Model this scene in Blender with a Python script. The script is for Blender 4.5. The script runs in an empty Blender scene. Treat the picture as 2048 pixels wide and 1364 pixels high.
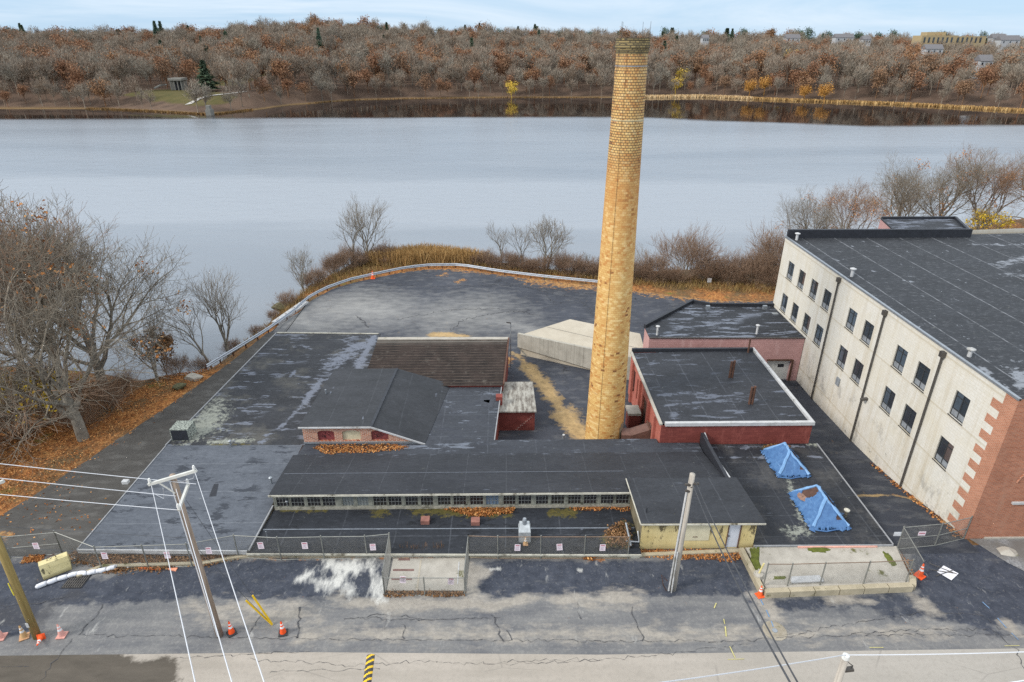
import bpy, bmesh, math, random
import numpy as np
from mathutils import Vector, Matrix

S = bpy.context.scene
R = math.radians
# ------------------------------------------------------------------ camera, sky, sun, exposure
FOC, PITCH, CAMH, YAW = 1270.0, R(25.4), 28.0, R(0.75)
cd = bpy.data.cameras.new("camera"); cam = bpy.data.objects.new("camera", cd); S.collection.objects.link(cam)
cam.location = (0, 0, CAMH); cam.rotation_euler = (R(90) - PITCH, 0, -YAW)
cd.sensor_width = 36; cd.lens = 36 * FOC / 2048; cd.clip_start = 0.5; cd.clip_end = 6000
S.camera = cam

SUN_EL, SUN_AZ = R(36), R(-112)       # azimuth measured from +Y towards +X
w = bpy.data.worlds.new("World"); S.world = w; w.use_nodes = True
wt = w.node_tree; wt.nodes.clear()
wo = wt.nodes.new("ShaderNodeOutputWorld"); bg = wt.nodes.new("ShaderNodeBackground")
sky = wt.nodes.new("ShaderNodeTexSky"); sky.sky_type = 'NISHITA'; sky.sun_disc = False
sky.sun_elevation = SUN_EL; sky.sun_rotation = SUN_AZ
sky.altitude = 30; sky.air_density = 1.0; sky.dust_density = 0.3; sky.ozone_density = 1.6
# thin high cloud over the blue sky: wisps low down, plus a bright unseen deck overhead added as fill
def wn(t, **kw):
    x = wt.nodes.new(t)
    for k, v in kw.items(): setattr(x, k, v)
    return x
def wmix(f, A, B, bt='MIX'):
    x = wn("ShaderNodeMix", data_type='RGBA', blend_type=bt)
    for k, v in (('Factor', f), ('A', A), ('B', B)):
        if isinstance(v, bpy.types.NodeSocket): wt.links.new(v, x.inputs[k])
        else: x.inputs[k].default_value = v
    return x.outputs['Result']
def wmr(v, *r):
    x = wn("ShaderNodeMapRange"); wt.links.new(v, x.inputs[0])
    for i, q in enumerate(r): x.inputs[1 + i].default_value = q
    return x.outputs[0]
tc = wn("ShaderNodeTexCoord"); mp = wn("ShaderNodeMapping"); mp.inputs['Scale'].default_value = (1.0, 1.0, 9.0); mp.inputs['Rotation'].default_value = (R(4), R(-7), 0)
nz = wn("ShaderNodeTexNoise"); nz.inputs['Scale'].default_value = 2.1; nz.inputs['Detail'].default_value = 8; nz.inputs['Roughness'].default_value = .6; nz.inputs['Distortion'].default_value = .8
wt.links.new(tc.outputs['Generated'], mp.inputs['Vector']); wt.links.new(mp.outputs['Vector'], nz.inputs['Vector'])
sx = wn("ShaderNodeSeparateXYZ"); wt.links.new(tc.outputs['Generated'], sx.inputs[0])
blue = wmix(.78, wmix(1.0, sky.outputs['Color'], (.36, .42, .50, 1), 'MULTIPLY'), (2.5, 3.55, 4.75, 1))          # dimmed pale blue for the visible band below the added deck
wisps = wmr(nz.outputs['Fac'], .42, .66, .08, .75)
base = wmix(wisps, blue, (3.9, 4.4, 4.9, 1))
deck = wmix(wmr(nz.outputs['Fac'], .3, .7, .3, 1.0), (3.7, 4.15, 4.8, 1), (7.3, 7.7, 8.0, 1))  # bright cloud above the view, added to light the scene
full = wmix(wmr(sx.outputs[2], .10, .55, 0, 1), base, deck)
wt.links.new(full, bg.inputs['Color']); bg.inputs['Strength'].default_value = 0.11
wt.links.new(bg.outputs['Background'], wo.inputs['Surface'])

sl = bpy.data.lights.new("sun", 'SUN'); sl.energy = 1.5; sl.angle = R(14); sl.color = (1, .95, .88)
so = bpy.data.objects.new("sun", sl); S.collection.objects.link(so)
sd = Vector((math.sin(SUN_AZ) * math.cos(SUN_EL), math.cos(SUN_AZ) * math.cos(SUN_EL), math.sin(SUN_EL)))
so.rotation_euler = sd.to_track_quat('Z', 'Y').to_euler()
S.view_settings.view_transform = 'Standard'; S.view_settings.look = 'None'; S.view_settings.exposure = 0.97; S.view_settings.gamma = 1
S.render.engine = 'CYCLES'; S.cycles.max_bounces = 6; S.cycles.diffuse_bounces = 2; S.cycles.glossy_bounces = 2
S.cycles.transparent_max_bounces = 8; S.cycles.use_denoising = False

# ------------------------------------------------------------------ measuring helpers: sight lines of the survey camera
def ray(px, py):
    u = (px - 1024) / FOC; v = -(py - 682) / FOC
    x, y, z = u, math.cos(PITCH) + v * math.sin(PITCH), -math.sin(PITCH) + v * math.cos(PITCH)
    c, s = math.cos(YAW), math.sin(YAW)
    return x * c + y * s, -x * s + y * c, z
def g(px, py, z=0.0):
    d = ray(px, py); t = (z - CAMH) / d[2]; return Vector((d[0] * t, d[1] * t, z))
def hy(px, py, Y):
    d = ray(px, py); t = Y / d[1]; return Vector((d[0] * t, Y, CAMH + d[2] * t))
def hx(px, py, X):
    d = ray(px, py); t = X / d[0]; return Vector((X, d[1] * t, CAMH + d[2] * t))
def G2(pts, z=0.0): return [tuple(g(x, y, z)[:2]) for x, y in pts]

# ------------------------------------------------------------------ object helpers
WL = {}
def wloc(o): return WL.get(o.name, Vector((0, 0, 0))) if o else Vector((0, 0, 0))
def tag(o, label=None, cat=None, group=None, kind=None):
    if label: o['label'] = label
    if cat: o['category'] = cat
    if group: o['group'] = group
    if kind: o['kind'] = kind
    return o
def thing(name, label, cat, loc=(0, 0, 0), group=None, rz=0):
    o = bpy.data.objects.new(name, None); S.collection.objects.link(o)
    o.location = loc; o.rotation_euler.z = rz; WL[o.name] = Vector(loc); o.empty_display_size = .2
    return tag(o, label, cat, group)
def link(name, me, parent=None, loc=None):
    o = bpy.data.objects.new(name, me); S.collection.objects.link(o)
    if parent: o.parent = parent
    if loc is not None: o.location = loc
    WL[o.name] = wloc(parent) + (Vector(loc) if loc is not None else Vector((0, 0, 0)))
    return o
class MB:
    def __init__(s): s.v = []; s.f = []; s.m = []
    def add(s, vs, fs, mi=0):
        b = len(s.v); s.v += [tuple(p) for p in vs]; s.f += [[b + i for i in f] for f in fs]; s.m += [mi] * len(fs); return s
    def poly(s, pts, mi=0): return s.add(pts, [list(range(len(pts)))], mi)
    def box(s, x0, x1, y0, y1, z0, z1, mi=0, skip=''):
        v = [(x0, y0, z0), (x1, y0, z0), (x1, y1, z0), (x0, y1, z0), (x0, y0, z1), (x1, y0, z1), (x1, y1, z1), (x0, y1, z1)]
        F = {'b': [0, 3, 2, 1], 't': [4, 5, 6, 7], 'f': [0, 1, 5, 4], 'r': [1, 2, 6, 5], 'k': [2, 3, 7, 6], 'l': [3, 0, 4, 7]}
        return s.add(v, [f for k, f in F.items() if k not in skip], mi)
    def bar(s, a, b, wd, ht, mi=0, up=(0, 0, 1)):
        a, b = Vector(a), Vector(b); d = (b - a).normalized(); u = Vector(up)
        if abs(d.dot(u)) > .98: u = Vector((0, 1, 0))
        r = d.cross(u).normalized() * wd / 2; u = r.cross(d).normalized() * ht / 2
        v = [a - r - u, a + r - u, a + r + u, a - r + u, b - r - u, b + r - u, b + r + u, b - r + u]
        return s.add(v, [[0, 1, 2, 3], [7, 6, 5, 4], [4, 5, 1, 0], [5, 6, 2, 1], [6, 7, 3, 2], [7, 4, 0, 3]], mi)
    def prism(s, pts, z0, z1, mi=0, cap=True, top=None, bottom=False):
        n = len(pts); zt = (lambda i: z1[i]) if isinstance(z1, (list, tuple)) else (lambda i: z1)
        zb = (lambda i: z0[i]) if isinstance(z0, (list, tuple)) else (lambda i: z0)
        v = [(p[0], p[1], zb(i)) for i, p in enumerate(pts)] + [(p[0], p[1], zt(i)) for i, p in enumerate(pts)]
        f = [[i, (i + 1) % n, n + (i + 1) % n, n + i] for i in range(n)]
        if cap: f.append([n + i for i in range(n)])
        if bottom: f.append([n - 1 - i for i in range(n)])
        return s.add(v, f, mi)
    def tube(s, pts, rad, n=6, mi=0, caps=True):
        pts = [Vector(p) for p in pts]; k = len(pts)
        if not isinstance(rad, (list, tuple)): rad = [rad] * k
        vs = []
        for i, p in enumerate(pts):
            d = (pts[min(i + 1, k - 1)] - pts[max(i - 1, 0)])
            d = d.normalized() if d.length > 1e-9 else Vector((0, 0, 1))
            a = d.orthogonal().normalized() if abs(d.z) < .9 else Vector((1, 0, 0)); a = (a - d * a.dot(d)).normalized(); b = d.cross(a)
            for j in range(n):
                t = 2 * math.pi * j / n; vs.append(p + (a * math.cos(t) + b * math.sin(t)) * rad[i])
        fs = [[i * n + j, i * n + (j + 1) % n, (i + 1) * n + (j + 1) % n, (i + 1) * n + j] for i in range(k - 1) for j in range(n)]
        if caps: fs += [list(range(n))[::-1], [(k - 1) * n + j for j in range(n)]]
        return s.add(vs, fs, mi)
    def lathe(s, prof, c=(0, 0, 0), n=24, mi=0, caps=True):
        return s.tube([(c[0], c[1], c[2] + z) for r, z in prof], [r for r, z in prof], n, mi, caps)
    def mesh(s, name, mats, off=Vector((0, 0, 0)), smooth=False):
        me = bpy.data.meshes.new(name); me.from_pydata([(x - off[0], y - off[1], z - off[2]) for x, y, z in s.v], [], s.f)
        for m in (mats if isinstance(mats, (list, tuple)) else [mats]): me.materials.append(m)
        if any(s.m): me.polygons.foreach_set('material_index', s.m)
        if smooth: me.polygons.foreach_set('use_smooth', [True] * len(me.polygons))
        me.update(); return me
    def build(s, name, mats, parent=None, smooth=False, label=None):
        o = link(name, s.mesh(name, mats, wloc(parent), smooth), parent)
        WL[o.name] = wloc(parent)
        if label: o['label'] = label
        return o
def npmesh(name, V, T, mats, mi=None, smooth=False):
    V = np.asarray(V, np.float32); T = np.asarray(T, np.int32); me = bpy.data.meshes.new(name)
    k = T.shape[1]
    me.vertices.add(len(V)); me.vertices.foreach_set('co', V.ravel())
    me.loops.add(T.size); me.loops.foreach_set('vertex_index', T.ravel())
    me.polygons.add(len(T)); me.polygons.foreach_set('loop_start', np.arange(0, T.size, k, dtype=np.int32))
    me.polygons.foreach_set('loop_total', np.full(len(T), k, np.int32))
    for m in (mats if isinstance(mats, (list, tuple)) else [mats]): me.materials.append(m)
    if mi is not None: me.polygons.foreach_set('material_index', np.asarray(mi, np.int32))
    if smooth: me.polygons.foreach_set('use_smooth', np.ones(len(T), bool))
    me.update(calc_edges=True); return me
def copy_tree(o, parent=None, loc=None, rz=None):
    c = o.copy(); S.collection.objects.link(c)
    if parent: c.parent = parent
    if loc is not None: c.location = loc
    if rz is not None: c.rotation_euler.z = rz
    for ch in o.children: copy_tree(ch, c)
    return c

# ------------------------------------------------------------------ material helpers
def lin(r, g_, b): return tuple((c / 255 / 12.92) if c / 255 < .04045 else ((c / 255 + .055) / 1.055) ** 2.4 for c in (r, g_, b)) + (1,)
class M:
    def __init__(s, name):
        s.mat = bpy.data.materials.new(name); s.mat.use_nodes = True; s.t = s.mat.node_tree
        s.b = s.t.nodes['Principled BSDF']; s.geo = None
    def n(s, typ, **kw):
        x = s.t.nodes.new(typ)
        for k, v in kw.items(): setattr(x, k, v)
        return x
    def set(s, sock, v):
        if hasattr(v, 'is_linked') or isinstance(v, bpy.types.NodeSocket): s.t.links.new(v, sock)
        else: sock.default_value = v
    def pos(s): return s.n('ShaderNodeNewGeometry').outputs['Position']
    def obj(s): return s.n('ShaderNodeTexCoord').outputs['Object']
    def vec(s, v, scale=(1, 1, 1), rot=(0, 0, 0), loc=(0, 0, 0)):
        m = s.n('ShaderNodeMapping'); s.set(m.inputs['Vector'], v); m.inputs['Scale'].default_value = scale
        m.inputs['Rotation'].default_value = rot; m.inputs['Location'].default_value = loc; return m.outputs[0]
    def noise(s, v, sc, det=4, ro=.55, dist=0):
        m = s.n('ShaderNodeTexNoise'); s.set(m.inputs['Vector'], v); m.inputs['Scale'].default_value = sc
        m.inputs['Detail'].default_value = det; m.inputs['Roughness'].default_value = ro; m.inputs['Distortion'].default_value = dist; return m.outputs['Fac']
    def vor(s, v, sc, feat='F1', out='Distance'):
        m = s.n('ShaderNodeTexVoronoi', feature=feat); s.set(m.inputs['Vector'], v); m.inputs['Scale'].default_value = sc; return m.outputs[out]
    def mr(s, v, a, b, c=0.0, d=1.0):
        m = s.n('ShaderNodeMapRange'); s.set(m.inputs[0], v)
        for i, q in enumerate((a, b, c, d)): s.set(m.inputs[1 + i], q)
        return m.outputs[0]
    def ma(s, op, a, b=0.0, c=0.0):
        m = s.n('ShaderNodeMath', operation=op); s.set(m.inputs[0], a); s.set(m.inputs[1], b); s.set(m.inputs[2], c); return m.outputs[0]
    def sep(s, v):
        m = s.n('ShaderNodeSeparateXYZ'); s.set(m.inputs[0], v); return m.outputs
    def comb(s, x, y, z=0.0):
        m = s.n('ShaderNodeCombineXYZ'); s.set(m.inputs[0], x); s.set(m.inputs[1], y); s.set(m.inputs[2], z); return m.outputs[0]
    def mix(s, f, a, b, bt='MIX'):
        m = s.n('ShaderNodeMix', data_type='RGBA', blend_type=bt); s.set(m.inputs['Factor'], f); s.set(m.inputs['A'], a); s.set(m.inputs['B'], b); return m.outputs['Result']
    def ramp(s, f, stops):
        m = s.n('ShaderNodeValToRGB'); s.set(m.inputs[0], f); e = m.color_ramp.elements
        while len(e) < len(stops): e.new(.5)
        for q, (p, c) in zip(e, stops): q.position = p; q.color = c
        return m.outputs[0]
    def attr(s, name): return s.n('ShaderNodeAttribute', attribute_name=name).outputs['Fac']
    def rnd(s): return s.n('ShaderNodeObjectInfo').outputs['Random']
    def mask(s, a, nz, k=.9, e=.08):
        """crisp ragged patch from a soft painted attribute a and a noise nz"""
        return s.mr(s.ma('ADD', a, s.ma('MULTIPLY', s.ma('SUBTRACT', nz, .5), k)), .5 - e, .5 + e)
    def bump(s, h, st=.3, d=.02):
        m = s.n('ShaderNodeBump'); s.set(m.inputs['Height'], h); m.inputs['Strength'].default_value = st; m.inputs['Distance'].default_value = d
        s.t.links.new(m.outputs[0], s.b.inputs['Normal'])
    def out(s, col, rough=.8, metal=0.0, spec=.4):
        s.set(s.b.inputs['Base Color'], col); s.set(s.b.inputs['Roughness'], rough); s.set(s.b.inputs['Metallic'], metal)
        s.b.inputs['Specular IOR Level'].default_value = spec; return s.mat
def plain(name, col, rough=.7, metal=0.0, var=.25, sc=3.0, spec=.4, stain=None):
    m = M(name); p = m.pos(); nz = m.noise(p, sc, 5, .6)
    c = m.mix(m.mr(nz, .3, .7), tuple(x * (1 - var) for x in col[:3]) + (1,), tuple(min(1, x * (1 + var)) for x in col[:3]) + (1,))
    if stain: c = m.mix(m.mr(m.noise(p, sc * .45, 7, .7), .55, .66), c, stain)
    return m.out(c, rough, metal, spec)

# ------------------------------------------------------------------ land shape
def smooth(a, b, x): t = np.clip((np.asarray(x, float) - a) / (b - a), 0, 1); return t * t * (3 - 2 * t)
def yard(x, y):
    """level of the paved yard: street at 0, falling to the lot behind"""
    return np.interp(y, [-99, 28.8, 31, 33.6, 36.3, 39.5, 43.3, 50, 60, 999], [0, 0, -.12, -.6, -1.15, -1.6, -1.9, -2.15, -2.2, -2.2])
WATER = -4.5
SHORE = [(-400, 63), (-60, 64), (-45, 62), (-37.3, 59.5), (-32.5, 60), (-30.2, 69), (-29.4, 80), (-27.5, 88), (-24.5, 96), (-20, 99), (-12, 100), (-4, 97), (9, 91), (22, 91), (35, 92), (45, 94), (56, 101), (107, 125), (400, 190), (400, -200), (-400, -200)]
def sdpoly(X, Y, poly):
    P = np.array(poly, float); n = len(P); d = np.full(X.shape, 1e9); ins = np.zeros(X.shape, bool)
    for i in range(n):
        a, b = P[i], P[(i + 1) % n]; e = b - a; wx, wy = X - a[0], Y - a[1]
        t = np.clip((wx * e[0] + wy * e[1]) / (e @ e + 1e-12), 0, 1)
        d = np.minimum(d, np.hypot(wx - e[0] * t, wy - e[1] * t))
        c = (a[1] > Y) != (b[1] > Y)
        with np.errstate(divide='ignore', invalid='ignore'): xi = a[0] + (Y - a[1]) * e[0] / (e[1] if e[1] else 1e-12)
        ins ^= c & (X < xi)
    return np.where(ins, -d, d)
def sdline(X, Y, pts):
    d = np.full(X.shape, 1e9)
    for a, b in zip(pts[:-1], pts[1:]):
        a, b = np.array(a, float), np.array(b, float); e = b - a; wx, wy = X - a[0], Y - a[1]
        t = np.clip((wx * e[0] + wy * e[1]) / (e @ e + 1e-12), 0, 1); d = np.minimum(d, np.hypot(wx - e[0] * t, wy - e[1] * t))
    return d
def land(x, y):
    x = np.asarray(x, float); y = np.asarray(y, float)
    d = sdpoly(x, y, SHORE)
    b = yard(x, y)
    west = smooth(-31, -40, x) * smooth(24, 40, y)            # wooded bank falling away west of the driveway
    b = b - .9 * west
    return b + (WATER - 1.6 - b) * smooth(-4.5, 3.5, d)
def landz(x, y): return float(land(np.array([x]), np.array([y]))[0])
def paint(me, layers):
    n = len(me.vertices); co = np.empty(n * 3, np.float32); me.vertices.foreach_get('co', co); co = co.reshape(-1, 3)
    X, Y = co[:, 0].astype(float), co[:, 1].astype(float)
    for nm, shapes in layers.items():
        shapes = [(s_[0], s_[1], s_[2] * (2.4 if s_[0] == 'p' else 1.8)) + tuple(s_[3:]) for s_ in shapes]
        v = np.zeros(n)
        for sh in shapes:
            if sh[0] == 'p': a = np.clip(.5 - sdpoly(X, Y, sh[1]) / (2 * sh[2]), 0, 1)
            else: a = np.clip(.5 - (sdline(X, Y, sh[1]) - sh[3]) / (2 * sh[2]), 0, 1)
            v = np.maximum(v, a * (sh[4] if len(sh) > 4 else 1))
        at = me.attributes.new(nm, 'FLOAT', 'POINT'); at.data.foreach_set('value', v.astype(np.float32))
def resample(pts, n):
    P = np.array(pts, float); L = np.r_[0, np.cumsum(np.hypot(*np.diff(P, axis=0).T))]; t = np.linspace(0, L[-1], n)
    return np.c_[np.interp(t, L, P[:, 0]), np.interp(t, L, P[:, 1])]
def loft(name, A, B, nu, nv, dz, mats, layers=None, zf=None, jag=0.0, seed=1):
    """paved sheet stretched between two polylines, draped dz above the yard"""
    a, b = resample(A, nu), resample(B, nu); rg = np.random.default_rng(seed)
    if jag:
        for q in (a, b): q += np.convolve(rg.normal(0, jag, nu + 4), np.ones(5) / 2.2, 'valid')[:, None] * .7
    t = np.linspace(0, 1, nv)[:, None, None]; Pn = a[None] * (1 - t) + b[None] * t; Pn = Pn.reshape(-1, 2)
    z = (zf or yard)(Pn[:, 0], Pn[:, 1]) + dz
    i = np.arange(nv - 1)[:, None] * nu + np.arange(nu - 1)[None]; i = i.ravel()
    T = np.c_[i, i + 1, i + nu + 1, i + nu]
    V = np.c_[Pn, z]
    e1, e2 = V[T[0, 1]] - V[T[0, 0]], V[T[0, 3]] - V[T[0, 0]]
    if np.cross(e1, e2)[2] < 0: T = T[:, ::-1]
    me = npmesh(name, V, T, mats, smooth=True)
    if layers: paint(me, layers)
    return link(name, me)
# ------------------------------------------------------------------ ground materials
def asphalt(name, dark, light, rough=.85, cracks=True, dustcol=lin(172, 170, 165), tancol=lin(188, 158, 110)):
    m = M(name); p = m.pos()
    n1 = m.noise(p, .16, 6, .6); n2 = m.noise(m.vec(p, (.35, 1.6, 1)), .9, 6, .65); n3 = m.noise(p, 28, 3, .7)
    c = m.mix(m.mr(m.ma('ADD', m.ma('MULTIPLY', n1, .6), m.ma('MULTIPLY', n2, .4)), .36, .66), dark, light)
    c = m.mix(m.mr(n3, .3, .75, 0, .35), c, light); n4 = m.noise(p, 3.2, 8, .75); c = m.mix(m.mr(n4, .5, .68, 0, .35), c, light); c = m.mix(m.mr(n4, .34, .48, .25, 0), c, tuple(q * .6 for q in dark[:3]) + (1,))
    if cracks:
        wp = m.vec(p, (1, 1, .01)); wn = m.n('ShaderNodeTexNoise'); m.set(wn.inputs['Vector'], wp); wn.inputs['Scale'].default_value = .8; wn.inputs['Detail'].default_value = 4
        dv = m.n('ShaderNodeVectorMath', operation='MULTIPLY_ADD'); m.set(dv.inputs[0], wn.outputs['Color']); dv.inputs[1].default_value = (2.2, 2.2, 0); m.set(dv.inputs[2], wp)
        e = m.vor(dv.outputs[0], .13, 'DISTANCE_TO_EDGE')
        k = m.ma('MULTIPLY', m.mr(e, .0, .012, 1, 0), m.mr(m.noise(p, .09, 3), .45, .6))
        c = m.mix(m.ma('MULTIPLY', k, .7), c, lin(28, 29, 33))
    d = m.mask(m.attr('dust'), m.noise(m.vec(p, (.7, 1.3, 1)), .9, 10, .62), 1.2, .5)
    c = m.mix(m.ma('MULTIPLY', d, .6), c, dustcol)
    t = m.mask(m.attr('tan'), m.noise(p, 1.6, 8, .68), 2.0, .2)
    c = m.mix(m.ma('MULTIPLY', t, .9), c, m.mix(m.mr(m.noise(p, 1.6, 4), .35, .65), tancol, tuple(x * .6 for x in tancol[:3]) + (1,)))
    lf = m.mask(m.attr('leaf'), m.noise(p, 1.5, 9, .75), 2.6, .12)
    lc = m.ramp(m.vor(p, 6, 'F1', 'Color'), [(0, lin(104, 70, 42)), (.5, lin(152, 110, 66)), (1, lin(180, 144, 94))])
    c = m.mix(lf, c, lc)
    m.bump(n3, .25, .01)
    return m.out(c, rough, 0, .3)
M_lot = asphalt('lot_asphalt', lin(46, 49, 56), lin(70, 73, 81))
M_drive = asphalt('driveway_asphalt', lin(66, 63, 60), lin(82, 80, 77), cracks=False)
M_alley = asphalt('alley_asphalt', lin(40, 43, 50), lin(58, 61, 69))

def apron_mat():
    m = M('apron_asphalt'); p = m.pos()
    n1 = m.noise(p, .35, 7, .65); st = m.noise(m.vec(p, (.25, 2.2, 1)), .8, 6, .65); n3 = m.noise(p, 30, 3, .7)
    c = m.mix(m.mr(m.ma('ADD', m.ma('MULTIPLY', n1, .5), m.ma('MULTIPLY', st, .5)), .34, .66), lin(88, 89, 93), lin(128, 126, 123))
    dk = m.mask(m.attr('dark'), m.noise(p, .9, 10, .62), 1.1, .09)
    dcol = m.mix(m.mr(m.noise(p, 1.3, 7, .7), .35, .7), lin(42, 47, 58), lin(70, 74, 84))
    c = m.mix(dk, c, dcol)
    wt_ = m.mask(m.attr('wet'), m.noise(p, 1.2, 9, .66), 1.6, .25); c = m.mix(m.ma('MULTIPLY', wt_, .7), c, lin(58, 58, 62))
    du = m.mask(m.attr('dust'), m.noise(m.vec(p, (.6, 1.4, 1)), 1.2, 11, .66), 1.7, .2)
    c = m.mix(m.ma('MULTIPLY', du, .75), c, m.mix(m.mr(m.noise(p, 2, 6), .3, .7), lin(150, 142, 130), lin(168, 160, 148)))
    du2 = m.mr(m.noise(m.vec(p, (.5, 1.5, 1)), .5, 9, .72), .58, .72); c = m.mix(m.ma('MULTIPLY', du2, .22), c, lin(150, 145, 136))
    wh = m.mask(m.attr('white'), m.noise(m.vec(p, (1.5, .55, 1), (0, 0, .5)), .9, 12, .68), 2.3, .22); c = m.mix(m.ma('MULTIPLY', wh, .85), c, lin(206, 204, 197))
    lf = m.mask(m.attr('leaf'), m.noise(p, 2, 9, .75), 2.4, .1)
    lc = m.ramp(m.vor(p, 7, 'F1', 'Color'), [(0, lin(105, 66, 38)), (.5, lin(160, 108, 66)), (1, lin(196, 150, 100))]); c = m.mix(lf, c, lc)
    n4 = m.noise(p, 6, 7, .75); c = m.mix(m.mr(n4, .38, .56, .22, 0), c, lin(74, 76, 82)); c = m.mix(m.mr(n4, .54, .7, 0, .2), c, lin(180, 176, 168)); m.bump(n3, .2, .01)
    return m.out(c, .85, 0, .3)
def road_mat():
    m = M('road_surface'); p = m.pos()
    n1 = m.noise(p, .25, 6, .6); st = m.noise(m.vec(p, (.12, 1.6, 1)), .9, 6, .6); n3 = m.noise(p, 34, 3, .75)
    c = m.mix(m.mr(m.ma('ADD', m.ma('MULTIPLY', n1, .5), m.ma('MULTIPLY', st, .5)), .36, .64), lin(150, 142, 131), lin(172, 163, 152))
    c = m.mix(m.mr(m.sep(p)[0], 4, 22, 0, .55), c, lin(156, 154, 148))
    c = m.mix(m.mr(n3, .3, .75, .3, 0), c, lin(140, 133, 126)); n4 = m.noise(p, 5, 8, .78); c = m.mix(m.mr(n4, .36, .52, .35, 0), c, lin(132, 126, 118))
    wp = m.vec(p, (1, 1, .01)); e = m.vor(m.vec(wp, (.35, 1, 1)), .45, 'DISTANCE_TO_EDGE')
    c = m.mix(m.ma('MULTIPLY', m.mr(e, 0, .012, .45, 0), m.mr(m.noise(p, .3, 3), .5, .62)), c, lin(110, 105, 100))
    wt_ = m.mask(m.attr('wet'), m.noise(p, 1.3, 10, .7), .8, .07)
    c = m.mix(m.ma('MULTIPLY', wt_, .92), c, m.mix(m.mr(m.noise(m.vec(p, (.5, 1.5, 1)), 1.2, 6, .65), .3, .7), lin(62, 56, 48), lin(84, 77, 68)))
    m.bump(n3, .25, .008)
    return m.out(c, .85, 0, .3)
M_apron, M_road = apron_mat(), road_mat()

def ground_mat():
    m = M('leafy_ground'); p = m.pos()
    n1 = m.noise(p, .22, 7, .65); v = m.vor(p, 5, 'F1', 'Color'); n2 = m.noise(p, 1.7, 6, .7)
    lc = m.ramp(v, [(0, lin(78, 54, 36)), (.35, lin(134, 88, 52)), (.7, lin(166, 112, 64)), (1, lin(186, 142, 88))])
    br = m.mix(n2, lin(72, 58, 42), lin(118, 98, 70)); gr = m.mix(n2, lin(88, 86, 42), lin(122, 112, 62))
    c = m.mix(m.mr(n1, .38, .55), br, lc); c = m.mix(m.mr(m.noise(p, .31, 6, .6), .60, .70), c, gr)
    c = m.mix(m.mr(m.sep(p)[2], -4.6, -3.9, 1, 0), c, lin(70, 62, 52))
    m.bump(n2, .6, .08)
    return m.out(c, .95, 0, .2)
M_ground = ground_mat()
def gravel_mat():
    m = M('gravel'); p = m.pos(); v = m.vor(p, 12, 'F1', 'Color'); c = m.mix(v, lin(92, 93, 96), lin(150, 150, 150))
    c = m.mix(m.mr(m.noise(p, .6, 5), .4, .6), c, lin(105, 102, 98)); m.bump(m.vor(p, 12), .5, .03); return m.out(c, .9)
M_gravel = gravel_mat()
def conc(name, a, b, streak=False, moss=0.0, sc=1.0):
    m = M(name); p = m.pos(); n = m.noise(p, 1.2 * sc, 8, .68); n2 = m.noise(p, 18, 4, .7)
    c = m.mix(m.mr(n, .3, .7), a, b); c = m.mix(m.mr(n2, .4, .8, 0, .3), c, tuple(x * .6 for x in a[:3]) + (1,))
    if streak:
        s_ = m.noise(m.vec(p, (3.0, 3.0, .06)), 1.4, 5, .7); c = m.mix(m.mr(s_, .5, .72, 0, .65), c, tuple(x * .45 for x in a[:3]) + (1,))
    if moss: c = m.mix(m.mr(m.noise(p, .9, 7, .7), .62 - moss, .70 - moss), c, lin(84, 84, 40))
    m.bump(n2, .2, .01); return m.out(c, .9, 0, .3)
M_conc = conc('concrete', lin(150, 144, 134), lin(182, 176, 165), moss=.02)
M_deck = conc('deck_concrete', lin(168, 158, 141), lin(190, 181, 164), sc=.4)
M_rampwall = conc('ramp_wall_concrete', lin(150, 145, 134), lin(182, 177, 165), streak=True)
M_kerb = conc('kerb_stone', lin(150, 140, 118), lin(186, 174, 150), moss=.04)
M_dirt = conc('dirt_verge', lin(128, 118, 100), lin(164, 156, 142), moss=.06, sc=2)

# ------------------------------------------------------------------ ground sheets
def axis(parts):
    r = []
    for a, b, st in parts: r += list(np.arange(a, b - 1e-6, st))
    return np.array(r + [parts[-1][1]])
xs = axis([(-420, -80, 20), (-80, -24, .8), (-24, 34, 1.6), (34, 62, 1.2), (62, 130, 4), (130, 420, 20)])
ys = axis([(-80, 16, 12), (16, 40, .8), (40, 108, .8), (108, 130, 4), (130, 250, 12)])
gx, gy = np.meshgrid(xs, ys); nx, ny = len(xs), len(ys)
rg = np.random.default_rng(3)
gz = land(gx.ravel(), gy.ravel())
off = (sdpoly(gx.ravel(), gy.ravel(), [(-33, 15), (-33, 60), (-27, 66), (-24, 84), (-10, 90), (12, 83), (34, 74), (120, 74), (120, 15)]) > .5)
gz = gz + off * rg.normal(0, .07, gz.shape)
i = (np.arange(ny - 1)[:, None] * nx + np.arange(nx - 1)[None]).ravel()
tag(link('ground', npmesh('ground', np.c_[gx.ravel(), gy.ravel(), gz], np.c_[i, i + 1, i + nx + 1, i + nx], M_ground, smooth=True)), kind='structure')

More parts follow.
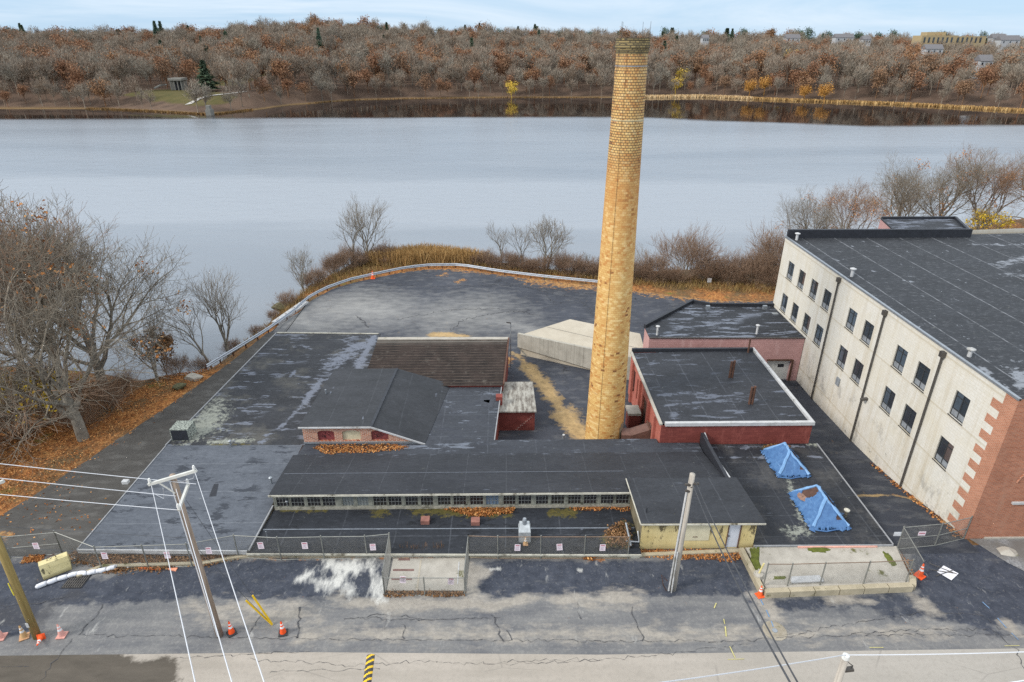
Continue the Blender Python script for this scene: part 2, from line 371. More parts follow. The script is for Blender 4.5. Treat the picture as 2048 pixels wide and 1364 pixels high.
wet = [('p', G2([(-60, 1268), (60, 1266), (150, 1268), (190, 1290), (250, 1312), (270, 1325), (340, 1315), (352, 1330), (362, 1375), (-60, 1380)]), .35)]
tag(loft('road', [(-70, -8), (80, -8)], [(-70, 22.35), (-9.8, 22.35), (4.6, 22.02), (26, 22.1), (80, 22.3)], 520, 110, .062, M_road, {'wet': wet}), kind='structure')
PX = lambda pts, w_=.3: ('p', G2(pts), w_)
dark = [PX([(150, 1165), (300, 1138), (480, 1122), (765, 1122), (770, 1190), (768, 1199), (400, 1197), (120, 1215), (70, 1200)]),
        PX([(955, 1128), (1000, 1119), (1240, 1124), (1400, 1118), (1440, 1116), (1490, 1098), (1505, 1170), (1520, 1190), (1340, 1193), (1200, 1190), (1080, 1190), (990, 1197), (960, 1187), (956, 1165), (985, 1150), (975, 1135)]),
        PX([(1500, 1205), (1620, 1200), (1830, 1183), (1825, 1085), (1960, 1078), (2060, 1150), (2100, 1255), (1980, 1262), (1850, 1240), (1700, 1215), (1560, 1222)], .6),
        PX([(-60, 1130), (90, 1120), (180, 1165), (90, 1210), (60, 1270), (-80, 1270)], .5)]
dust = [PX([(660, 1192), (770, 1197), (930, 1196), (1000, 1196), (1200, 1190), (1225, 1178), (1295, 1190), (1285, 1212), (1150, 1213), (1080, 1203), (990, 1222), (900, 1220), (820, 1226), (700, 1213)], .3),
        PX([(930, 1118), (968, 1136), (985, 1150), (955, 1165), (958, 1190), (930, 1192)], .2), PX([(480, 1195), (520, 1200), (540, 1225), (500, 1230)], .3),
        PX([(1640, 1192), (1700, 1190), (1745, 1202), (1660, 1212)], .3), PX([(1815, 1192), (1850, 1196), (1880, 1225), (1850, 1232)], .25),
        PX([(1500, 1190), (1545, 1192), (1570, 1245), (1540, 1245)], .25), PX([(1985, 1240), (2015, 1240), (2045, 1272), (2025, 1272)], .2),
        PX([(380, 1215), (620, 1212), (640, 1232), (420, 1245)], .6), PX([(600, 1262), (1900, 1262), (1900, 1275), (600, 1280)], .45)]
white = [PX([(645, 1120), (735, 1119), (745, 1140), (700, 1150), (690, 1165), (705, 1185), (650, 1180), (632, 1165), (680, 1150), (640, 1140)], .35),
         PX([(735, 1122), (755, 1140), (765, 1175), (758, 1196), (740, 1160)], .3), ('l', G2([(600, 1160), (625, 1145)]), .3, .1), ('l', G2([(762, 1190), (766, 1202)]), .2, .15),
         ('l', G2([(985, 1140), (998, 1138)]), .12, .12), ('l', G2([(1155, 1140), (1160, 1142)]), .12, .12)]
wetp = [PX([(85, 1215), (120, 1195), (170, 1170), (165, 1192), (110, 1215), (85, 1225)], .25), PX([(-60, 1215), (80, 1205), (110, 1218), (80, 1250), (-60, 1262)], .4)]
leaf = [('l', G2([(1275, 1106), (1500, 1103)]), .35, .25), ('l', G2([(490, 1112), (930, 1110)]), .3, .12), ('l', G2([(1180, 1112), (1195, 1118)]), .3, .3)]
tag(loft('pavement', [(-70, 22.35), (-9.8, 22.35), (4.6, 22.02), (26, 22.1), (80, 22.3)], [(-70, 29.4), (-9.8, 29.4), (4.6, 29.4), (26, 29.4), (80, 29.4)], 900, 56, .05, M_apron,
         {'dark': dark, 'dust': dust, 'white': white, 'wet': wetp, 'leaf': leaf}), kind='structure')
tag(loft('driveway', [(-33.9, 29.3), (-33.6, 33), (-32.9, 40), (-31.2, 48), (-29.2, 55), (-27.7, 62), (-26.9, 66)], [(-25.2, 29.2), (-25.1, 40), (-24.3, 50), (-23.4, 60), (-23.4, 66)], 60, 34, .06, M_drive,
         {'leaf': [('l', [(-33, 30), (-31.5, 31)], .6, .3), ('l', [(-34.5, 33), (-33.4, 40), (-31.4, 48), (-29.4, 55)], .25, .12)]}, jag=.12), kind='structure')
LZ = -2.2
P2 = lambda pts, w_=.5: ('p', G2(pts, LZ), w_)
lot_layers = {'dust': [P2([(600, 640), (640, 605), (720, 590), (800, 605), (830, 630), (760, 645), (680, 640)], 2.2), P2([(560, 655), (600, 620), (650, 640), (700, 650), (620, 665)], 1.5), P2([(840, 625), (960, 610), (1000, 640), (880, 650)], 3.0), P2([(985, 632), (1080, 660), (1065, 668), (975, 640)], .8)],
    'tan': [('l', G2([(1026, 706), (1044, 718), (1056, 735)], LZ), .3, .22), ('l', G2([(1056, 735), (1068, 748), (1092, 778), (1108, 800)], LZ), .35, .75), ('l', G2([(1108, 800), (1128, 830)], LZ), .3, .45), ('l', G2([(1125, 832), (1140, 850), (1165, 876)], LZ), .4, .95), P2([(855, 668), (890, 664), (940, 672), (935, 676), (860, 675)], .25), P2([(1120, 822), (1145, 815), (1160, 850), (1130, 850)], .5)],
    'leaf': [('l', G2([(760, 545), (880, 536), (1000, 548), (1100, 560), (1200, 572)], LZ), .8, .5), P2([(880, 548), (900, 548), (895, 552), (880, 551)], .4), P2([(912, 562), (928, 558), (930, 562), (912, 566)], .3), P2([(1040, 556), (1190, 568), (1195, 578), (1130, 576), (1060, 566)], .9),
             P2([(1190, 572), (1300, 590), (1400, 602), (1500, 606), (1560, 596), (1560, 590), (1400, 585), (1200, 560)], .9), ('l', G2([(1018, 716), (1012, 735)], LZ), .3, .3)]}
tag(loft('parking_lot', [(-27, 60.5), (-23, 40.5), (29, 40.5), (29.5, 60)],
         [(-26.9, 66), (-25.2, 72), (-24.6, 76), (-23, 80), (-20.8, 82.3), (-18, 84.3), (-14.7, 86.6), (-11.5, 87.9), (-6.5, 87.9), (-.6, 85.3), (6.4, 82.8), (13, 80.8), (20, 77.6), (27, 75.2), (36, 75)], 300, 150, .055, M_lot, lot_layers, jag=.15), kind='structure')
tag(loft('alley', [(22.8, 28.7), (22.8, 40.6)], [(28.6, 28.7), (28.6, 40.6)], 70, 24, .058, M_alley,
         {'tan': [('l', [(23.6, 35.3), (25.5, 35.2), (27.2, 35.3), (28.3, 34.6)], .15, .08)], 'leaf': [('l', [(27.2, 35.4), (28.3, 34.7), (28.45, 33), (28.45, 30)], .12, .06)]}), kind='structure')
tag(loft('gravel_bed', [(28.75, 29.95), (29.6, 27.9), (32, 24.9), (36, 22.6)], [(60, 29.95), (60, 27.9), (60, 24.9), (60, 22.6)], 20, 20, .072, M_gravel, jag=.05), kind='structure')
# seams and cracks in the street, ragged dark ribbons
cb = MB(); rr = random.Random(5)
def crack(pts, w0=.05, jit=.12, z=0.0, n=5):
    P_ = [g(x, y, z) for x, y in pts]; q = []
    for a, b in zip(P_[:-1], P_[1:]):
        L = max(2, int((b - a).length / .22))
        for k in range(L): q.append(a.lerp(b, k / L) + Vector((rr.gauss(0, jit * .5), rr.gauss(0, jit * .5), 0)))
    q.append(P_[-1])
    for k in range(len(q) - 1):
        a, b = q[k], q[k + 1]; d = (b - a); 
        if d.length < 1e-4: continue
        nrm = Vector((-d.y, d.x, 0)).normalized(); wa, wb = [w0 * (.12 + rr.random() ** 2 * .75) / 2 for _ in range(2)]; h = Vector((0, 0, .078))
        cb.poly([a + nrm * wa + h, a - nrm * wa + h, b - nrm * wb + h, b + nrm * wb + h][::-1])
for pts, w_ in [([(210, 1207), (190, 1235), (158, 1272)], .09), ([(520, 1235), (495, 1275)], .1), ([(600, 1215), (598, 1240), (594, 1278)], .12), ([(775, 1245), (770, 1262)], .08), ([(808, 1245), (809, 1280)], .07), ([(985, 1230), (990, 1250), (1008, 1285)], .1), ([(1015, 1260), (1024, 1283)], .08), ([(1262, 1215), (1275, 1250), (1284, 1284)], .08),
                ([(1270, 1285), (1500, 1283), (1545, 1277), (1700, 1272), (2048, 1271)], .05), ([(1555, 1275), (1650, 1258), (1750, 1240), (1850, 1225)], .045), ([(1700, 1268), (1850, 1260), (1980, 1260), (2030, 1300), (2048, 1340)], .06), ([(1880, 1228), (1960, 1230), (2000, 1262)], .06), ([(160, 1271), (400, 1275), (640, 1280), (1270, 1284)], .05),
                ([(690, 1240), (760, 1232), (850, 1240)], .06), ([(700, 1238), (850, 1242), (1000, 1237)], .05), ([(1155, 1208), (1162, 1240)], .06), ([(350, 1320), (450, 1312), (620, 1305)], .05), ([(500, 1320), (700, 1332), (850, 1325), (1000, 1330), (1200, 1322)], .035), ([(540, 1345), (760, 1340)], .04), ([(1005, 1325), (1250, 1318), (1500, 1290)], .03), ([(150, 1275), (120, 1310), (80, 1364)], .06), ([(0, 1337), (60, 1335)], .05), ([(0, 1213), (80, 1208), (140, 1195)], .08)]:
    crack(pts, w_)
for pts, w_ in [([(700, 560), (850, 575), (1000, 570), (1195, 590)], .1), ([(790, 640), (900, 620), (1000, 618), (1080, 632)], .1), ([(715, 632), (735, 655)], .22), ([(900, 662), (925, 640), (985, 628), (1060, 622)], .12), ([(1050, 575), (1120, 590), (1160, 600), (1195, 640)], .1), ([(1090, 590), (1110, 610), (1140, 600)], .12), ([(1020, 730), (1090, 745), (1180, 742)], .07), ([(1090, 775), (1170, 780)], .06), ([(1140, 800), (1170, 835)], .07)]:
    crack(pts, w_, .3, LZ + .0)
tag(cb.build('pavement_crack', plain('crack_dark', lin(72, 72, 75), .95)), kind='structure')
# survey paint on the road
pb = MB()
def stroke(a, b, wd, mi, z=0.0):
    a, b = g(*a, z), g(*b, z); d = (b - a); n_ = Vector((-d.y, d.x, 0)).normalized() * wd * .6 / 2; h = Vector((0, 0, .084)); pb.poly([a - n_ + h, b - n_ + h, b + n_ + h, a + n_ + h], mi)
for a, b, wd, mi in [((1459, 1295), (1470, 1318), .09, 0), ((1455, 1321), (1488, 1320), .06, 0), ((1738, 1297), (1766, 1297), .06, 0), ((2008, 1294), (2038, 1293), .05, 0), ((1450, 1255), (1452, 1275), .12, 0), ((1432, 1208), (1428, 1218), .1, 0), ((1447, 1240), (1449, 1250), .08, 0),
                     ((1520, 1200), (1526, 1212), .1, 1), ((1532, 1222), (1538, 1236), .1, 1), ((1542, 1244), (1546, 1256), .09, 1), ((1964, 1206), (1978, 1219), .09, 1), ((1994, 1238), (2012, 1258), .09, 1), ((2022, 1268), (2036, 1282), .07, 1)]:
    stroke(a, b, wd, mi)
tag(pb.build('road_marking', [plain('yellow_survey_paint', lin(182, 174, 116), .8), plain('blue_survey_paint', lin(104, 134, 166), .8)]), kind='structure')

# ------------------------------------------------------------------ river
def water_mat():
    m = M('river_water'); p = m.pos(); x, y, _ = m.sep(p)[0], m.sep(p)[1], 0
    lo = m.noise(m.vec(p, (.006, .03, 1)), 1.0, 4, .6, .4)
    # wind line: rippled water up to a ragged front off the far shore, glassy beyond
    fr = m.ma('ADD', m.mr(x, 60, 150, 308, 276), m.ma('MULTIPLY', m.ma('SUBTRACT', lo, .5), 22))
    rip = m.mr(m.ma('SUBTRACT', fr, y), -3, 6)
    lane_sheen = m.mr(m.noise(m.vec(p, (.0045, .022, 1)), 1.0, 3, .5, .8), .35, .65)
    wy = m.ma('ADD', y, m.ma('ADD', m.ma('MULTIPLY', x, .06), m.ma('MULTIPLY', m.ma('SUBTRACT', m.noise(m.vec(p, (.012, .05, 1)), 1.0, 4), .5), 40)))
    sheen = m.ma('MULTIPLY', m.mr(wy, 108, 122), m.mr(wy, 172, 158)); lane_sheen = m.ma('MAXIMUM', m.ma('MULTIPLY', lane_sheen, .6), sheen)
    n1 = m.noise(m.vec(p, (.8, 1.5, 1), (0, 0, .3)), 1.1, 3, .6); n2 = m.noise(m.vec(p, (.5, 1.2, 1), (0, 0, -.2)), .30, 3, .6)
    h = m.ma('ADD', m.ma('MULTIPLY', n1, .35), n2)
    bp = m.n('ShaderNodeBump'); m.set(bp.inputs['Height'], h); bp.inputs['Distance'].default_value = .35
    m.set(bp.inputs['Strength'], m.ma('MULTIPLY', rip, m.mr(lane_sheen, 0, 1, .24, .40)))
    m.t.links.new(bp.outputs[0], m.b.inputs['Normal'])
    rough = m.ma('ADD', .045, m.ma('MULTIPLY', rip, m.mr(lane_sheen, 0, 1, .20, .27)))
    col = m.mix(rip, lin(40, 34, 32), m.mix(lane_sheen, lin(112, 118, 125), lin(138, 143, 149)))  # sky sheen painted into the base colour: paler in ripples and bright band
    m.b.inputs['IOR'].default_value = 1.45
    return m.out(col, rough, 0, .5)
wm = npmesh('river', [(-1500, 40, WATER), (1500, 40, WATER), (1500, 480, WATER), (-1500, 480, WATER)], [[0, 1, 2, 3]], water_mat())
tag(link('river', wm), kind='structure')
# ------------------------------------------------------------------ building materials
def epdm(name, a=lin(54, 57, 64), b=lin(76, 80, 89), seam=lin(104, 108, 116), px_=None, py_=None, puddle=.0, pud=lin(124, 131, 146), stain=None, sw=.05, wetc=None, stretch=(.4, 1.6, 1)):
    """black rubber roofing: seams every px_/py_ metres, dried-puddle films, stains"""
    dk = lambda c_, f: tuple(q * f for q in c_[:3]) + (1,)
    nb = lambda c_: (c_[0] * 1.0, c_[1] * .98, c_[2] * .95, 1)
    a, b, seam, pud = nb(dk(a, .52)), nb(dk(b, .57)), nb(dk(seam, .55)), nb(dk(pud, .78))
    m = M(name); p = m.pos(); n = m.noise(m.vec(p, (.5, 1, 1)), .5, 7, .62); n2 = m.noise(p, 5, 5, .65)
    c = m.mix(m.mr(m.ma('ADD', m.ma('MULTIPLY', n, .65), m.ma('MULTIPLY', n2, .35)), .36, .64), a, b)
    x, y, z = m.sep(p); wob = m.ma('MULTIPLY', m.ma('SUBTRACT', m.noise(p, .7, 3), .5), .12)
    br = m.mr(m.noise(p, 1.3, 5, .7), .35, .6)
    for v, per in ((x, px_), (y, py_)):
        if per:
            f = m.ma('FRACT', m.ma('DIVIDE', m.ma('ADD', v, m.ma('ADD', wob, 100.3)), per)); k = m.mr(m.ma('ABSOLUTE', m.ma('SUBTRACT', f, .5)), sw / per * .5, sw / per, 1, 0)
            c = m.mix(m.ma('MULTIPLY', m.ma('MULTIPLY', k, br), .75), c, seam)
    if puddle:
        pn = m.noise(m.vec(p, stretch), 1.0, 8, .7); k = m.mr(pn, .69 - puddle, .70 - puddle); k2 = m.mr(m.noise(p, .25, 3), .40, .52)
        c = m.mix(m.ma('MULTIPLY', m.ma('MULTIPLY', k, k2), .85), c, pud)
    if wetc:
        pn = m.noise(m.vec(p, (.45, 1.3, 1)), 1.5, 9, .72); k = m.mr(pn, .545, .56); k2 = m.mr(m.noise(p, .3, 3), .44, .56); c = m.mix(m.ma('MULTIPLY', m.ma('MULTIPLY', k, k2), .85), c, wetc)
    if stain: c = m.mix(m.ma('MULTIPLY', m.mr(m.noise(p, .35, 8, .7), .52, .68), .75), c, stain)
    d = m.mask(m.attr('dust'), m.noise(m.vec(p, (.7, 1.2, 1)), 1.7, 11, .74), 2.6, .1); c = m.mix(m.ma('MULTIPLY', d, .9), c, pud)
    t = m.mask(m.attr('tan'), m.noise(p, 3.2, 10, .8), 3.0, .14); c = m.mix(m.ma('MULTIPLY', t, .85), c, lin(150, 152, 140))
    t = m.mask(m.attr('moss'), m.noise(p, 2.4, 9, .75), 2.4, .1); c = m.mix(m.ma('MULTIPLY', t, .95), c, m.mix(m.noise(p, 6, 4), lin(58, 62, 22), lin(110, 96, 52)))
    n4 = m.noise(m.vec(p, (.6, 1.4, 1)), 3.5, 8, .78); c = m.mix(m.mr(n4, .36, .5, .4, 0), c, tuple(q * .6 for q in a[:3]) + (1,)); c = m.mix(m.mr(n4, .54, .7, 0, .4), c, seam)
    m.bump(n2, .12, .02)
    return m.out(c, .72, 0, .35)
E_light = epdm('roof_light', lin(100, 107, 119), lin(122, 129, 141), lin(146, 152, 162), None, 3.1, 0, wetc=lin(42, 46, 54))
E_dark = epdm('roof_dark', lin(46, 50, 58), lin(62, 67, 77), lin(100, 105, 115), 3.4, 3.0, 0, wetc=lin(22, 24, 29))
E_rear = epdm('roof_rear', lin(50, 52, 58), lin(72, 75, 82), lin(104, 108, 114), None, 3.2, .12, stain=lin(88, 86, 80))
E_gable = epdm('roof_gable', lin(60, 63, 68), lin(78, 81, 88), lin(92, 96, 103), 2.6, None, .03, stretch=(1.6, .4, 1))
E_long = epdm('roof_long', lin(54, 57, 64), lin(70, 73, 81), lin(98, 102, 110), 2.75, None, .02, sw=.035, pud=lin(96, 102, 114), wetc=lin(40, 42, 48))
E_red = epdm('roof_red', lin(54, 57, 64), lin(70, 74, 83), lin(110, 115, 126), 2.6, None, .12, pud=lin(108, 115, 130))
E_pink = epdm('roof_pink', lin(46, 49, 56), lin(62, 66, 74), lin(95, 100, 108), None, 1.9, .16, pud=lin(128, 136, 152))
E_right = epdm('roof_right', lin(42, 45, 52), lin(62, 66, 75), lin(94, 98, 106), 2.3, 1.9, 0.02, stain=lin(84, 82, 80))
E_mill = epdm('roof_mill', lin(54, 57, 63), lin(68, 72, 79), lin(176, 180, 188), 3.3, None, .06, pud=lin(146, 152, 162), sw=.07, stretch=(1.2, .9, 1))
M_black = plain('black_rubber', lin(40, 42, 48), .6); M_white = plain('white_metal_trim', lin(182, 182, 182), .6, 0, .15, 2, stain=lin(140, 138, 132))
M_trim = plain('dull_roof_edge', lin(142, 143, 145), .6, 0, .2, 2)
M_oldwhite = plain('weathered_white_paint', lin(186, 182, 168), .8, 0, .2, 2.5, stain=lin(96, 90, 76)); M_grey = plain('galvanised_steel', lin(150, 155, 160), .45, .6, .12)
M_dkpipe = plain('dark_downpipe_metal', lin(84, 80, 76), .5, .3); M_rust = plain('rusty_steel', lin(92, 66, 54), .8, .2, .3, 2); M_brownmetal = plain('brown_sheet_metal', lin(112, 84, 74), .6, .2, .2)

def brick(name, c1, c2, mortar, bw=.22, bh=.075, ms=.012, var=None, stain=None, rough=.85, dirt=.3):
    m = M(name); p = m.pos(); x, y, z = m.sep(p); u = m.ma('ADD', x, y)
    t = m.n('ShaderNodeTexBrick'); m.set(t.inputs['Vector'], m.comb(u, z)); t.inputs['Scale'].default_value = 1; t.inputs['Brick Width'].default_value = bw; t.inputs['Row Height'].default_value = bh
    t.inputs['Mortar Size'].default_value = ms; t.inputs['Mortar Smooth'].default_value = .3; t.inputs['Color1'].default_value = c1; t.inputs['Color2'].default_value = c2; t.inputs['Mortar'].default_value = mortar
    c = t.outputs['Color']; n = m.noise(p, .6, 7, .65)
    c = m.mix(m.mr(n, .4, .7, 0, dirt), c, tuple(q * .5 for q in c1[:3]) + (1,))
    if stain:
        s_ = m.noise(m.vec(p, (1.2, 1.2, .25)), .9, 7, .7); c = m.mix(m.mr(s_, .56, .72, 0, .8), c, stain)
    m.bump(t.outputs['Fac'], -.25, .01)
    return m.out(c, rough, 0, .3)
B_orange = brick('orange_brick', lin(146, 78, 54), lin(192, 126, 96), lin(198, 184, 168), .30, .11, .02, stain=lin(204, 180, 160))
B_front = brick('red_brown_brick', lin(150, 90, 66), lin(176, 112, 84), lin(164, 136, 118), .26, .09, .014, stain=lin(164, 126, 106))
B_quoin = brick('lit_quoin_brick', lin(162, 102, 76), lin(182, 120, 92), lin(178, 150, 130), .26, .09, .014)  # same brick as the street front, its lit-side tone painted in
B_red = brick('red_painted_block', lin(116, 58, 52), lin(130, 68, 60), lin(106, 52, 48), .4, .2, .012, stain=lin(158, 92, 82))
B_litred = brick('sunlit_red_brick', lin(168, 98, 84), lin(184, 112, 98), lin(152, 90, 78), .22, .075, stain=lin(160, 80, 68))  # red wall on its sunward side, the sunlight painted into the colour
B_pink = brick('pink_painted_block', lin(178, 138, 134), lin(188, 148, 144), lin(156, 116, 112), .4, .2, .012, stain=lin(200, 168, 164))
def mill_wall():
    m = M('cream_painted_brick'); p = m.pos(); x, y, z = m.sep(p); u = m.ma('ADD', x, y)
    t = m.n('ShaderNodeTexBrick'); m.set(t.inputs['Vector'], m.comb(u, z)); t.inputs['Scale'].default_value = 1; t.inputs['Brick Width'].default_value = .42; t.inputs['Row Height'].default_value = .2; t.inputs['Mortar Size'].default_value = .014
    t.inputs['Color1'].default_value = lin(203, 199, 189); t.inputs['Color2'].default_value = lin(209, 205, 196); t.inputs['Mortar'].default_value = lin(194, 189, 177)
    c = t.outputs['Color']
    c = m.mix(m.mr(m.noise(p, .35, 7, .65), .42, .68, 0, .5), c, lin(200, 191, 170))
    s_ = m.noise(m.vec(p, (1.6, 1.6, .12)), .9, 6, .7); c = m.mix(m.ma('MULTIPLY', m.mr(s_, .48, .72, 0, .7), m.mr(z, -2, 9, 1, .6)), c, lin(168, 152, 122))
    bl = m.ma('MULTIPLY', m.mr(m.noise(m.vec(p, (1, 1, .7)), .8, 8, .72), .54, .64), m.mr(z, 3.4, .0)); c = m.mix(m.ma('MULTIPLY', bl, .75), c, lin(150, 146, 138))
    dk = m.ma('MULTIPLY', m.mr(m.noise(p, 1.1, 9, .75), .60, .67), m.mr(z, 2.8, -.4)); c = m.mix(m.ma('MULTIPLY', dk, .7), c, lin(74, 70, 62))
    f = m.ma('FRACT', m.ma('DIVIDE', m.ma('ADD', z, 2.35), 3.4)); k = m.mr(m.ma('ABSOLUTE', m.ma('SUBTRACT', f, .5)), .006, .03, .5, 0); c = m.mix(k, c, lin(172, 160, 136))
    m.bump(t.outputs['Fac'], -.2, .01)
    return m.out(c, .85, 0, .3)
B_mill = mill_wall()
def glass_mat(name, c, rough=.08):
    m = M(name); p = m.pos(); n = m.noise(p, .9, 3); return m.out(m.mix(n, tuple(q * .6 for q in c[:3]) + (1,), tuple(min(1, q * 1.5) for q in c[:3]) + (1,)), rough, 0, .8)
G_dark = glass_mat('dark_window_glass', lin(48, 54, 60)); G_dirty = glass_mat('dirty_window_glass', lin(44, 42, 44), .25); G_blue = glass_mat('blue_backed_glass', lin(96, 116, 136), .3); G_pale = glass_mat('pale_dusty_glass', lin(120, 124, 122), .4)
M_frame = plain('black_window_frame', lin(52, 54, 56), .5); M_sill = plain('dark_window_sill', lin(66, 64, 62), .6); M_panel = plain('grey_window_panel', lin(128, 132, 136), .6)

def wall_holes(mb, O, U, N, wd, ht, holes, depth, mi=0):
    O, U, N = Vector(O), Vector(U), Vector(N); V = Vector((0, 0, 1)); us = sorted({0, wd, *[h[0] for h in holes], *[h[1] for h in holes]}); vs = sorted({0, ht, *[h[2] for h in holes], *[h[3] for h in holes]})
    P = lambda u, v, d=0: O + U * u + V * v - N * d
    flip = U.cross(V).dot(N) < 0
    def q(*pts): mb.poly(list(pts)[::-1] if flip else list(pts), mi)
    for a, b in zip(us[:-1], us[1:]):
        for c, d in zip(vs[:-1], vs[1:]):
            if any(h[0] <= (a + b) / 2 <= h[1] and h[2] <= (c + d) / 2 <= h[3] for h in holes): continue
            q(P(a, c), P(b, c), P(b, d), P(a, d))
    for h in holes:
        a, b, c, d = h[:4]
        q(P(a, c), P(a, c, depth), P(a, d, depth), P(a, d))[::] if False else None
        for pts in ([P(a, c), P(a, d), P(a, d, depth), P(a, c, depth)], [P(b, d), P(b, c), P(b, c, depth), P(b, d, depth)], [P(a, d), P(b, d), P(b, d, depth), P(a, d, depth)], [P(b, c), P(a, c), P(a, c, depth), P(b, c, depth)]): q(*pts)
def sheet_roof(name, poly4, z, mat, parent, nu=60, nv=60, layers=None, label=None):
    """roofing sheet between front edge poly4[0:2] and back edge poly4[2:4]; z scalar or function"""
    zf = z if callable(z) else (lambda X, Y: np.full(np.shape(X), float(z)))
    o = loft(name, poly4[0], poly4[1], nu, nv, 0, mat, layers, zf); o.parent = parent; o.location = -wloc(parent)
    if label: o['label'] = label
    return o
def vent_pipe(parent, p, h, r=.08, cap=True, mat=None, name='vent_pipe', label=None):
    m = MB(); x, y, z = p; m.tube([(x, y, z), (x, y, z + h)], r, 10)
    if cap: m.lathe([(r * 1.1, h - .02), (r * 2.0, h + .03), (r * 2.0, h + .09), (r * .6, h + .16)], p, 12)
    return m.build(name, mat or M_grey, parent, label=label)
def base_thing(name, label, cat, poly, z=-2.2, group=None):
    cx = sum(p[0] for p in poly) / len(poly); cy = sum(p[1] for p in poly) / len(poly)
    return thing(name, label, cat, (cx, cy, z), group)

# ------------------------------------------------------------------ west flat-roofed wing by the street
WP = [(-25.5, 29.3), (-15.32, 29.05), (-15.25, 38.25), (-15.25, 39.9), (-25.35, 39.95)]
t = base_thing('flat_roof_wing', 'low mill wing with pale grey flat roof and white front edge beside the driveway', 'building', WP)
MB().prism(WP, -3, .44).build('wall', M_oldwhite, t)
sheet_roof('roof', ([(-25.52, 29.27), (-15.32, 29.02)], [(-25.37, 39.97), (-15.2, 39.93)]), .5, E_light, t, 90, 90, {'dust': [('l', [(-25.4, 29.4), (-15.5, 29.2)], .2, .05, .6)]})
MB().bar((-25.55, 29.22, .40), (-15.4, 28.97, .40), .08, .26).build('fascia', M_white, t)
MB().bar((-25.56, 29.2, .5), (-25.4, 39.9, .5), .07, .09).build('edge_trim', M_trim, t)
MB().bar((-15.28, 29.0, .53), (-15.15, 33.0, .53), .09, .1).build('edge_trim', M_trim, t)
MB().add([tuple(g(*q, .515)) for q in [(418, 993), (428, 968), (437, 967), (432, 992)]], [[0, 1, 2, 3]]).build('roof_patch', M_black, t)
vent_pipe(t, g(543, 967, .5), .42, .07, label='galvanised vent with flat white cap'); 
b_ = MB(); q = g(252, 966, .5); b_.box(q.x - .2, q.x + .2, q.y - .15, q.y + .15, .5, .72).build('edge_box', M_white, t)

# ------------------------------------------------------------------ rear dark wing
RP = [(-25.38, 40.0), (-15.1, 40.0), (-12.45, 50.2), (-13.1, 59.8), (-23.6, 60.2)]
t = base_thing('rear_wing', 'long dark flat-roofed wing with puddle streaks between driveway and ribbed roof', 'building', RP)
MB().prism(RP, -3, .42).build('wall', M_conc, t)
Q5 = lambda pts, w_: ('p', G2(pts, .48), w_); L5 = lambda pts, w_, r_: ('l', G2(pts, .48), w_, r_)
sheet_roof('roof', ([(-25.42, 39.96), (-11.8, 39.96)], [(-23.64, 60.25), (-12.95, 59.85)]), .47, E_rear, t, 130, 200,
           {'dust': [L5([(522, 888), (535, 870), (570, 845), (600, 815), (625, 775)], .25, .12), L5([(610, 805), (640, 762), (660, 757)], .3, .25), L5([(590, 752), (660, 760)], .2, .12), L5([(583, 752), (590, 742)], .15, .12), L5([(715, 735), (738, 690), (750, 672)], .3, .35), L5([(600, 690), (622, 697)], .2, .1), Q5([(660, 740), (720, 700), (742, 680), (700, 690), (650, 730)], .8)],
            'tan': [Q5([(372, 885), (430, 860), (445, 830), (440, 800), (395, 835), (372, 850)], .7), L5([(372, 862), (385, 840)], .4, .3), L5([(420, 884), (500, 880)], .3, .2)], 'moss': [L5([(430, 893), (495, 893)], .25, .25)]})
MB().bar((-25.46, 40.0, .5), (-23.66, 60.2, .5), .08, .1).build('edge_trim', M_trim, t); MB().bar((-23.6, 60.24, .5), (-13.0, 59.84, .5), .1, .1).build('edge_trim', M_oldwhite, t)
MB().bar((-12.85, 59.7, .52), (-12.35, 50.2, .52), .12, .14).build('expansion_joint', M_black, t)
def speck_mat():
    m = M('lichen_speckled_metal'); p = m.pos(); c = m.mix(m.mr(m.noise(p, 9, 6, .75), .42, .6), lin(70, 74, 72), lin(176, 182, 170)); return m.out(c, .8)
q = g(365, 878, .5); bx = MB(); bx.box(q.x - .72, q.x + .62, q.y - .15, q.y + 1.1, .46, 1.45); vh = bx.build('vent_housing', speck_mat(), t, label='boxy lichen-speckled roof vent with a black front')
MB().box(q.x - .66, q.x + .56, q.y - .17, q.y - .153, .5, 1.38).build('louvre', M_black, vh)
vent_pipe(t, g(462, 893, .5), .42, .06)

# ------------------------------------------------------------------ wing with the ribbed brown metal roof
CP = [(-12.38, 48.4), (-.14, 48.4), (.36, 56.5), (-12.4, 56.7)]
t = base_thing('ribbed_roof_wing', 'mill wing under a rusty brown ribbed metal roof', 'building', CP)
MB().prism(CP, -3, [.78, .78, 1.36, 1.36]).build('wall', B_red, t)
def rib_mat():
    m = M('rusty_ribbed_metal'); p = m.pos(); n = m.noise(m.vec(p, (1, .5, 1)), .45, 8, .7); c = m.mix(m.mr(n, .36, .62), lin(27, 24, 23), lin(56, 46, 42)); c = m.mix(m.mr(m.noise(p, 1.4, 8, .75), .56, .7, 0, .6), c, lin(112, 106, 98))
    c = m.mix(m.mr(m.sep(p)[1], 55.4, 56.4, 0, .8), c, m.mix(m.noise(p, 1, 5), lin(100, 96, 90), lin(140, 136, 128))); return m.out(c, .85, .1, .3)
rib = MB(); n_ = 18
zc = lambda y: .82 + (y - 48.4) / 8.3 * .58
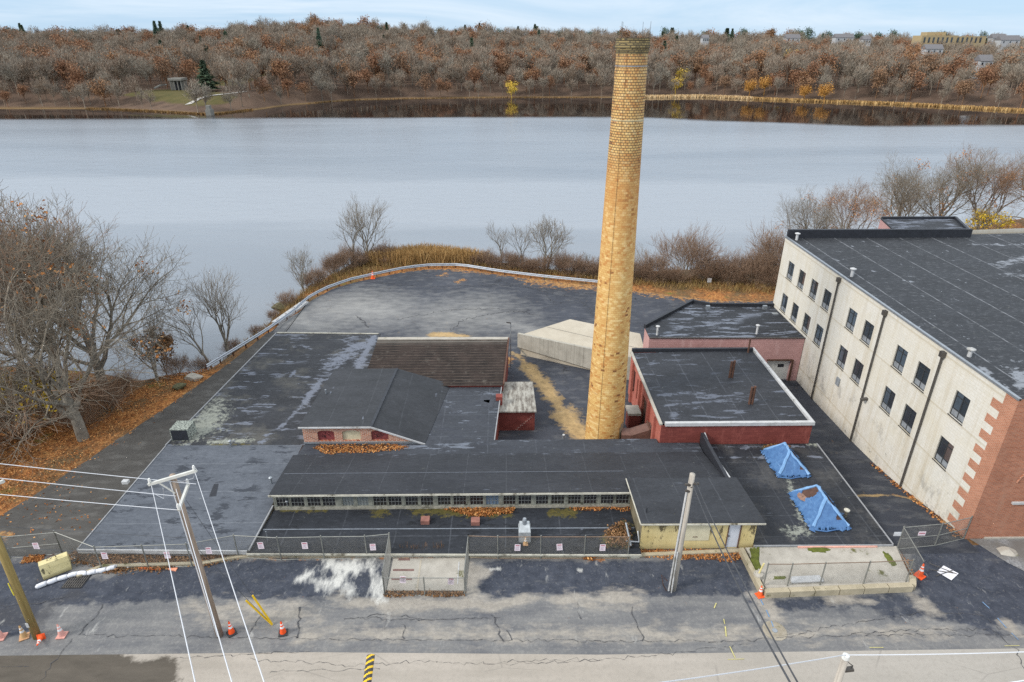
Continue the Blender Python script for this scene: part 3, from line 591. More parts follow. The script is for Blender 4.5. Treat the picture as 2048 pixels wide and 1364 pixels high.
for k in range(n_):
    y0, y1 = 48.25 + k * 8.4 / n_, 48.25 + (k + 1) * 8.4 / n_; xl, xr = -12.45, -.18 + (y0 - 48.4) / 8.1 * .5
    for (a, b, za, zb) in ((y0, y0 + .045, 0, .07), (y0 + .045, y0 + .12, .07, 0), (y0 + .12, y1, 0, 0)): rib.poly([(xl, a, zc(a) + za), (xr, a, zc(a) + za), (xr, b, zc(b) + zb), (xl, b, zc(b) + zb)], 1 if zb > za else 0)
rib.build('roof', [rib_mat(), plain('pale_rib_edge', lin(72, 63, 57), .85, 0, .5, 1)], t)
MB().bar((-.1, 48.3, .86), (.42, 56.6, 1.42), .14, .2).build('edge_trim', M_rust, t)
MB().bar((-12.45, 56.72, 1.4), (.4, 56.6, 1.4), .5, .1).build('edge_trim', M_conc, t, label='grey weathered back edge')
t0 = thing('lamp_post', 'thin grey pole lamp at the back corner of the ribbed brown roof', 'lamp', (.62, 57.0, -2.2)); MB().tube([(.62, 57, -2.2), (.62, 57, 2.9)], .045, 8).build('pole', M_grey, t0); MB().bar((.62, 57, 2.9), (.2, 56.9, 3.0), .12, .1).build('lamp_head', M_dkpipe, t0)

# ------------------------------------------------------------------ low joining wing with the strip of roof behind the clerestory
EP = [(-15.2, 38.3), (14.55, 38.3), (14.55, 39.70), (11.5, 39.70), (11.5, 40.25), (-.82, 40.25), (-.3, 48.35), (-12.4, 48.35), (-15.0, 39.95)]
t = base_thing('joining_wing', 'flat dark roof joining the brick gable block to the yard by the chimney', 'building', EP)
MB().prism(EP, -3, .54).build('wall', B_red, t)
er = MB(); er.poly([(x, y, .6) for x, y in EP]); er.build('roof', epdm('roof_join', lin(64, 68, 77), lin(82, 87, 97), lin(104, 110, 121), 3.6, 3.1, .10, pud=lin(120, 128, 142), wetc=lin(52, 55, 63)), t)
M_patch = plain('roof_patch_rubber', lin(58, 61, 68), .7)
for q4 in ([(978, 806), (984, 788), (962, 790), (958, 800)], [(984, 815), (990, 799), (968, 800), (962, 812)]): MB().poly([tuple(g(x, y, .607)) for x, y in q4]).build('roof_patch', M_patch, t)
MB().bar((-.8, 40.2, .6), (-.28, 48.3, .6), .08, .12).build('edge_trim', M_trim, t)

# ------------------------------------------------------------------ brick gable block (roof monitor)
DP = [(-15.1, 39.95), (-6.2, 39.95), (-4.95, 48.9), (-14.6, 48.9)]
t = base_thing('brick_gable_block', 'orange brick block with half-gable grey roof and three boarded arched openings', 'building', DP, .6)
RX, ZT = -9.9, 2.18
m = MB(); fp = [(-15.05, 39.95, .55), (-6.1, 39.95, .55), (-6.1, 39.95, .62), (RX, 39.95, ZT - .1), (-15.05, 39.95, ZT - .1)]
ops = [(635.5, 668), (685, 721), (743, 776)]; OP = []
for a, b in ops:
    x0, x1 = hy(a, 871, 39.95).x, hy(b, 871, 39.95).x; OP.append((x0 - .02, x1 + .02))
zb_, zt_ = .86, 1.62
# front wall with arched openings: strips between the openings, a lintel band, a sill band
def arch(x, o): f = (x - (o[0] + o[1]) / 2) / ((o[1] - o[0]) / 2); return zt_ - .0 + .12 * (1 - f * f)
def topz(x): return ZT - .1 if x <= RX else ZT - .1 + (x - RX) / (-6.1 - RX) * (.62 - ZT + .1)
xs_ = [-15.05]
for o in OP: xs_ += [o[0] + (o[1] - o[0]) * k / 8 for k in range(9)]
xs_ = sorted(xs_ + [RX, -6.6, -6.1])
for a, b in zip(xs_[:-1], xs_[1:]):
    o = next((o for o in OP if o[0] - 1e-6 <= a and b <= o[1] + 1e-6), None)
    if o is None: m.poly([(a, 39.95, .55), (b, 39.95, .55), (b, 39.95, topz(b)), (a, 39.95, topz(a))])
    else:
        m.poly([(a, 39.95, .55), (b, 39.95, .55), (b, 39.95, zb_), (a, 39.95, zb_)]); za, zb2 = min(arch(a, o), topz(a) - .05), min(arch(b, o), topz(b) - .05)
        m.poly([(a, 39.95, za), (b, 39.95, zb2), (b, 39.95, topz(b)), (a, 39.95, topz(a))]); m.poly([(a, 39.95, za), (a, 40.1, za), (b, 40.1, zb2), (b, 39.95, zb2)])
        m.poly([(a, 39.95, zb_), (b, 39.95, zb_), (b, 40.1, zb_), (a, 40.1, zb_)])
for o in OP:
    for x in o: m.poly([(x, 39.95, zb_), (x, 40.1, zb_), (x, 40.1, zt_), (x, 39.95, zt_)])
m.poly([(-15.05, 39.95, .55), (-15.05, 39.95, ZT - .1), (-14.6, 48.9, ZT - .1), (-14.6, 48.9, .55)]); m.poly([(-14.6, 48.9, .55), (-14.6, 48.9, ZT - .1), (-9.4, 48.9, ZT - .1), (-4.9, 48.9, .62), (-4.9, 48.9, .55)])
m.build('wall', B_orange, t)
for o, mt, lb in zip(OP, (plain('dull_red_board', lin(122, 58, 58), .8), plain('cream_board', lin(190, 180, 152), .8), plain('dull_red_board_2', lin(120, 60, 58), .8)), ('dull red board with dark scrawls', 'cream board', 'dull red board beside a bent grey sheet')):
    b_ = MB(); k = 8; P_ = [(o[0], 40.06, zb_), (o[1], 40.06, zb_)] + [(o[1] - (o[1] - o[0]) * j / k, 40.06, arch(o[1] - (o[1] - o[0]) * j / k, o)) for j in range(k + 1)]
    b_.poly(P_); bo = b_.build('boarded_opening', mt, t, label=lb)
    if 'red' in lb:
        sc = MB(); rr = random.Random(len(lb))
        for _ in range(9):
            x, z = rr.uniform(o[0] + .25, o[1] - .35), rr.uniform(1.2, 1.6) if 'scrawl' in lb else rr.uniform(1.15, 1.5)
            sc.tube([(x, 40.05, z), (x + rr.uniform(-.05, .12), 40.045, z - rr.uniform(.05, .2)), (x + rr.uniform(.05, .25), 40.05, z - rr.uniform(.0, .2))], .016, 4)
        sc.build('scrawl', plain('dark_scrawl', lin(38, 26, 30), .8), bo)
m = MB(); e = .18
m.poly([(-15.25, 39.8, ZT), (RX, 39.8, ZT), (-9.35, 48.95, ZT), (-14.75, 48.95, ZT)]); m.poly([(RX, 39.8, ZT), (-6.0, 39.8, .63), (-4.75, 48.95, .63), (-9.35, 48.95, ZT)])
m.build('roof', E_gable, t)
MB().bar((RX, 39.8, ZT + .01), (-9.35, 48.95, ZT + .01), .22, .05).build('ridge_cap', plain('ridge_cap_felt', lin(52, 55, 61), .8), t)
MB().bar((-15.27, 39.76, ZT - .07), (RX, 39.76, ZT - .07), .06, .12).bar((RX, 39.76, ZT - .07), (-6.0, 39.76, .57), .06, .12).build('fascia', M_white, t)
MB().bar((-15.05, 39.88, .72), (-6.4, 39.88, .68), .12, .14).build('flashing', M_grey, t)
vent_pipe(t, g(652, 787, 2.18), .36, .075, cap=False)

# ------------------------------------------------------------------ long clerestory wing
FP = [(-14.95, 32.75), (8.1, 32.75), (14.6, 32.75), (14.6, 38.28), (-15.2, 38.28)]
t = base_thing('clerestory_wing', 'long low wing with a dark lean-back roof above a row of old small-paned windows', 'building', FP, .4)
zf_ = lambda X, Y: 1.84 - (np.asarray(Y) - 32.5) / 5.9 * 1.18
sheet_roof('roof', ([(-15.05, 32.45), (14.75, 32.45)], [(-15.45, 38.45), (14.5, 38.45)]), zf_, E_long, t, 200, 40, {'dust': [('l', [(-15.2, 38.3), (10, 38.3)], .2, .08, .6), ('l', [(-14, 33.0), (8, 32.9)], .12, .03, .55)]})
MB().bar((-15.05, 35.4, 1.275), (8.1, 35.4, 1.275), .05, .02).build('roof_joint', plain('roof_seam_tape', lin(88, 92, 100), .7), t)
MB().bar((-15.08, 32.43, 1.77), (8.1, 32.43, 1.77), .05, .13).build('gutter_board', M_oldwhite, t)
m = MB(); m.poly([(-14.95, 32.75, .3), (-14.95, 32.75, 1.76), (-15.2, 38.28, .6), (-15.2, 38.28, .3)]); m.build('wall', plain('mossy_dark_wood', lin(92, 88, 78), .9, 0, .4, 2, stain=lin(52, 50, 40)), t)
woods = plain('peeling_grey_timber', lin(126, 126, 116), .9, 0, .35, 3, stain=lin(62, 62, 50))
MB().box(-14.95, 8.1, 32.70, 32.86, .42, .62).build('sill_board', plain('dirty_sill_paint', lin(146, 142, 130), .9, 0, .3, 3, stain=lin(84, 82, 70)), t); MB().box(-14.95, 8.1, 32.72, 32.86, 1.62, 1.75).build('head_beam', plain('mossy_beam', lin(82, 80, 70), .9, 0, .4, 2, stain=lin(44, 46, 30)), t)
px_ = [480 + k * .2565 for k in (280, 395, 522, 640, 795, 910, 1038, 1155, 1287, 1408, 1540, 1662, 1792, 1915)] + [940 + k * .2565 for k in (258, 375, 512, 630, 762, 885, 1017, 1135)]
wide = [480 + k * .2565 for k in (385, 502, 630, 745, 890, 1005, 1145, 1262, 1390, 1508, 1645, 1765, 1898, 2020)] + [940 + k * .2565 for k in (357, 480, 612, 737, 865, 987, 1120, 1240)]
rr = random.Random(8); edges = []
wme = {}
for k, (a, b) in enumerate(zip(px_, wide)):
    x0, x1 = hy(a, 998, 32.8).x, hy(b, 998, 32.8).x; edges.append((x0, x1)); wd = x1 - x0; gl = G_blue if k == 13 else (G_pale if k in (4, 5) else G_dirty)
    wf = MB(); 
    for q_ in ((x0 - .05, x0 + .03, .62, 1.62), (x1 - .03, x1 + .05, .62, 1.62), (x0 + .03, x1 - .03, .62, .68), (x0 + .03, x1 - .03, 1.56, 1.62)): wf.box(q_[0], q_[1], 32.74, 32.82, q_[2], q_[3])
    wo_ = wf.build('window', woods, t, label='window with pale blue backed panes' if k == 13 else ('window with cloudy broken panes' if k in (4, 5) else None))
    MB().box(x0 + .03, x1 - .03, 32.80, 32.81, .68, 1.56).build('pane', gl, wo_)
    gb = MB()
    for j in (1, 2, 3): gb.box(x0 + wd * j / 4 - .012, x0 + wd * j / 4 + .012, 32.765, 32.79, .68, 1.56)
    for z in (.98, 1.27): gb.box(x0 + .03, x1 - .03, 32.77, 32.795, z - .012, z + .012)
    gb.build('glazing_bar', plain('grey_bar', lin(120, 122, 120), .8) if k == 0 else bpy.data.materials['grey_bar'], wo_)
for k in range(len(edges) - 1):
    a, b = edges[k][1] + .05, edges[k + 1][0] - .05
    if b - a > .02: MB().box(a, b, 32.73, 32.83, .62, 1.62).build('window_post', woods, t)
MB().box(edges[-1][1] + .05, 8.1, 32.73, 32.83, .62, 1.62).build('window_post', woods, t); MB().box(-14.95, edges[0][0] - .05, 32.73, 32.83, .62, 1.62).build('window_post', woods, t)
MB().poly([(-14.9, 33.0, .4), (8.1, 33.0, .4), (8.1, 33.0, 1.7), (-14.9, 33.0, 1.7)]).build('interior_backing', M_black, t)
m = MB(); pw = [tuple(g(1396, 872, .9)[:2]), (15.0, 33.6)]; m.prism([(14.62, 39.68), (14.85, 39.68), (14.85, 32.9), (14.62, 32.9)], .4, [1.5, 1.5, 1.78, 1.78]); m.build('parapet', M_black, t)
MB().bar((14.9, 39.7, 1.48), (14.9, 37.6, 1.18), .09, .05).bar((14.9, 36.9, 1.3), (14.9, 33.4, 1.84), .09, .05).build('coping', M_white, t)

# ------------------------------------------------------------------ front lean-to roof by the fence
GP = [(-15.3, 28.95), (8.0, 28.55), (8.05, 32.68), (-14.95, 32.68)]
t = base_thing('front_lean_to', 'low dark flat roof in front of the clerestory windows, along the fence', 'building', GP, -.2)
MB().prism(GP, -2, .36).build('wall', M_oldwhite, t)
sheet_roof('roof', ([(-15.35, 28.9), (8.05, 28.5)], [(-15.0, 32.7), (8.1, 32.7)]), .42, E_dark, t, 200, 40, {'moss': [('p', G2([(742, 1016), (772, 1014), (778, 1028), (752, 1034)], .42), .25), ('p', G2([(820, 1017), (1030, 1012), (1025, 1030), (940, 1034), (860, 1028), (826, 1030)], .42), .25), ('p', G2([(1095, 1018), (1160, 1018), (1150, 1034), (1100, 1032)], .42), .2), ('l', G2([(565, 1020), (650, 1022)], .42), .2, .1), ('p', G2([(1205, 1075), (1255, 1040), (1262, 1090), (1215, 1095)], .42), .3)]})
MB().bar((-15.4, 28.86, .36), (8.05, 28.46, .36), .06, .12).build('edge_trim', M_oldwhite, t)
MB().bar((-15.1, 30.9, .428), (8.05, 30.75, .428), .07, .01).build('roof_joint', plain('grey_seam', lin(120, 126, 134), .7), t)
for (px, py) in ((851, 1044), (951, 1046)):
    q = g(px, py, .42); h_ = MB(); h_.box(q.x - .27, q.x + .27, q.y - .25, q.y + .25, .42, .70); h_.build('roof_hatch', plain('brown_hatch_paint', lin(134, 92, 82), .7) if px < 900 else bpy.data.materials['brown_hatch_paint'], t)
q = g(1049, 1078, .42); f = MB(); f.box(q.x - .36, q.x + .36, q.y - .3, q.y + .5, .42, 1.2); f.add([(q.x - .34, q.y - .28, 1.2), (q.x + .34, q.y - .28, 1.2), (q.x + .34, q.y + .48, 1.2), (q.x - .34, q.y + .48, 1.2), (q.x - .3, q.y + .1, 1.45), (q.x + .3, q.y + .1, 1.45), (q.x + .3, q.y + .44, 1.45), (q.x - .3, q.y + .44, 1.45)], [[0, 1, 5, 4], [1, 2, 6, 5], [2, 3, 7, 6], [3, 0, 4, 7], [4, 5, 6, 7]])
ef = f.build('exhaust_fan', plain('grey_white_fan_metal', lin(170, 174, 176), .5, .3), t, label='boxy grey rooftop fan with round cowl'); MB().lathe([(.14, 1.44), (.14, 1.75), (.1, 1.85)], (q.x, q.y + .2, 0), 14).build('cowl', M_grey, ef)
vent_pipe(t, g(577, 1017, .42), .55, .06); 
pb_ = MB(); q = g(536, 1082, .42); pb_.tube([q, q + Vector((0, 0, .75)), q + Vector((-.12, 0, .85))], .035, 8).build('gooseneck_pipe', M_grey, t)
db = MB(); a, b = g(1262, 1092, .5), g(1252, 1046, 1.0); db.tube([a, b], .07, 8); db.tube([g(1252, 1082, .6), g(1278, 1084, .7), g(1276, 1062, 1.1)], .05, 8); db.build('fallen_gutter_pipe', M_grey, t)

# ------------------------------------------------------------------ yellow shed
HP = [(8.12, 29.3), (15.0, 29.25), (15.0, 33.6), (8.1, 33.6)]
t = base_thing('yellow_shed', 'yellow plywood shed with peeling paint, a white door and a dark sloping roof', 'shed', HP, .0)
def ply():
    m = M('peeling_yellow_plywood'); p = m.pos(); x, y, z = m.sep(p); c = m.mix(m.mr(m.noise(p, .8, 6), .35, .65), lin(196, 176, 122), lin(212, 194, 142))
    k = m.ma('ADD', m.noise(m.vec(p, (1.6, 1.6, .55)), 1.7, 9, .78), m.ma('MULTIPLY', m.mr(z, .2, 2.0), .05)); c = m.mix(m.mr(k, .575, .62, 0, .85), c, lin(60, 52, 42))
    f = m.ma('FRACT', m.ma('DIVIDE', m.ma('ADD', x, 50), .3)); c = m.mix(m.mr(f, 0, .08, .35, 0), c, lin(110, 96, 64)); c = m.mix(m.mr(z, .5, .1, 0, .45), c, lin(128, 118, 84)); return m.out(c, .85)
M_ply = ply(); zs = lambda y: 2.2 - (y - 29.3) * .09
m = MB(); D0, D1 = 13.3, 14.12
wall_holes(m, (8.12, 29.3, -.1), (1, 0, 0), (0, -1, 0), 6.88, 2.26, [(D0 - 8.12, D1 - 8.12, .18, 2.08)], .08)
m.poly([(15.0, 29.3, -.1), (15.0, 33.6, -.1), (15.0, 33.6, 1.8), (15.0, 29.3, 2.16)]); m.build('wall', M_ply, t)
MB().poly([(8.12, 29.3, -.1), (8.12, 29.3, 2.16), (8.12, 33.6, 1.8), (8.12, 33.6, -.1)]).build('side_wall', plain('mouldy_dark_plywood', lin(112, 104, 84), .9, 0, .4, 1.5, stain=lin(46, 44, 38)), t, label='mouldy dark side wall')
MB().box(8.12, 15.0, 29.27, 29.3, -.1, .06).build('sill_board', M_dkpipe, t)
sheet_roof('roof', ([(7.98, 29.05), (15.35, 29.0)], [(8.0, 33.9), (15.3, 33.9)]), lambda X, Y: 2.24 - (np.asarray(Y) - 29.3) * .09, epdm('roof_shed', lin(56, 59, 66), lin(74, 78, 86), lin(92, 96, 104), 2.5, None, .03, pud=lin(96, 103, 114)), t, 40, 30)
MB().bar((7.98, 29.02, 2.2), (15.35, 28.97, 2.2), .05, .09).bar((7.96, 29.05, 2.2), (7.98, 33.9, 1.77), .05, .1).build('fascia', M_oldwhite, t)
d_ = MB(); d_.box(D0 + .07, D1 - .07, 29.34, 29.375, .1, 1.92); do = d_.build('door', plain('white_door_paint', lin(196, 200, 208), .5, 0, .05), t); MB().box(D0 + .12, D0 + .16, 29.29, 29.34, .95, 1.05).build('handle', M_black, do)
fr = MB(); fr.box(D0, D0 + .07, 29.28, 29.37, .08, 1.98).box(D1 - .07, D1, 29.28, 29.37, .08, 1.98).box(D0 + .07, D1 - .07, 29.28, 29.37, 1.92, 1.98); fr.build('door_frame', plain('brown_frame', lin(96, 72, 60), .7), t)
MB().box(D0 - .05, D1 + .05, 28.95, 29.26, -.05, .08).build('door_step', M_conc, t)
x0, x1 = hy(1372, 1060, 29.3).x, hy(1420, 1060, 29.3).x; MB().box(x0, x1, 29.27, 29.298, .72, 1.95).build('boarded_window', plain('cream_panel', lin(204, 196, 168), .8, 0, .08), t)
MB().box(x0 + .45, x0 + .75, 29.255, 29.269, .98, 1.03).build('hasp', M_rust, t); vent_pipe(t, g(1293, 1024, 2.2), .35, .04, cap=False, mat=M_black)

# ------------------------------------------------------------------ right flat wing with the tarped skylights
IP = [(15.05, 29.2), (23.3, 29.15), (23.45, 39.68), (14.9, 39.68)]
t = base_thing('east_flat_wing', 'low wing with a black flat roof between the yellow shed and the alley', 'building', IP)
MB().prism(IP, -3, .36).build('wall', M_conc, t)
Q4 = lambda pts, w_: ('p', G2(pts, .42), w_); L4 = lambda pts, w_, r_: ('l', G2(pts, .42), w_, r_)
sheet_roof('roof', ([(15.02, 29.15), (23.38, 29.1)], [(14.88, 39.72), (23.5, 39.72)]), .42, E_right, t, 80, 90, {'tan': [Q4([(1570, 1060), (1615, 1055), (1620, 1068), (1580, 1070)], .3), L4([(1618, 880), (1626, 885)], .4, .3, ), L4([(1575, 955), (1600, 1030), (1612, 1058)], .25, .1)], 'moss': [Q4([(1525, 893), (1550, 888), (1580, 893), (1575, 899), (1528, 900)], .15)], 'dust': [L4([(1420, 895), (1625, 893)], .2, .05), L4([(1440, 915), (1640, 913)], .15, .03)]})
MB().bar((23.42, 29.1, .43), (23.54, 39.7, .43), .07, .08).bar((15.0, 29.1, .4), (23.4, 29.05, .4), .07, .1).build('edge_trim', M_trim, t)
vent_pipe(t, g(1690, 1034, .42), .5, .09, mat=M_oldwhite)

M_tarp = None
def tarp_mat():
    m = M('blue_tarpaulin'); p = m.pos(); n = m.noise(p, 3.2, 6, .65); c = m.mix(m.mr(n, .3, .72), lin(52, 88, 134), lin(80, 120, 164)); c = m.mix(m.mr(m.noise(m.vec(p, (6, 1.2, 1), (0, 0, .5)), 1.6, 4), .60, .74, 0, .35), c, lin(130, 166, 204)); return m.out(c, .45, 0, .5)
M_tarp = tarp_mat(); M_fold = plain('faded_tarp_fold', lin(112, 150, 190), .5, 0, .15, 4); M_brown = plain('dark_brown_boards', lin(80, 58, 50), .85, 0, .35, 3)
def tarped(name, label, x0, x1, y0, y1, ry0, ry1, zr, hole, seed):
    t = thing(name, label, 'skylight', ((x0 + x1) / 2, (y0 + y1) / 2, .42), 'skylights under blue tarpaulins')
    cx = (x0 + x1) / 2; ins = .12
    MB().box(x0 + ins, x1 - ins, y0 + ins, y1 - ins, .4, .62).build('skylight_curb', M_brown, t)
    core = MB(); z0 = .62; A = [(x0 + ins, y0 + ins, z0), (x1 - ins, y0 + ins, z0), (x1 - ins, y1 - ins, z0), (x0 + ins, y1 - ins, z0), (cx, ry0, zr - .05), (cx, ry1, zr - .05)]
    core.add(A, [[0, 1, 4], [1, 2, 5, 4], [2, 3, 5], [3, 0, 4, 5]]); core.build('skylight', M_brown, t)
    rg2 = np.random.default_rng(seed); nu, nv = 40, 46; U, V_ = np.meshgrid(np.linspace(0, 1, nu), np.linspace(0, 1, nv))
    X = x0 + (x1 - x0) * U; Y = y0 + (y1 - y0) * V_
    d = np.minimum(np.minimum((X - x0) / (cx - x0), (x1 - X) / (x1 - cx)), np.minimum((Y - y0) / (ry0 - y0), (y1 - Y) / (y1 - ry1)))
    fold = sum(np.sin(a * X * 2 + b * Y * 2 + c) for a, b, c in rg2.uniform(-4, 4, (7, 3))) / 7
    Z = .50 + (zr - .50) * np.clip(d, 0, 1) + .012 * fold + rg2.normal(0, .003, X.shape) + .05 * (d > .02); Z = np.where(d < .03, .47 + .05 * np.abs(fold), Z)
    bd = (U == 0) | (U == 1) | (V_ == 0) | (V_ == 1); X = X + bd * rg2.normal(0, .09, X.shape); Y = Y + bd * rg2.normal(0, .10, X.shape)
    i = (np.arange(nv - 1)[:, None] * nu + np.arange(nu - 1)[None]).ravel(); T = np.c_[i, i + 1, i + nu + 1, i + nu]
    fc = np.c_[X.ravel(), Y.ravel()][T].mean(1); cu = (fc[:, 0] - x0) / (x1 - x0); cv = (fc[:, 1] - y0) / (y1 - y0)
    nzv = np.sin(fc[:, 1] * 9 + seed) * .03
    keep = ~((cu > .70 + nzv) & (cu < .93) & (cv < .80) & (cv > .12))              # the boards show along the lee side
    if hole: keep &= ~(((cu - .36) / .20) ** 2 + ((cv - .73) / .15) ** 2 + nzv * 4 < 1)
    keep &= ~((cv < .02) & (cu > .45) & (cu < .5))
    me = npmesh('tarpaulin', np.c_[X.ravel() - t.location.x, Y.ravel() - t.location.y, Z.ravel() - .42], T[keep], M_tarp, smooth=True)
    link('tarpaulin', me, t)
    if hole: MB().add([(x0 + .62 + .5 * math.cos(a) * 1.0, y0 + 2.55 + .5 * math.sin(a), .86 + .42 * max(0, math.cos(a) * .6 + .2) + .1) for a in np.linspace(0, 6.28, 12, endpoint=False)], [list(range(12))]).build('torn_cloth', plain('tan_torn_cloth', lin(132, 104, 90), .9, 0, .4, 4), t)
    fo = MB()
    jr = random.Random(seed)
    for P_ in ([(x0 + .15, y0 + .12, .62), (cx, ry0, zr + .01), (cx, ry1, zr + .01), (x0 + .2, y1 - .1, .62)], [(x1 - .15, y0 + .12, .62), (cx, ry0, zr + .01)]):
        for a, b in zip(P_[:-1], P_[1:]): pts_ = [Vector(a).lerp(Vector(b), f) + Vector((jr.gauss(0, .02), jr.gauss(0, .02), jr.gauss(.02, .015))) for f in (0, .2, .4, .6, .8, 1)]; fo.tube(pts_, [jr.uniform(.07, .13) for _ in pts_], 6)
    fo.build('ridge_fold', M_fold, t)
    rb = MB(); rb.tube([(x0, y0 + .02, .5), (x0 + .9, y0 - .12, .46), (x0 + 1.5, y0 - .02, .5), (x1, y0 + .08, .48)], .05, 6); rb.build('rolled_edge', M_tarp, t)
    return t
tarped('tarped_skylight', 'torn blue tarp over a roof skylight, with a brown rip near its top', 19.0, 21.5, 30.35, 33.9, 31.75, 33.0, 1.8, True, 4)
tarped('tarped_skylight', 'untorn blue tarp over a skylight just below the red brick building', 18.95, 21.3, 35.6, 38.75, 36.95, 37.9, 1.68, False, 9)

# ------------------------------------------------------------------ red building with the white coping
JP = [(11.62, 39.8), (22.95, 39.8), (22.95, 52.4), (11.62, 51.9)]
t = base_thing('red_block_building', 'red painted building with a dark flat roof edged in white beside the chimney', 'building', JP)
m = MB(); m.poly([(11.62, 39.8, -2.3), (22.95, 39.8, -2.3), (22.95, 39.8, 2.1), (11.62, 39.8, 2.1)]); m.poly([(22.95, 39.8, -2.3), (22.95, 52.4, -2.3), (22.95, 52.4, 2.1), (22.95, 39.8, 2.1)]); m.poly([(22.95, 52.4, -2.3), (11.62, 51.9, -2.3), (11.62, 51.9, 2.1), (22.95, 52.4, 2.1)]); m.build('wall', B_red, t)
m = MB(); HO = [(1.0, 2.4, 1.4, 3.6), (3.3, 4.6, 1.5, 3.6), (5.6, 8.0, .2, 3.4)]
wall_holes(m, (11.62, 51.9, -2.3), (0, -1, 0), (-1, 0, 0), 12.1, 4.4, HO, .25); m.build('side_wall', B_litred, t, label='side wall facing the chimney, its sunlit red painted in')
for h in HO:
    y0, y1 = 51.9 - h[1], 51.9 - h[0]; MB().box(11.8, 11.84, y0, y1, -2.3 + h[2], -2.3 + h[3]).build('window' if h[2] > 1 else 'loading_door', G_dirty if h[2] > 1 else M_rust, t)
sheet_roof('roof', ([(11.75, 39.95), (22.8, 39.95)], [(11.7, 51.8), (22.8, 52.3)]), 2.12, E_red, t, 80, 80, {'dust': [('l', [(12.3, 44.2), (14.5, 44.5), (17, 44.4)], .2, .1), ('l', [(12.6, 42.6), (16, 43.1), (20, 43.4)], .25, .1), ('l', [(12.4, 47.6), (13.6, 47.4)], .15, .06), ('l', [(12.6, 40.8), (13.2, 41.6)], .3, .2)]})
cp = MB(); cp.box(11.9, 23.05, 39.7, 39.98, 2.05, 2.32); cp.box(22.8, 23.05, 39.98, 52.4, 2.05, 2.32); cp.build('coping', M_white, t)
MB().box(11.7, 22.8, 52.0, 52.25, 2.05, 2.42).build('back_parapet', M_black, t); MB().bar((11.6, 39.8, 2.16), (11.6, 51.9, 2.16), .22, .12).build('gravel_edge', M_conc, t)
for y in (41.4, 43.6, 47.0, 50.3): MB().box(11.40, 11.62, y - .2, y + .2, -2.3, 2.0).build('pilaster', B_litred, t)
for (px, py, h, r_) in ((1464, 755, 1.6, .1), (1504, 808, 1.6, .1), (1496, 705, 1.4, .08)):
    q = g(px, py, 2.12); pp = MB(); pp.tube([q, q + Vector((0, 0, h))], r_, 10); 
    if px != 1496: pp.tube([q + Vector((-.22, 0, 0)), q + Vector((-.22, 0, h * .95))], r_, 10)
    pp.build('flue_pipe', M_rust, t)

# ------------------------------------------------------------------ pink building
KP = [(13.72, 54.25), (28.45, 54.05), (28.45, 61.9), (21.85, 62.1), (20.2, 63.1), (13.75, 56.6)]
t = base_thing('pink_block_building', 'pink painted block building with garage door between the red building and cream mill', 'building', KP)
m = MB(); n_ = len(KP)
for k in range(n_):
    a, b = KP[k], KP[(k + 1) % n_]
    if k == 0:
        L = 14.73; wall_holes(m, (a[0], a[1], -2.3), (1, -.0136, 0), (0, -1, 0), L, 4.75, [(11.6, 13.9, .12, 2.4)], .3)
    else: m.poly([(a[0], a[1], -2.3), (b[0], b[1], -2.3), (b[0], b[1], 2.45), (a[0], a[1], 2.45)])
m.build('wall', B_pink, t)
m = MB(); m.poly([(x, y, 2.5) for x, y in KP]); m.build('roof', E_pink, t)
pp = MB(); 
for k in (2, 3, 4):
    a, b = Vector(KP[k] + (2.62,)), Vector(KP[(k + 1) % n_] + (2.62,)); pp.bar(a, b, .25, .42)
pp.build('parapet', M_black, t); MB().bar((13.7, 54.2, 2.5), (28.45, 54.0, 2.5), .08, .1).build('edge_trim', M_dkpipe, t)
gd = MB(); gd.box(25.3, 27.65, 54.32, 54.36, -2.2, .1); go = gd.build('garage_door', plain('white_garage_door', lin(192, 192, 188), .6, 0, .1), t); MB().box(26.5, 27.1, 54.30, 54.315, -.75, -.42).build('pane', M_black, go)
fr = MB(); fr.box(27.62, 27.8, 53.95, 54.02, -2.25, .2).box(25.2, 27.62, 53.95, 54.03, .1, .25).build('door_frame', M_rust, t)
for (px, py) in ((1314, 670), (1513, 668)): vent_pipe(t, g(px, py, 2.5), .85, .1, mat=M_white)
for (px, py) in ((1416, 613), (1530, 613)): q = g(px, py, 2.8); MB().box(q.x - .2, q.x + .2, q.y - .15, q.y + .15, 2.5, 2.9).build('scupper', M_grey, t)
q = g(1550, 627, 2.5); MB().box(q.x - .3, q.x + .3, q.y - .25, q.y + .25, 2.5, 2.52).build('roof_patch', M_grey, t)

# ------------------------------------------------------------------ concrete loading ramp
t = thing('loading_ramp', 'pale concrete loading deck with a streaked retaining wall behind the chimney', 'ramp', (8, 59, -2.2))
DKP = [(1.7, 60.1), (7.23, 64.1), (14.2, 60.2), (13.7, 53.9)]
MB().prism(DKP, -2.3, .18).build('deck', M_deck, t); MB().bar((4.6, 62.0, .184), (13.6, 56.6, .184), .05, .006).build('expansion_joint', M_black, t)
m = MB(); a, b = Vector((1.36, 60.0, 0)), Vector((13.6, 53.6, 0)); d_ = (b - a).normalized(); n_ = Vector((-d_.y, d_.x, 0)) * .3
P_ = [a, b, b + n_, a + n_]; m.add([(p.x, p.y, z) for p, z in zip(P_, (-1.2, -2.3, -2.3, -1.2))] + [(p.x, p.y, .36) for p in P_], [[0, 1, 5, 4], [1, 2, 6, 5], [2, 3, 7, 6], [3, 0, 4, 7], [4, 5, 6, 7], [3, 2, 1, 0]])
a2 = a + d_ * 1.3; m.add([(a.x, a.y, -1.2), (a2.x, a2.y, -2.3), (a2.x + n_.x, a2.y + n_.y, -2.3), (a.x + n_.x, a.y + n_.y, -1.2)], [[0, 1, 2, 3]])
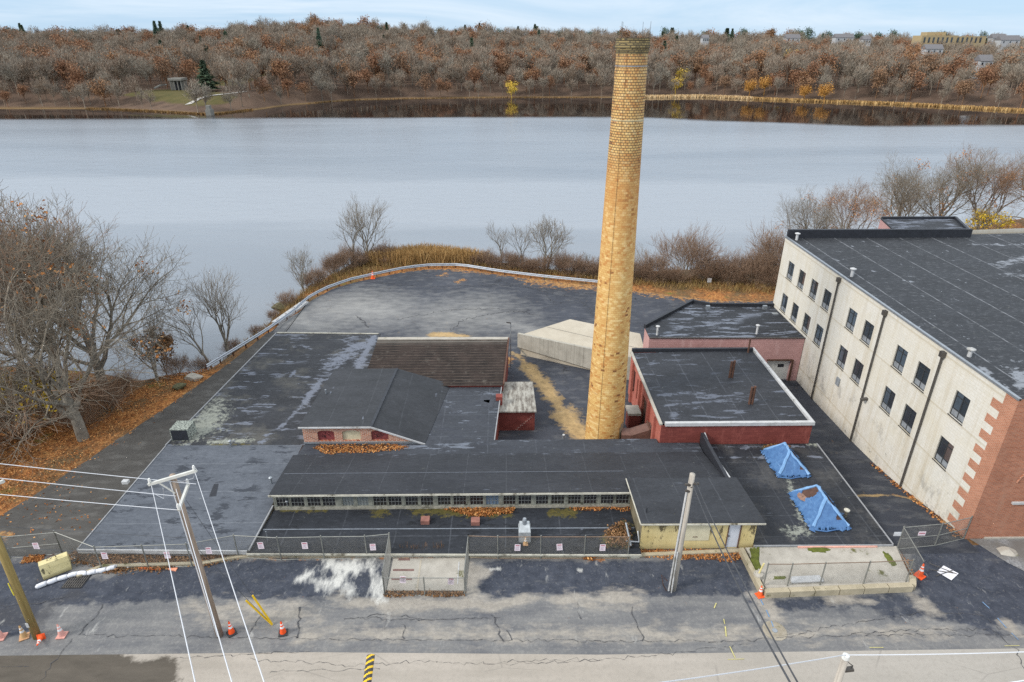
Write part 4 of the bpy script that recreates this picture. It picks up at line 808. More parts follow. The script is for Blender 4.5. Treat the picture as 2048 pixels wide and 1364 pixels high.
m.build('retaining_wall', M_rampwall, t)

# ------------------------------------------------------------------ small red annex, pit wall, duct
NP = [(-.62, 45.35), (2.5, 45.35), (2.45, 50.0), (-.25, 50.0)]
t = base_thing('red_annex', 'small red block annex with a patchy white sheet roof and a cracked front', 'shed', NP)
MB().prism(NP, -2.3, .02).build('wall', B_red, t)
def sheetw():
    m = M('patchy_white_sheet'); p = m.pos(); c = m.mix(m.mr(m.noise(m.vec(p, (2.5, .6, 1)), 1.3, 8, .7), .42, .62), lin(160, 157, 148), lin(92, 84, 76)); return m.out(c, .8)
MB().prism([(-.72, 45.0), (2.62, 45.0), (2.52, 50.05), (-.25, 50.05)], .06, .17, bottom=True).build('roof', sheetw(), t)
ck = MB(); pts = []; q = Vector((.9, 45.33, -2.0))
for k in range(8): pts += [q.copy(), q + Vector((0, 0, .2))]; q += Vector((.2, 0, .2))
ck.tube([p for p in pts if p.z < .0], .02, 4).build('step_crack', plain('pale_mortar', lin(186, 150, 140), .9), t); MB().box(-.75, -.2, 46.0, 46.6, .17, .95).build('chimney_stub', B_red, t)
t = thing('pit_wall', 'low mossy concrete pit wall between the red annex and the chimney', 'wall', (1.5, 40.9, -2.0))
m = MB(); m.box(-.75, 4.2, 41.2, 41.45, -2.0, -.35).box(4.0, 4.2, 40.3, 41.2, -2.0, -.35); m.build('wall', M_conc, t); MB().box(-.75, 4.25, 41.17, 41.48, -.35, -.30).build('coping', M_white, t)
q = g(1127, 878, -.9); t = thing('standpipe', 'short grey pipe standing by the pit wall near the chimney', 'pipe', (q.x, q.y, -1.9)); MB().tube([(q.x, q.y, -1.9), (q.x, q.y, -.55)], .08, 8).build('pipe', M_grey, t); MB().lathe([(.1, -.55), (.1, -.48)], (q.x, q.y, 0), 10).build('cap', M_white, t)
t = thing('flue_duct', 'brown steel duct running from the red building into the chimney', 'duct', (10.8, 42.3, -1))
d_ = MB(); d_.bar((9.3, 42.55, -.75), (10.1, 42.45, -.72), 1.05, 1.0).bar((10.05, 42.45, -.72), (11.75, 42.4, -.05), 1.05, .95); d_.build('duct_body', M_brownmetal, t)
MB().bar((11.5, 42.42, -.16), (11.62, 42.42, -.12), 1.3, 1.2).build('flange', M_rust, t)
t = thing('brick_stub', 'short dark brick pier with a concrete cap beside the chimney base', 'pier', (11.0, 46.2, -2.2)); MB().box(10.4, 11.35, 45.2, 46.4, -2.2, -.4).build('pier', B_red, t); MB().box(10.3, 11.38, 45.1, 46.5, -.4, -.2).build('cap', M_conc, t)

# ------------------------------------------------------------------ chimney
CX, CY = 8.1, 43.6
def stack_mat():
    m = M('glazed_yellow_radial_brick'); p = m.pos(); x, y, z = m.sep(p)
    th = m.ma('ARCTAN2', m.ma('SUBTRACT', y, CY), m.ma('SUBTRACT', x, CX)); u = m.ma('MULTIPLY', th, 1.28)
    def bt(c1, c2, mo, ms, bias=0.0):
        t = m.n('ShaderNodeTexBrick'); m.set(t.inputs['Vector'], m.comb(u, z)); t.inputs['Scale'].default_value = 1; t.inputs['Brick Width'].default_value = .28; t.inputs['Row Height'].default_value = .165
        t.inputs['Mortar Size'].default_value = ms; t.inputs['Mortar Smooth'].default_value = .2; t.inputs['Color1'].default_value = c1; t.inputs['Color2'].default_value = c2; t.inputs['Mortar'].default_value = mo; t.inputs['Bias'].default_value = bias; return t
    a = bt(lin(216, 180, 114), lin(200, 158, 96), lin(186, 136, 76), .012)
    c = a.outputs['Color']
    row = m.ma('FLOOR', m.ma('DIVIDE', z, .165)); cu = m.ma('FLOOR', m.ma('ADD', m.ma('DIVIDE', u, .28), m.ma('MULTIPLY', m.ma('MODULO', row, 2.0), .5)))
    wn_ = m.n('ShaderNodeTexWhiteNoise', noise_dimensions='2D'); m.set(wn_.inputs['Vector'], m.comb(cu, row)); wv = wn_.outputs['Value']
    wv = m.ma('ADD', wv, m.ma('MULTIPLY', m.ma('SUBTRACT', m.noise(p, .6, 6, .65), .5), 1.1))
    c = m.mix(m.mr(wv, .78, .9, 0, .7), c, lin(186, 126, 66)); c = m.mix(m.mr(wv, .98, 1.04, 0, .85), c, lin(120, 80, 50)); c = m.mix(m.mr(wv, .2, .06, 0, .6), c, lin(232, 204, 146))
    st = m.noise(m.vec(p, (1.2, 1.2, .5)), .6, 6, .65); c = m.mix(m.mr(m.ma('ADD', st, m.mr(z, 3, 22, -.03, .07)), .5, .7, 0, .45), c, lin(196, 142, 78))
    zn = m.ma('ADD', z, m.ma('MULTIPLY', m.ma('SUBTRACT', m.noise(p, .8, 5), .5), 3.0)); ob = m.ma('MULTIPLY', m.mr(zn, 13.0, 19.5), m.mr(z, 21.4, 21.1)); c = m.mix(m.ma('MULTIPLY', ob, m.mr(m.noise(p, 2.2, 6, .7), .36, .6, .15, .5)), c, lin(176, 116, 58))
    rw = m.noise(m.comb(m.ma('MULTIPLY', u, .35), m.ma('MULTIPLY', z, 2.4)), .9, 5, .7); c = m.mix(m.mr(rw, .62, .72, 0, .12), c, lin(160, 104, 52))
    mo = m.ma('MULTIPLY', a.outputs['Fac'], m.mr(z, 16.5, 21.5)); c = m.mix(m.ma('MULTIPLY', mo, .55), c, lin(84, 68, 48))
    b2 = bt((0, 0, 0, 1), (0, 0, 0, 1), (1, 1, 1, 1), .028); dj = m.ma('MULTIPLY', b2.outputs['Fac'], m.mr(z, 19.2, 21.5)); c = m.mix(m.ma('MULTIPLY', dj, .8), c, lin(82, 66, 48))
    so_ = m.mr(m.ma('ADD', z, m.ma('MULTIPLY', m.noise(m.vec(p, (1.5, 1.5, .8)), 1.5, 6, .7), 2.2)), 27.6, 29.2); c = m.mix(m.ma('MULTIPLY', so_, .6), c, lin(96, 88, 70))
    li = m.mr(m.ma('ABSOLUTE', m.ma('SUBTRACT', z, 23.3)), .0, .14, .7, 0); c = m.mix(m.ma('MULTIPLY', li, m.mr(m.noise(p, 2.2, 5), .4, .6)), c, lin(206, 198, 176))
    for zz in (1.2, 2.1, 5.5, 4.2, 3.2):
        k = m.mr(m.ma('ABSOLUTE', m.ma('SUBTRACT', z, zz)), .02, .06, .55, 0); c = m.mix(m.ma('MULTIPLY', k, m.mr(m.noise(p, 1.4, 4), .42, .56)), c, lin(140, 86, 44))
    m.bump(a.outputs['Fac'], -.25, .012)
    return m.out(c, .55, 0, .45)
t = thing('chimney', 'tall tapering yellow brick chimney stack with a sooty crown', 'chimney', (CX, CY, -2.2))
ZTOP = 28.1
sp = MB(); prof = [(1.54 + (0.985 - 1.54) * k / 40, -2.2 + (ZTOP - .75 + 2.2) * k / 40) for k in range(41)]; sp.lathe(prof, (CX, CY, 0), 64, caps=False); sp.build('shaft', stack_mat(), t, smooth=True)
r_ = .985
cr_ = MB(); cr_.lathe([(.985, 27.2), (1.01, 27.2), (1.01, 27.34), (1.03, 27.34), (1.03, 27.48), (1.05, 27.48), (1.05, 27.5), (1.08, 27.52), (1.08, 27.75), (1.05, 27.77), (1.05, 27.95), (1.07, 27.97), (1.07, ZTOP), (.8, ZTOP), (.8, 25.5)], (CX, CY, 0), 48, caps=False); cr_.build('crown', brick('sooty_crown_brick', lin(168, 148, 100), lin(104, 94, 70), lin(66, 62, 54), .27, .135, .03), t)
for k, (dx, dy) in enumerate(((-.85, -.55), (-.55, .85), (.7, .75), (.93, -.45))): MB().tube([(CX + dx, CY + dy, ZTOP - .3), (CX + dx, CY + dy, ZTOP + .9)], .010, 6).build('lightning_rod', M_dkpipe, t)
rad = lambda z: 1.54 + (.985 - 1.54) * (z + 2.2) / (ZTOP - .75 + 2.2)
cb2 = MB(); an = R(-118); pts = [(CX + (rad(z) + .03) * math.cos(an), CY + (rad(z) + .03) * math.sin(an), z) for z in np.linspace(-1, 27.5, 30)]; cb2.tube(pts, .010, 5); cb2.build('lightning_cable', plain('weathered_copper', lin(128, 98, 66), .6), t)
cb2 = MB(); an = R(-150); pts = [(CX + (rad(z) + .06 + .12 * (k == 2)) * math.cos(an - .06 * k), CY + (rad(z) + .05) * math.sin(an - .06 * k), z) for k, z in enumerate((27.6, 26.4, 25.4, 24.4))]; cb2.tube(pts, .012, 5); cb2.build('loose_wire', M_dkpipe, t)
for zz in (23.3, 26.5): MB().lathe([(rad(zz) + .012, zz - .03), (rad(zz) + .02, zz - .02), (rad(zz) + .02, zz + .02), (rad(zz) + .012, zz + .03)], (CX, CY, 0), 48, caps=False).build('steel_band', plain('pale_band', lin(190, 178, 140), .6) if zz < 24 else M_grey, t)
ph = MB(); an0 = R(-48); P_ = []
for j in range(6):
    for k in range(6): a_ = an0 + k * .10; z = -.9 + j * .26; P_.append((CX + (rad(z) + .02) * math.cos(a_), CY + (rad(z) + .02) * math.sin(a_), z))
ph.add(P_, [[j * 6 + k, j * 6 + k + 1, (j + 1) * 6 + k + 1, (j + 1) * 6 + k] for j in range(5) for k in range(5) if not (j == 4 and k in (0, 4))]).build('cement_patch', plain('cement_patch', lin(150, 140, 118), .9), t)

# ------------------------------------------------------------------ big cream mill on the right
WX = 28.5
t = thing('cream_mill', 'large cream painted mill with two rows of dark windows and brick toothed corner', 'building', (WX + 20, 46, -2.2))
wy = [60.42, 57.86, 55.21, 52.64, 48.19, 45.65, 41.13, 38.52, 34.5]; WW = 1.34
holes = []
for y in wy:
    for zt, h in ((8.05, 1.76), (4.65, 1.85)): holes.append((62.2 - y, 62.2 - y + WW, zt - h + 2.6, zt + 2.6))
m = MB(); wall_holes(m, (WX, 62.2, -2.6), (0, -1, 0), (-1, 0, 0), 62.2 - 30.95, 12.6, holes, .16)
m.poly([(WX, 62.2, -2.6), (WX, 62.2, 10), (70, 66.6, 10), (70, 66.6, -2.6)][::-1]); m.build('wall', B_mill, t)
# toothed brick corner: a column plus teeth, set 3 mm proud of the painted wall
m = MB(); X0 = WX - .003
m.poly([(WX, 30.95, -1.5), (WX, 30.0, -1.5), (WX, 30.0, 10.0), (WX, 30.95, 10.0)])
for k in range(10):
    z = 9.15 - k * 1.07; m.box(X0, WX + .05, 30.95, 31.72, z - .55, z)
m.build('brick_quoin', B_quoin, t)
m = MB(); wall_holes(m, (WX, 30.0, -1.0), (1, 0, 0), (0, -1, 0), 45, 11.0, [], .1); m.build('front_wall', B_front, t, label='red-brown brick street front')
MB().box(WX + 2.0, WX + 4.2, 29.88, 30.0, 2.72, 2.86).build('window_sill', M_white, t); MB().box(WX + 1.2, 60, 29.9, 30.0, -.4, .12).build('foundation', M_conc, t)
ar = MB(); ar.tube([(WX + 3.0 + 1.2 * math.cos(a), 29.985, 4.3 + .9 * math.sin(a)) for a in np.linspace(math.pi, math.pi / 2, 9)], .06, 4).build('arch_line', B_quoin, t)
sheet_roof('roof', ([(WX + .12, 30.1), (110, 30.1)], [(WX + .12, 62.0), (110, 66.6)]), 9.9, E_mill, t, 160, 70, {'dust': [('l', G2([(1990, 530), (2060, 515)], 9.9), .5, .25), ('l', G2([(2010, 548), (2070, 552)], 9.9), .4, .2), ('l', G2([(2035, 740), (2046, 775)], 9.9), .4, .3), ('l', G2([(1948, 489), (2060, 489)], 9.9), .3, .12), ('l', G2([(1905, 521), (1985, 521)], 9.9), .1, .05), ('l', G2([(1965, 738), (1985, 765), (2000, 775)], 9.9), .2, .25)]})
cp = MB(); cp.bar((WX + .02, 30.0, 9.98), (WX + .02, 62.2, 9.98), .2, .14); cp.build('roof_edge', M_grey, t)
MB().box(WX + .1, 47.2, 61.9, 62.25, 9.85, 10.75).build('parapet', M_black, t)
tw = MB(); tw.prism([(39.6, 62.3), (47.2, 62.3), (49.2, 67.6), (41.0, 67.6)], 6, 10.35); two = tw.build('stair_tower', B_pink, t, label='pink stair tower behind the roof parapet')
MB().poly([(39.75, 62.45, 10.38), (47.05, 62.45, 10.38), (49.0, 67.4, 10.38), (41.1, 67.4, 10.38)]).build('roof', E_pink, two)
tp = MB(); tp.bar((49.1, 67.5, 10.48), (41.05, 67.5, 10.48), .25, .3).bar((49.1, 67.5, 10.48), (47.15, 62.4, 10.48), .25, .3).bar((41.0, 67.5, 10.42), (39.65, 62.4, 10.42), .12, .14).build('parapet', M_black, two)
def mill_window(name, h):
    o = MB(); w2 = WW / 2
    o.box(-w2, -w2 + .07, -.02, .06, 0, h).box(w2 - .07, w2, -.02, .06, 0, h).box(-w2 + .07, w2 - .07, -.02, .06, h - .07, h).box(-w2 + .07, w2 - .07, -.02, .06, 0, .07)
    o.box(-.035, .035, -.015, .05, .07, h - .07).box(-w2 + .07, w2 - .07, -.01, .05, .46, .53).box(-w2 + .07, w2 - .07, -.01, .05, h - .42, h - .36)
    return o.mesh(name, M_frame)
G_blind = glass_mat('curtained_window_glass', lin(88, 78, 76), .15); G_mid = glass_mat('sky_grey_window_glass', lin(72, 82, 92), .1)
WM = {1.76: mill_window('window', 1.76), 1.85: mill_window('window', 1.85)}; panes = {}
for h in WM:
    w2 = WW / 2
    p_ = MB(); p_.box(-w2 + .07, w2 - .07, .02, .03, .53, h - .07); r_l = MB(); r_l.box(-w2 + .07, -.035, .02, .03, .53, h - .07, 0).box(.035, w2 - .07, .02, .03, .53, h - .07, 1); q_ = MB(); q_.box(-w2 + .07, -.035, .0, .03, .07, .46).box(.035, w2 - .07, .0, .03, .07, .46); s_ = MB(); s_.box(-w2 - .04, w2 + .04, -.14, .0, -.06, -.004)
    panes[h] = (p_.mesh('pane', G_dark), q_.mesh('lower_panel', M_panel), s_.mesh('sill', M_sill), [p_.mesh('pane', G_dark), r_l.mesh('pane', [G_dark, G_blind]), r_l.mesh('pane', [G_mid, G_dark]), p_.mesh('pane', G_mid)])
for y in wy:
    for zt, h in ((8.05, 1.76), (4.65, 1.85)):
        wn = link('window', WM[h], t, Vector((WX + .10, y - WW / 2, zt - h)) - wloc(t)); wn.rotation_euler.z = R(-90)
        pv = panes[h]; pk = int(y * 7 + h * 100) % 5
        for nm, me in zip(('pane', 'lower_panel', 'sill'), (pv[3][pk % 4], pv[1], pv[2])): link(nm, me, wn)
for y in (50.5, 43.3, 36.4):
    dp = MB(); dp.tube([(WX - .12, y, 9.45), (WX - .12, y, float(yard(0, y)) + .02)], .075, 8); d_o = dp.build('downpipe', M_dkpipe, t)
    MB().box(WX - .28, WX - .01, y - .17, y + .17, 9.4, 9.78).build('hopper', M_dkpipe, d_o)
for (px, py, h) in ((1703, 553, .62), (1593, 480, .6), (1938, 713, .45)): vent_pipe(t, g(px, py, 9.9), h, .13, mat=M_white)
q = hx(1677, 763, WX); MB().box(WX - .12, WX, q.y - .25, q.y + .25, q.z - .35, q.z + .35).build('wall_box', M_panel, t)
q = hx(1735, 797, WX); MB().bar((WX, q.y, q.z), (WX - .5, q.y, q.z - .1), .25, .16).build('wall_lamp', M_dkpipe, t)
# ------------------------------------------------------------------ chain link fences
M_link = plain('chain_link_wire', lin(122, 120, 114), .6, .4, .2); M_post = plain('fence_post_steel', lin(140, 140, 134), .55, .5, .2); M_rustrail = plain('rusty_fence_rail', lin(128, 108, 92), .7, .2, .3)
def fence(name, label, pts, ht=1.75, posts=None, rails=('top', 'bottom'), rail_mat=None, cat='fence', zb=None, pitch=.085, lean=0.0):
    zb = zb or (lambda x, y: float(yard(x, y)))
    P_ = [Vector((x, y, zb(x, y))) for x, y in pts]; t = thing(name, label, cat, P_[0]); up = Vector((lean, 0, ht))
    fb = MB()
    for a, b in zip(P_[:-1], P_[1:]):
        L = (b - a).length; n_ = int(L / pitch); d = (b - a) / L; s_ = ht / (L) if L else 0
        r_ = .0032
        for k in range(-int(ht / pitch), n_ + 1):
            for sg in (1, -1):
                u0, v0, u1, v1 = k * pitch, 0, k * pitch + ht, ht
                if sg < 0: u0, u1 = u1, u0
                # clip to the panel
                if max(u0, u1) <= 0 or min(u0, u1) >= L: continue
                def at(u): return (u - u0) / (u1 - u0)
                lo, hi = sorted((at(0), at(L))); lo, hi = max(0, lo), min(1, hi)
                if hi - lo < .02: continue
                q0 = a + d * (u0 + (u1 - u0) * lo) + up * lo * .97 + Vector((0, 0, .03)); q1 = a + d * (u0 + (u1 - u0) * hi) + up * hi * .97 + Vector((0, 0, .03))
                nn = Vector((-d.y, d.x, 0)) * r_; e = (q1 - q0).normalized().cross(nn.normalized()) * r_
                fb.add([q0 - nn, q0 + e, q0 + nn, q1 - nn, q1 + e, q1 + nn], [[0, 1, 4, 3], [1, 2, 5, 4], [2, 0, 3, 5]])
    fb.build('chain_link', M_link, t)
    for p in (P_ if posts is None else [Vector((x, y, zb(x, y))) for x, y in posts]): MB().tube([p - Vector((0, 0, .2)), p + up * 1.06], .036, 8).build('post', M_post, t)
    for r_ in rails:
        f = {'top': 1.0, 'bottom': .04, 'mid': .5}[r_]; rb = MB()
        for a, b in zip(P_[:-1], P_[1:]): rb.tube([a + up * f, b + up * f], .024, 6)
        rb.build('rail', rail_mat or M_post, t)
    return t
gp = lambda px, py: tuple(g(px, py, 0)[:2])
FW = [gp(*p) for p in [(126, 1108), (205, 1140), (298, 1137), (385, 1134), (478, 1116), (563, 1121), (649, 1119), (735, 1118), (783, 1113)]]
fence('chain_link_fence', 'chain-link fence along the leaf strip from the jersey barrier to the concrete pad', FW)
PADL, PADF1, PADF2, PADR = gp(783, 1113), gp(770, 1192), gp(930, 1192), gp(938, 1117)
fence('chain_link_fence', 'short chain-link fence return on the left side of the sunken concrete pad', [PADL, PADF1], posts=[PADF1])
fence('chain_link_fence', 'short chain-link fence return on the right side of the sunken concrete pad', [PADF2, PADR], posts=[PADR])
pg = fence('chain_link_gate', 'chain-link gate with a cross rail along the street side of the concrete pad', [PADF1, tuple((Vector(PADF1) + Vector(PADF2)) / 2), PADF2], ht=1.35, rails=('top', 'bottom'), cat='gate')
fence('chain_link_fence', 'rusty chain-link fence from the concrete pad to the yellow shed', [PADR] + [gp(*p) for p in [(996, 1119), (1081, 1119), (1168, 1119), (1255, 1119)]], rail_mat=M_rustrail)
fence('chain_link_gate', 'chain-link gate across the driveway beside the leaning yellow-brown pole', [gp(-70, 1122), gp(22, 1118), gp(126, 1108)], ht=1.7, rails=('top', 'mid', 'bottom'), cat='gate')
fence('chain_link_fence', 'slanting chain-link side fence at the right edge of the raised concrete pad', [(23.6, 29.0), (23.15, 26.2)], zb=lambda x, y: .3, ht=1.6, posts=[])
fence('chain_link_fence', 'chain-link fence with rusty rail along the front of the raised concrete pad', [tuple(g(*p, .4)[:2]) for p in [(1527, 1170), (1575, 1170), (1640, 1168), (1727, 1166), (1812, 1162)]], zb=lambda x, y: .4, ht=1.55, rail_mat=M_rustrail, rails=('top',))
fence('chain_link_gate', 'left leaf of the chain-link gate across the alley', [(23.75, 29.1), tuple(g(1867, 1092)[:2])], ht=1.75, rails=('top', 'mid', 'bottom'), cat='gate', posts=[(23.75, 29.1)])
fence('chain_link_gate', 'right leaf of the chain-link gate, swung toward the brick mill corner', [tuple(g(1869, 1092)[:2]), tuple(g(1927, 1077)[:2])], ht=1.75, rails=('top', 'mid', 'bottom'), cat='gate')
# ------------------------------------------------------------------ notices on the fences
def notice_mat():
    m = M('pink_notice'); p = m.obj(); x, y, z = m.sep(p); c = lin(222, 206, 212)
    return m.out(m.mix(m.noise(m.pos(), 5, 3), lin(214, 198, 206), lin(228, 214, 218)), .6)
M_sign = notice_mat(); M_print = plain('faded_red_print', lin(176, 112, 124), .7); M_print2 = plain('faded_grey_print', lin(150, 140, 152), .7)
sg = MB(); sg.box(-.17, .17, -.006, .006, -.23, .23); SG = sg.mesh('notice_board', M_sign)
sh_ = MB(); sh_.box(-.12, .12, -.009, -.0062, .12, .19); SH = sh_.mesh('heading', M_print)
sl_ = MB()
for k in range(5): sl_.box(-.12, .12 - .03 * (k % 3), -.009, -.0062, .05 - k * .05, .068 - k * .05)
SLN = sl_.mesh('small_print', M_print2)
signs = [((73, 1091), 28.9, 'notice on the driveway gate near the leaning pole'), ((210, 1110), None, 'pink notice on the fence just right of the yellow concrete barrier'), ((335, 1109), None, 'pink notice on the fence left of the tall wire pole, over leaves'), ((418, 1100), None, 'pink notice on the fence just right of the tall wire pole'), ((522, 1090), None, 'pink notice on the fence at the corner of the pale flat roof'), ((610, 1090), None, 'pink notice on the fence above the white dust patch, second from the pad'), ((746, 1093), None, 'pink notice on the fence nearest the left side of the sunken pad'),
         ((806, 1158), 26.0, 'pink notice on the left half of the pad gate'), ((902, 1161), 26.0, 'pink notice on the right half of the pad gate'), ((1035, 1094), None, 'pink notice on the rusty fence below the rooftop fan'), ((1119, 1093), None, 'pink notice on the rusty fence, middle one of three'), ((1205, 1094), None, 'pink notice on the rusty fence nearest the yellow shed')]
for (px, py), Y, lb in signs:
    if Y is None:
        best = None
        for a, b in zip(FW[:-1] + [PADR, gp(996, 1119), gp(1081, 1119), gp(1168, 1119)], FW[1:] + [gp(996, 1119), gp(1081, 1119), gp(1168, 1119), gp(1255, 1119)]):
            for f in np.linspace(0, 1, 40):
                y = a[1] + (b[1] - a[1]) * f; x = a[0] + (b[0] - a[0]) * f; q = hy(px, py, y)
                if best is None or abs(q.x - x) < best[0]: best = (abs(q.x - x), q)
        q = best[1]
    else: q = hy(px, py, Y)
    t = thing('notice', lb, 'sign', (q.x, q.y - .05, q.z), 'notices on the chain-link fences'); t.rotation_euler.x = R(-4); t.rotation_euler.y = R(random.Random(px).uniform(-5, 5))
    link('board', SG, t); link('heading', SH, t); link('small_print', SLN, t)
for px, py, lb in ((1795, 1068, 'blank white notice on the left leaf of the alley gate'), (1844, 1067, 'white notice with faded red print on the alley gate')):
    q = hy(px, py, 29.0); t = thing('notice', lb, 'sign', q, 'notices on the alley gate'); MB().box(q.x - .22, q.x + .22, q.y - .006, q.y + .006, q.z - .15, q.z + .15).build('board', plain('white_notice', lin(206, 208, 212), .6) if px < 1800 else M_sign, t)
    if px > 1800: MB().box(q.x - .18, q.x + .18, q.y - .009, q.y - .0062, q.z - .03, q.z + .06).build('heading', M_print, t)

# ------------------------------------------------------------------ traffic cones
def cone_meshes(col, basecol, nm):
    mo, mb_, mw = plain(nm + '_cone_plastic', col, .55, 0, .1), plain(nm + '_cone_base', basecol, .8), plain(nm + '_cone_band', lin(224, 222, 222), .4, 0, .05)
    f = lambda z: .155 - .125 * z / .72
    b = MB(); b.box(-.2, .2, -.2, .2, 0, .04); b.lathe([(.175, .04), (.16, .06)], (0, 0, 0), 18)
    c = MB(); c.lathe([(f(.04), .04), (f(.72), .74), (.02, .76)], (0, 0, 0), 20, caps=False)
    k1 = MB(); k1.lathe([(f(.36) + .003, .36), (f(.47) + .003, .47)], (0, 0, 0), 20, caps=False); k2 = MB(); k2.lathe([(f(.55) + .003, .55), (f(.62) + .003, .62)], (0, 0, 0), 20, caps=False)
    return b.mesh('base', mb_), c.mesh('cone', mo, smooth=True), k1.mesh('reflective_band', mw), k2.mesh('reflective_band', mw)
CM = {'orange': cone_meshes(lin(232, 92, 40), lin(232, 92, 40), 'orange'), 'black': cone_meshes(lin(236, 84, 30), lin(52, 52, 54), 'black_based'), 'pink': cone_meshes(lin(216, 158, 146), lin(206, 150, 138), 'faded_pink'), 'tan': cone_meshes(lin(196, 158, 110), lin(180, 140, 104), 'faded_tan')}
for kind, p, sc, rz, lb, tilt in [('black', g(567, 1268), 1.12, 12, 'orange cone on a black base right of the crossed yellow guy guards', 0), ('black', g(464, 1268), 1.12, 40, 'orange cone on a black base beside the foot of the tall wire pole', 0), ('pink', g(125, 1273), 1.1, 5, 'sun-faded pink cone standing right of the yellow-brown pole', 0), ('tan', g(50, 1276), 1.1, 30, 'faded tan cone just left of the yellow-brown pole', 0), ('pink', g(2, 1277), 1.25, 10, 'faded pink cone at the left edge of the frame', 0),
                                   ('orange', g(85, 1279), .9, 20, 'toppled orange cone lying at the foot of the yellow-brown pole', 80), ('orange', g(746, 558, LZ), 1.5, 10, 'small far orange cone by the guard rail at the back of the lot', 0), ('orange', g(1519, 1193), 1.0, 15, 'orange cone at the left front corner of the raised concrete pad', 0), ('orange', g(1838, 1154), 1.25, 30, 'orange cone on the dark asphalt right of the raised concrete pad', 0), ('tan', g(1051, 1090, .42), .75, 0, 'small pale tan cone standing on the roof in front of the fan', 0)]:
    t = thing('traffic_cone', lb, 'traffic cone', (p.x, p.y, p.z + (.07 if not tilt else .2)), 'traffic cones', R(rz)); t.scale = (sc,) * 3; t.rotation_euler.x = R(tilt)
    for nm, me in zip(('base', 'cone', 'reflective_band', 'reflective_band'), CM[kind]): link(nm, me, t)

# ------------------------------------------------------------------ utility poles and wires
def wood(name, a, b):
    m = M(name); p = m.pos(); n = m.noise(m.vec(p, (6, 6, .35)), 1.4, 7, .7); c = m.mix(m.mr(n, .32, .68), a, b); c = m.mix(m.mr(m.noise(m.vec(p, (9, 9, .25)), 1.2, 4, .7), .6, .7, 0, .6), c, tuple(q * .35 for q in a[:3]) + (1,)); return m.out(c, .9)
W_grey = wood('weathered_pole_wood', lin(126, 110, 96), lin(170, 152, 136)); W_pale = wood('pale_grey_pole_wood', lin(150, 142, 132), lin(190, 182, 170)); W_yel = wood('treated_yellow_pole_wood', lin(130, 112, 66), lin(166, 146, 94))
M_pale = plain('pale_crossarm', lin(196, 196, 190), .7, 0, .12); M_wire = plain('bare_wire', lin(206, 208, 212), .5, .1, .05); M_dwire = plain('dark_cable', lin(70, 72, 76), .7); M_ins = plain('white_insulator', lin(214, 214, 210), .3, 0, .05)
def wire(name, label, a, b, sag=.25, r=.015, mat=None, group='overhead wires'):
    a, b = Vector(a), Vector(b); pts = [a.lerp(b, k / 16) - Vector((0, 0, sag * 4 * (k / 16) * (1 - k / 16))) for k in range(17)]
    o = MB().tube(pts, r, 5).build(name, mat or M_wire); return tag(o, label, 'wire', group)
PB = Vector((-14.87, 23.43, 0)); PT = Vector((-14.98, 23.43, 10.3))
t = thing('utility_pole', 'tall weathered wooden pole with two pale crossarms and three wires from the left', 'utility pole', PB)
MB().tube([PB - Vector((0, 0, .3)), PB.lerp(PT, .5), PT], [.19, .165, .13], 14).build('pole', W_grey, t, smooth=True)
A1a, A1b = hy(297, 968, 23.7), hy(393, 940, 23.0); A2a, A2b = hy(376, 966, 24.0), hy(357, 1022, 22.6)
A1a, A1b = Vector((-15.95, 23.75, 10.0)), Vector((-13.85, 23.05, 10.15)); 
def arm(p, q, z, y): return None
A1a = hy(297, 969, 23.25); A1b = hy(393, 941, 23.25); A2a = hy(377, 967, 23.6); A2b = hy(357, 1021, 22.3)
for a, b in ((A1a, A1b), (A2a, A2b)):
    ca = MB().bar(a, b, .11, .13).build('crossarm', M_pale, t)
    for f in (.04, .96): q = Vector(a).lerp(Vector(b), f); MB().lathe([(.03, 0), (.03, .12), (.07, .12), (.05, .2), (.07, .2), (.04, .3)], q, 10).build('insulator', M_ins, ca)
MB().tube([PT + Vector((-.1, -.14, -.3)), PB + Vector((-.05, -.2, 3)), PB + Vector((.0, -.2, .2))], .03, 6).build('ground_wire', M_wire, t)
br_ = MB(); br_.bar(PT + Vector((-.6, -.2, -.25)), PT + Vector((0, -.16, -.9)), .05, .05); br_.build('arm_brace', M_pale, t); MB().box(PB.x - .06, PB.x + .06, 23.2, 23.22, .85, 1.05).build('tag', M_white, t)
jm = MB(); jm.tube([A1b + Vector((0, 0, .1)), A1b + Vector((-.3, .1, -.5)), PT + Vector((.3, .1, -.45)), PT + Vector((.1, 0, -.3))], .014, 5); jm.tube([A1a + Vector((.1, 0, -.5)), A1a + Vector((.5, 0, -.8)), A1a + Vector((.6, 0, -.2))], .014, 5); jm.build('jumper_wire', M_wire, t)
LB = Vector((-24.29, 23.46, 0)); t = thing('utility_pole', 'yellow-brown wooden pole leaning out of the left edge, cones at its foot', 'utility pole', LB); LT = Vector((-24.0, 23.46, 10.2))
MB().tube([LB - Vector((0, 0, .3)), LB.lerp(LT, .5), LT], [.2, .18, .15], 14).build('pole', W_yel, t, smooth=True)
MB().box(LB.x - .07, LB.x + .07, 23.22, 23.24, 1.0, 1.3).build('tag', M_white, t); MB().tube([LB + Vector((-.02, -.2, 4.0)), LB + Vector((.0, -.2, 3.2))], .025, 6).build('yellow_strip', plain('yellow_marker', lin(214, 200, 60), .6), t)
LA = hy(-60, 975, 23.5); ca = MB().bar(hy(-60, 985, 23.0), hy(8, 962, 23.4), .12, .14).build('crossarm', M_pale, t)
CB_ = Vector((9.38, 26.16, 0)); CT = Vector((9.53, 26.16, 8.03)); t = thing('utility_pole', 'pale grey wooden pole with a white conduit beside the yellow shed', 'utility pole', CB_)
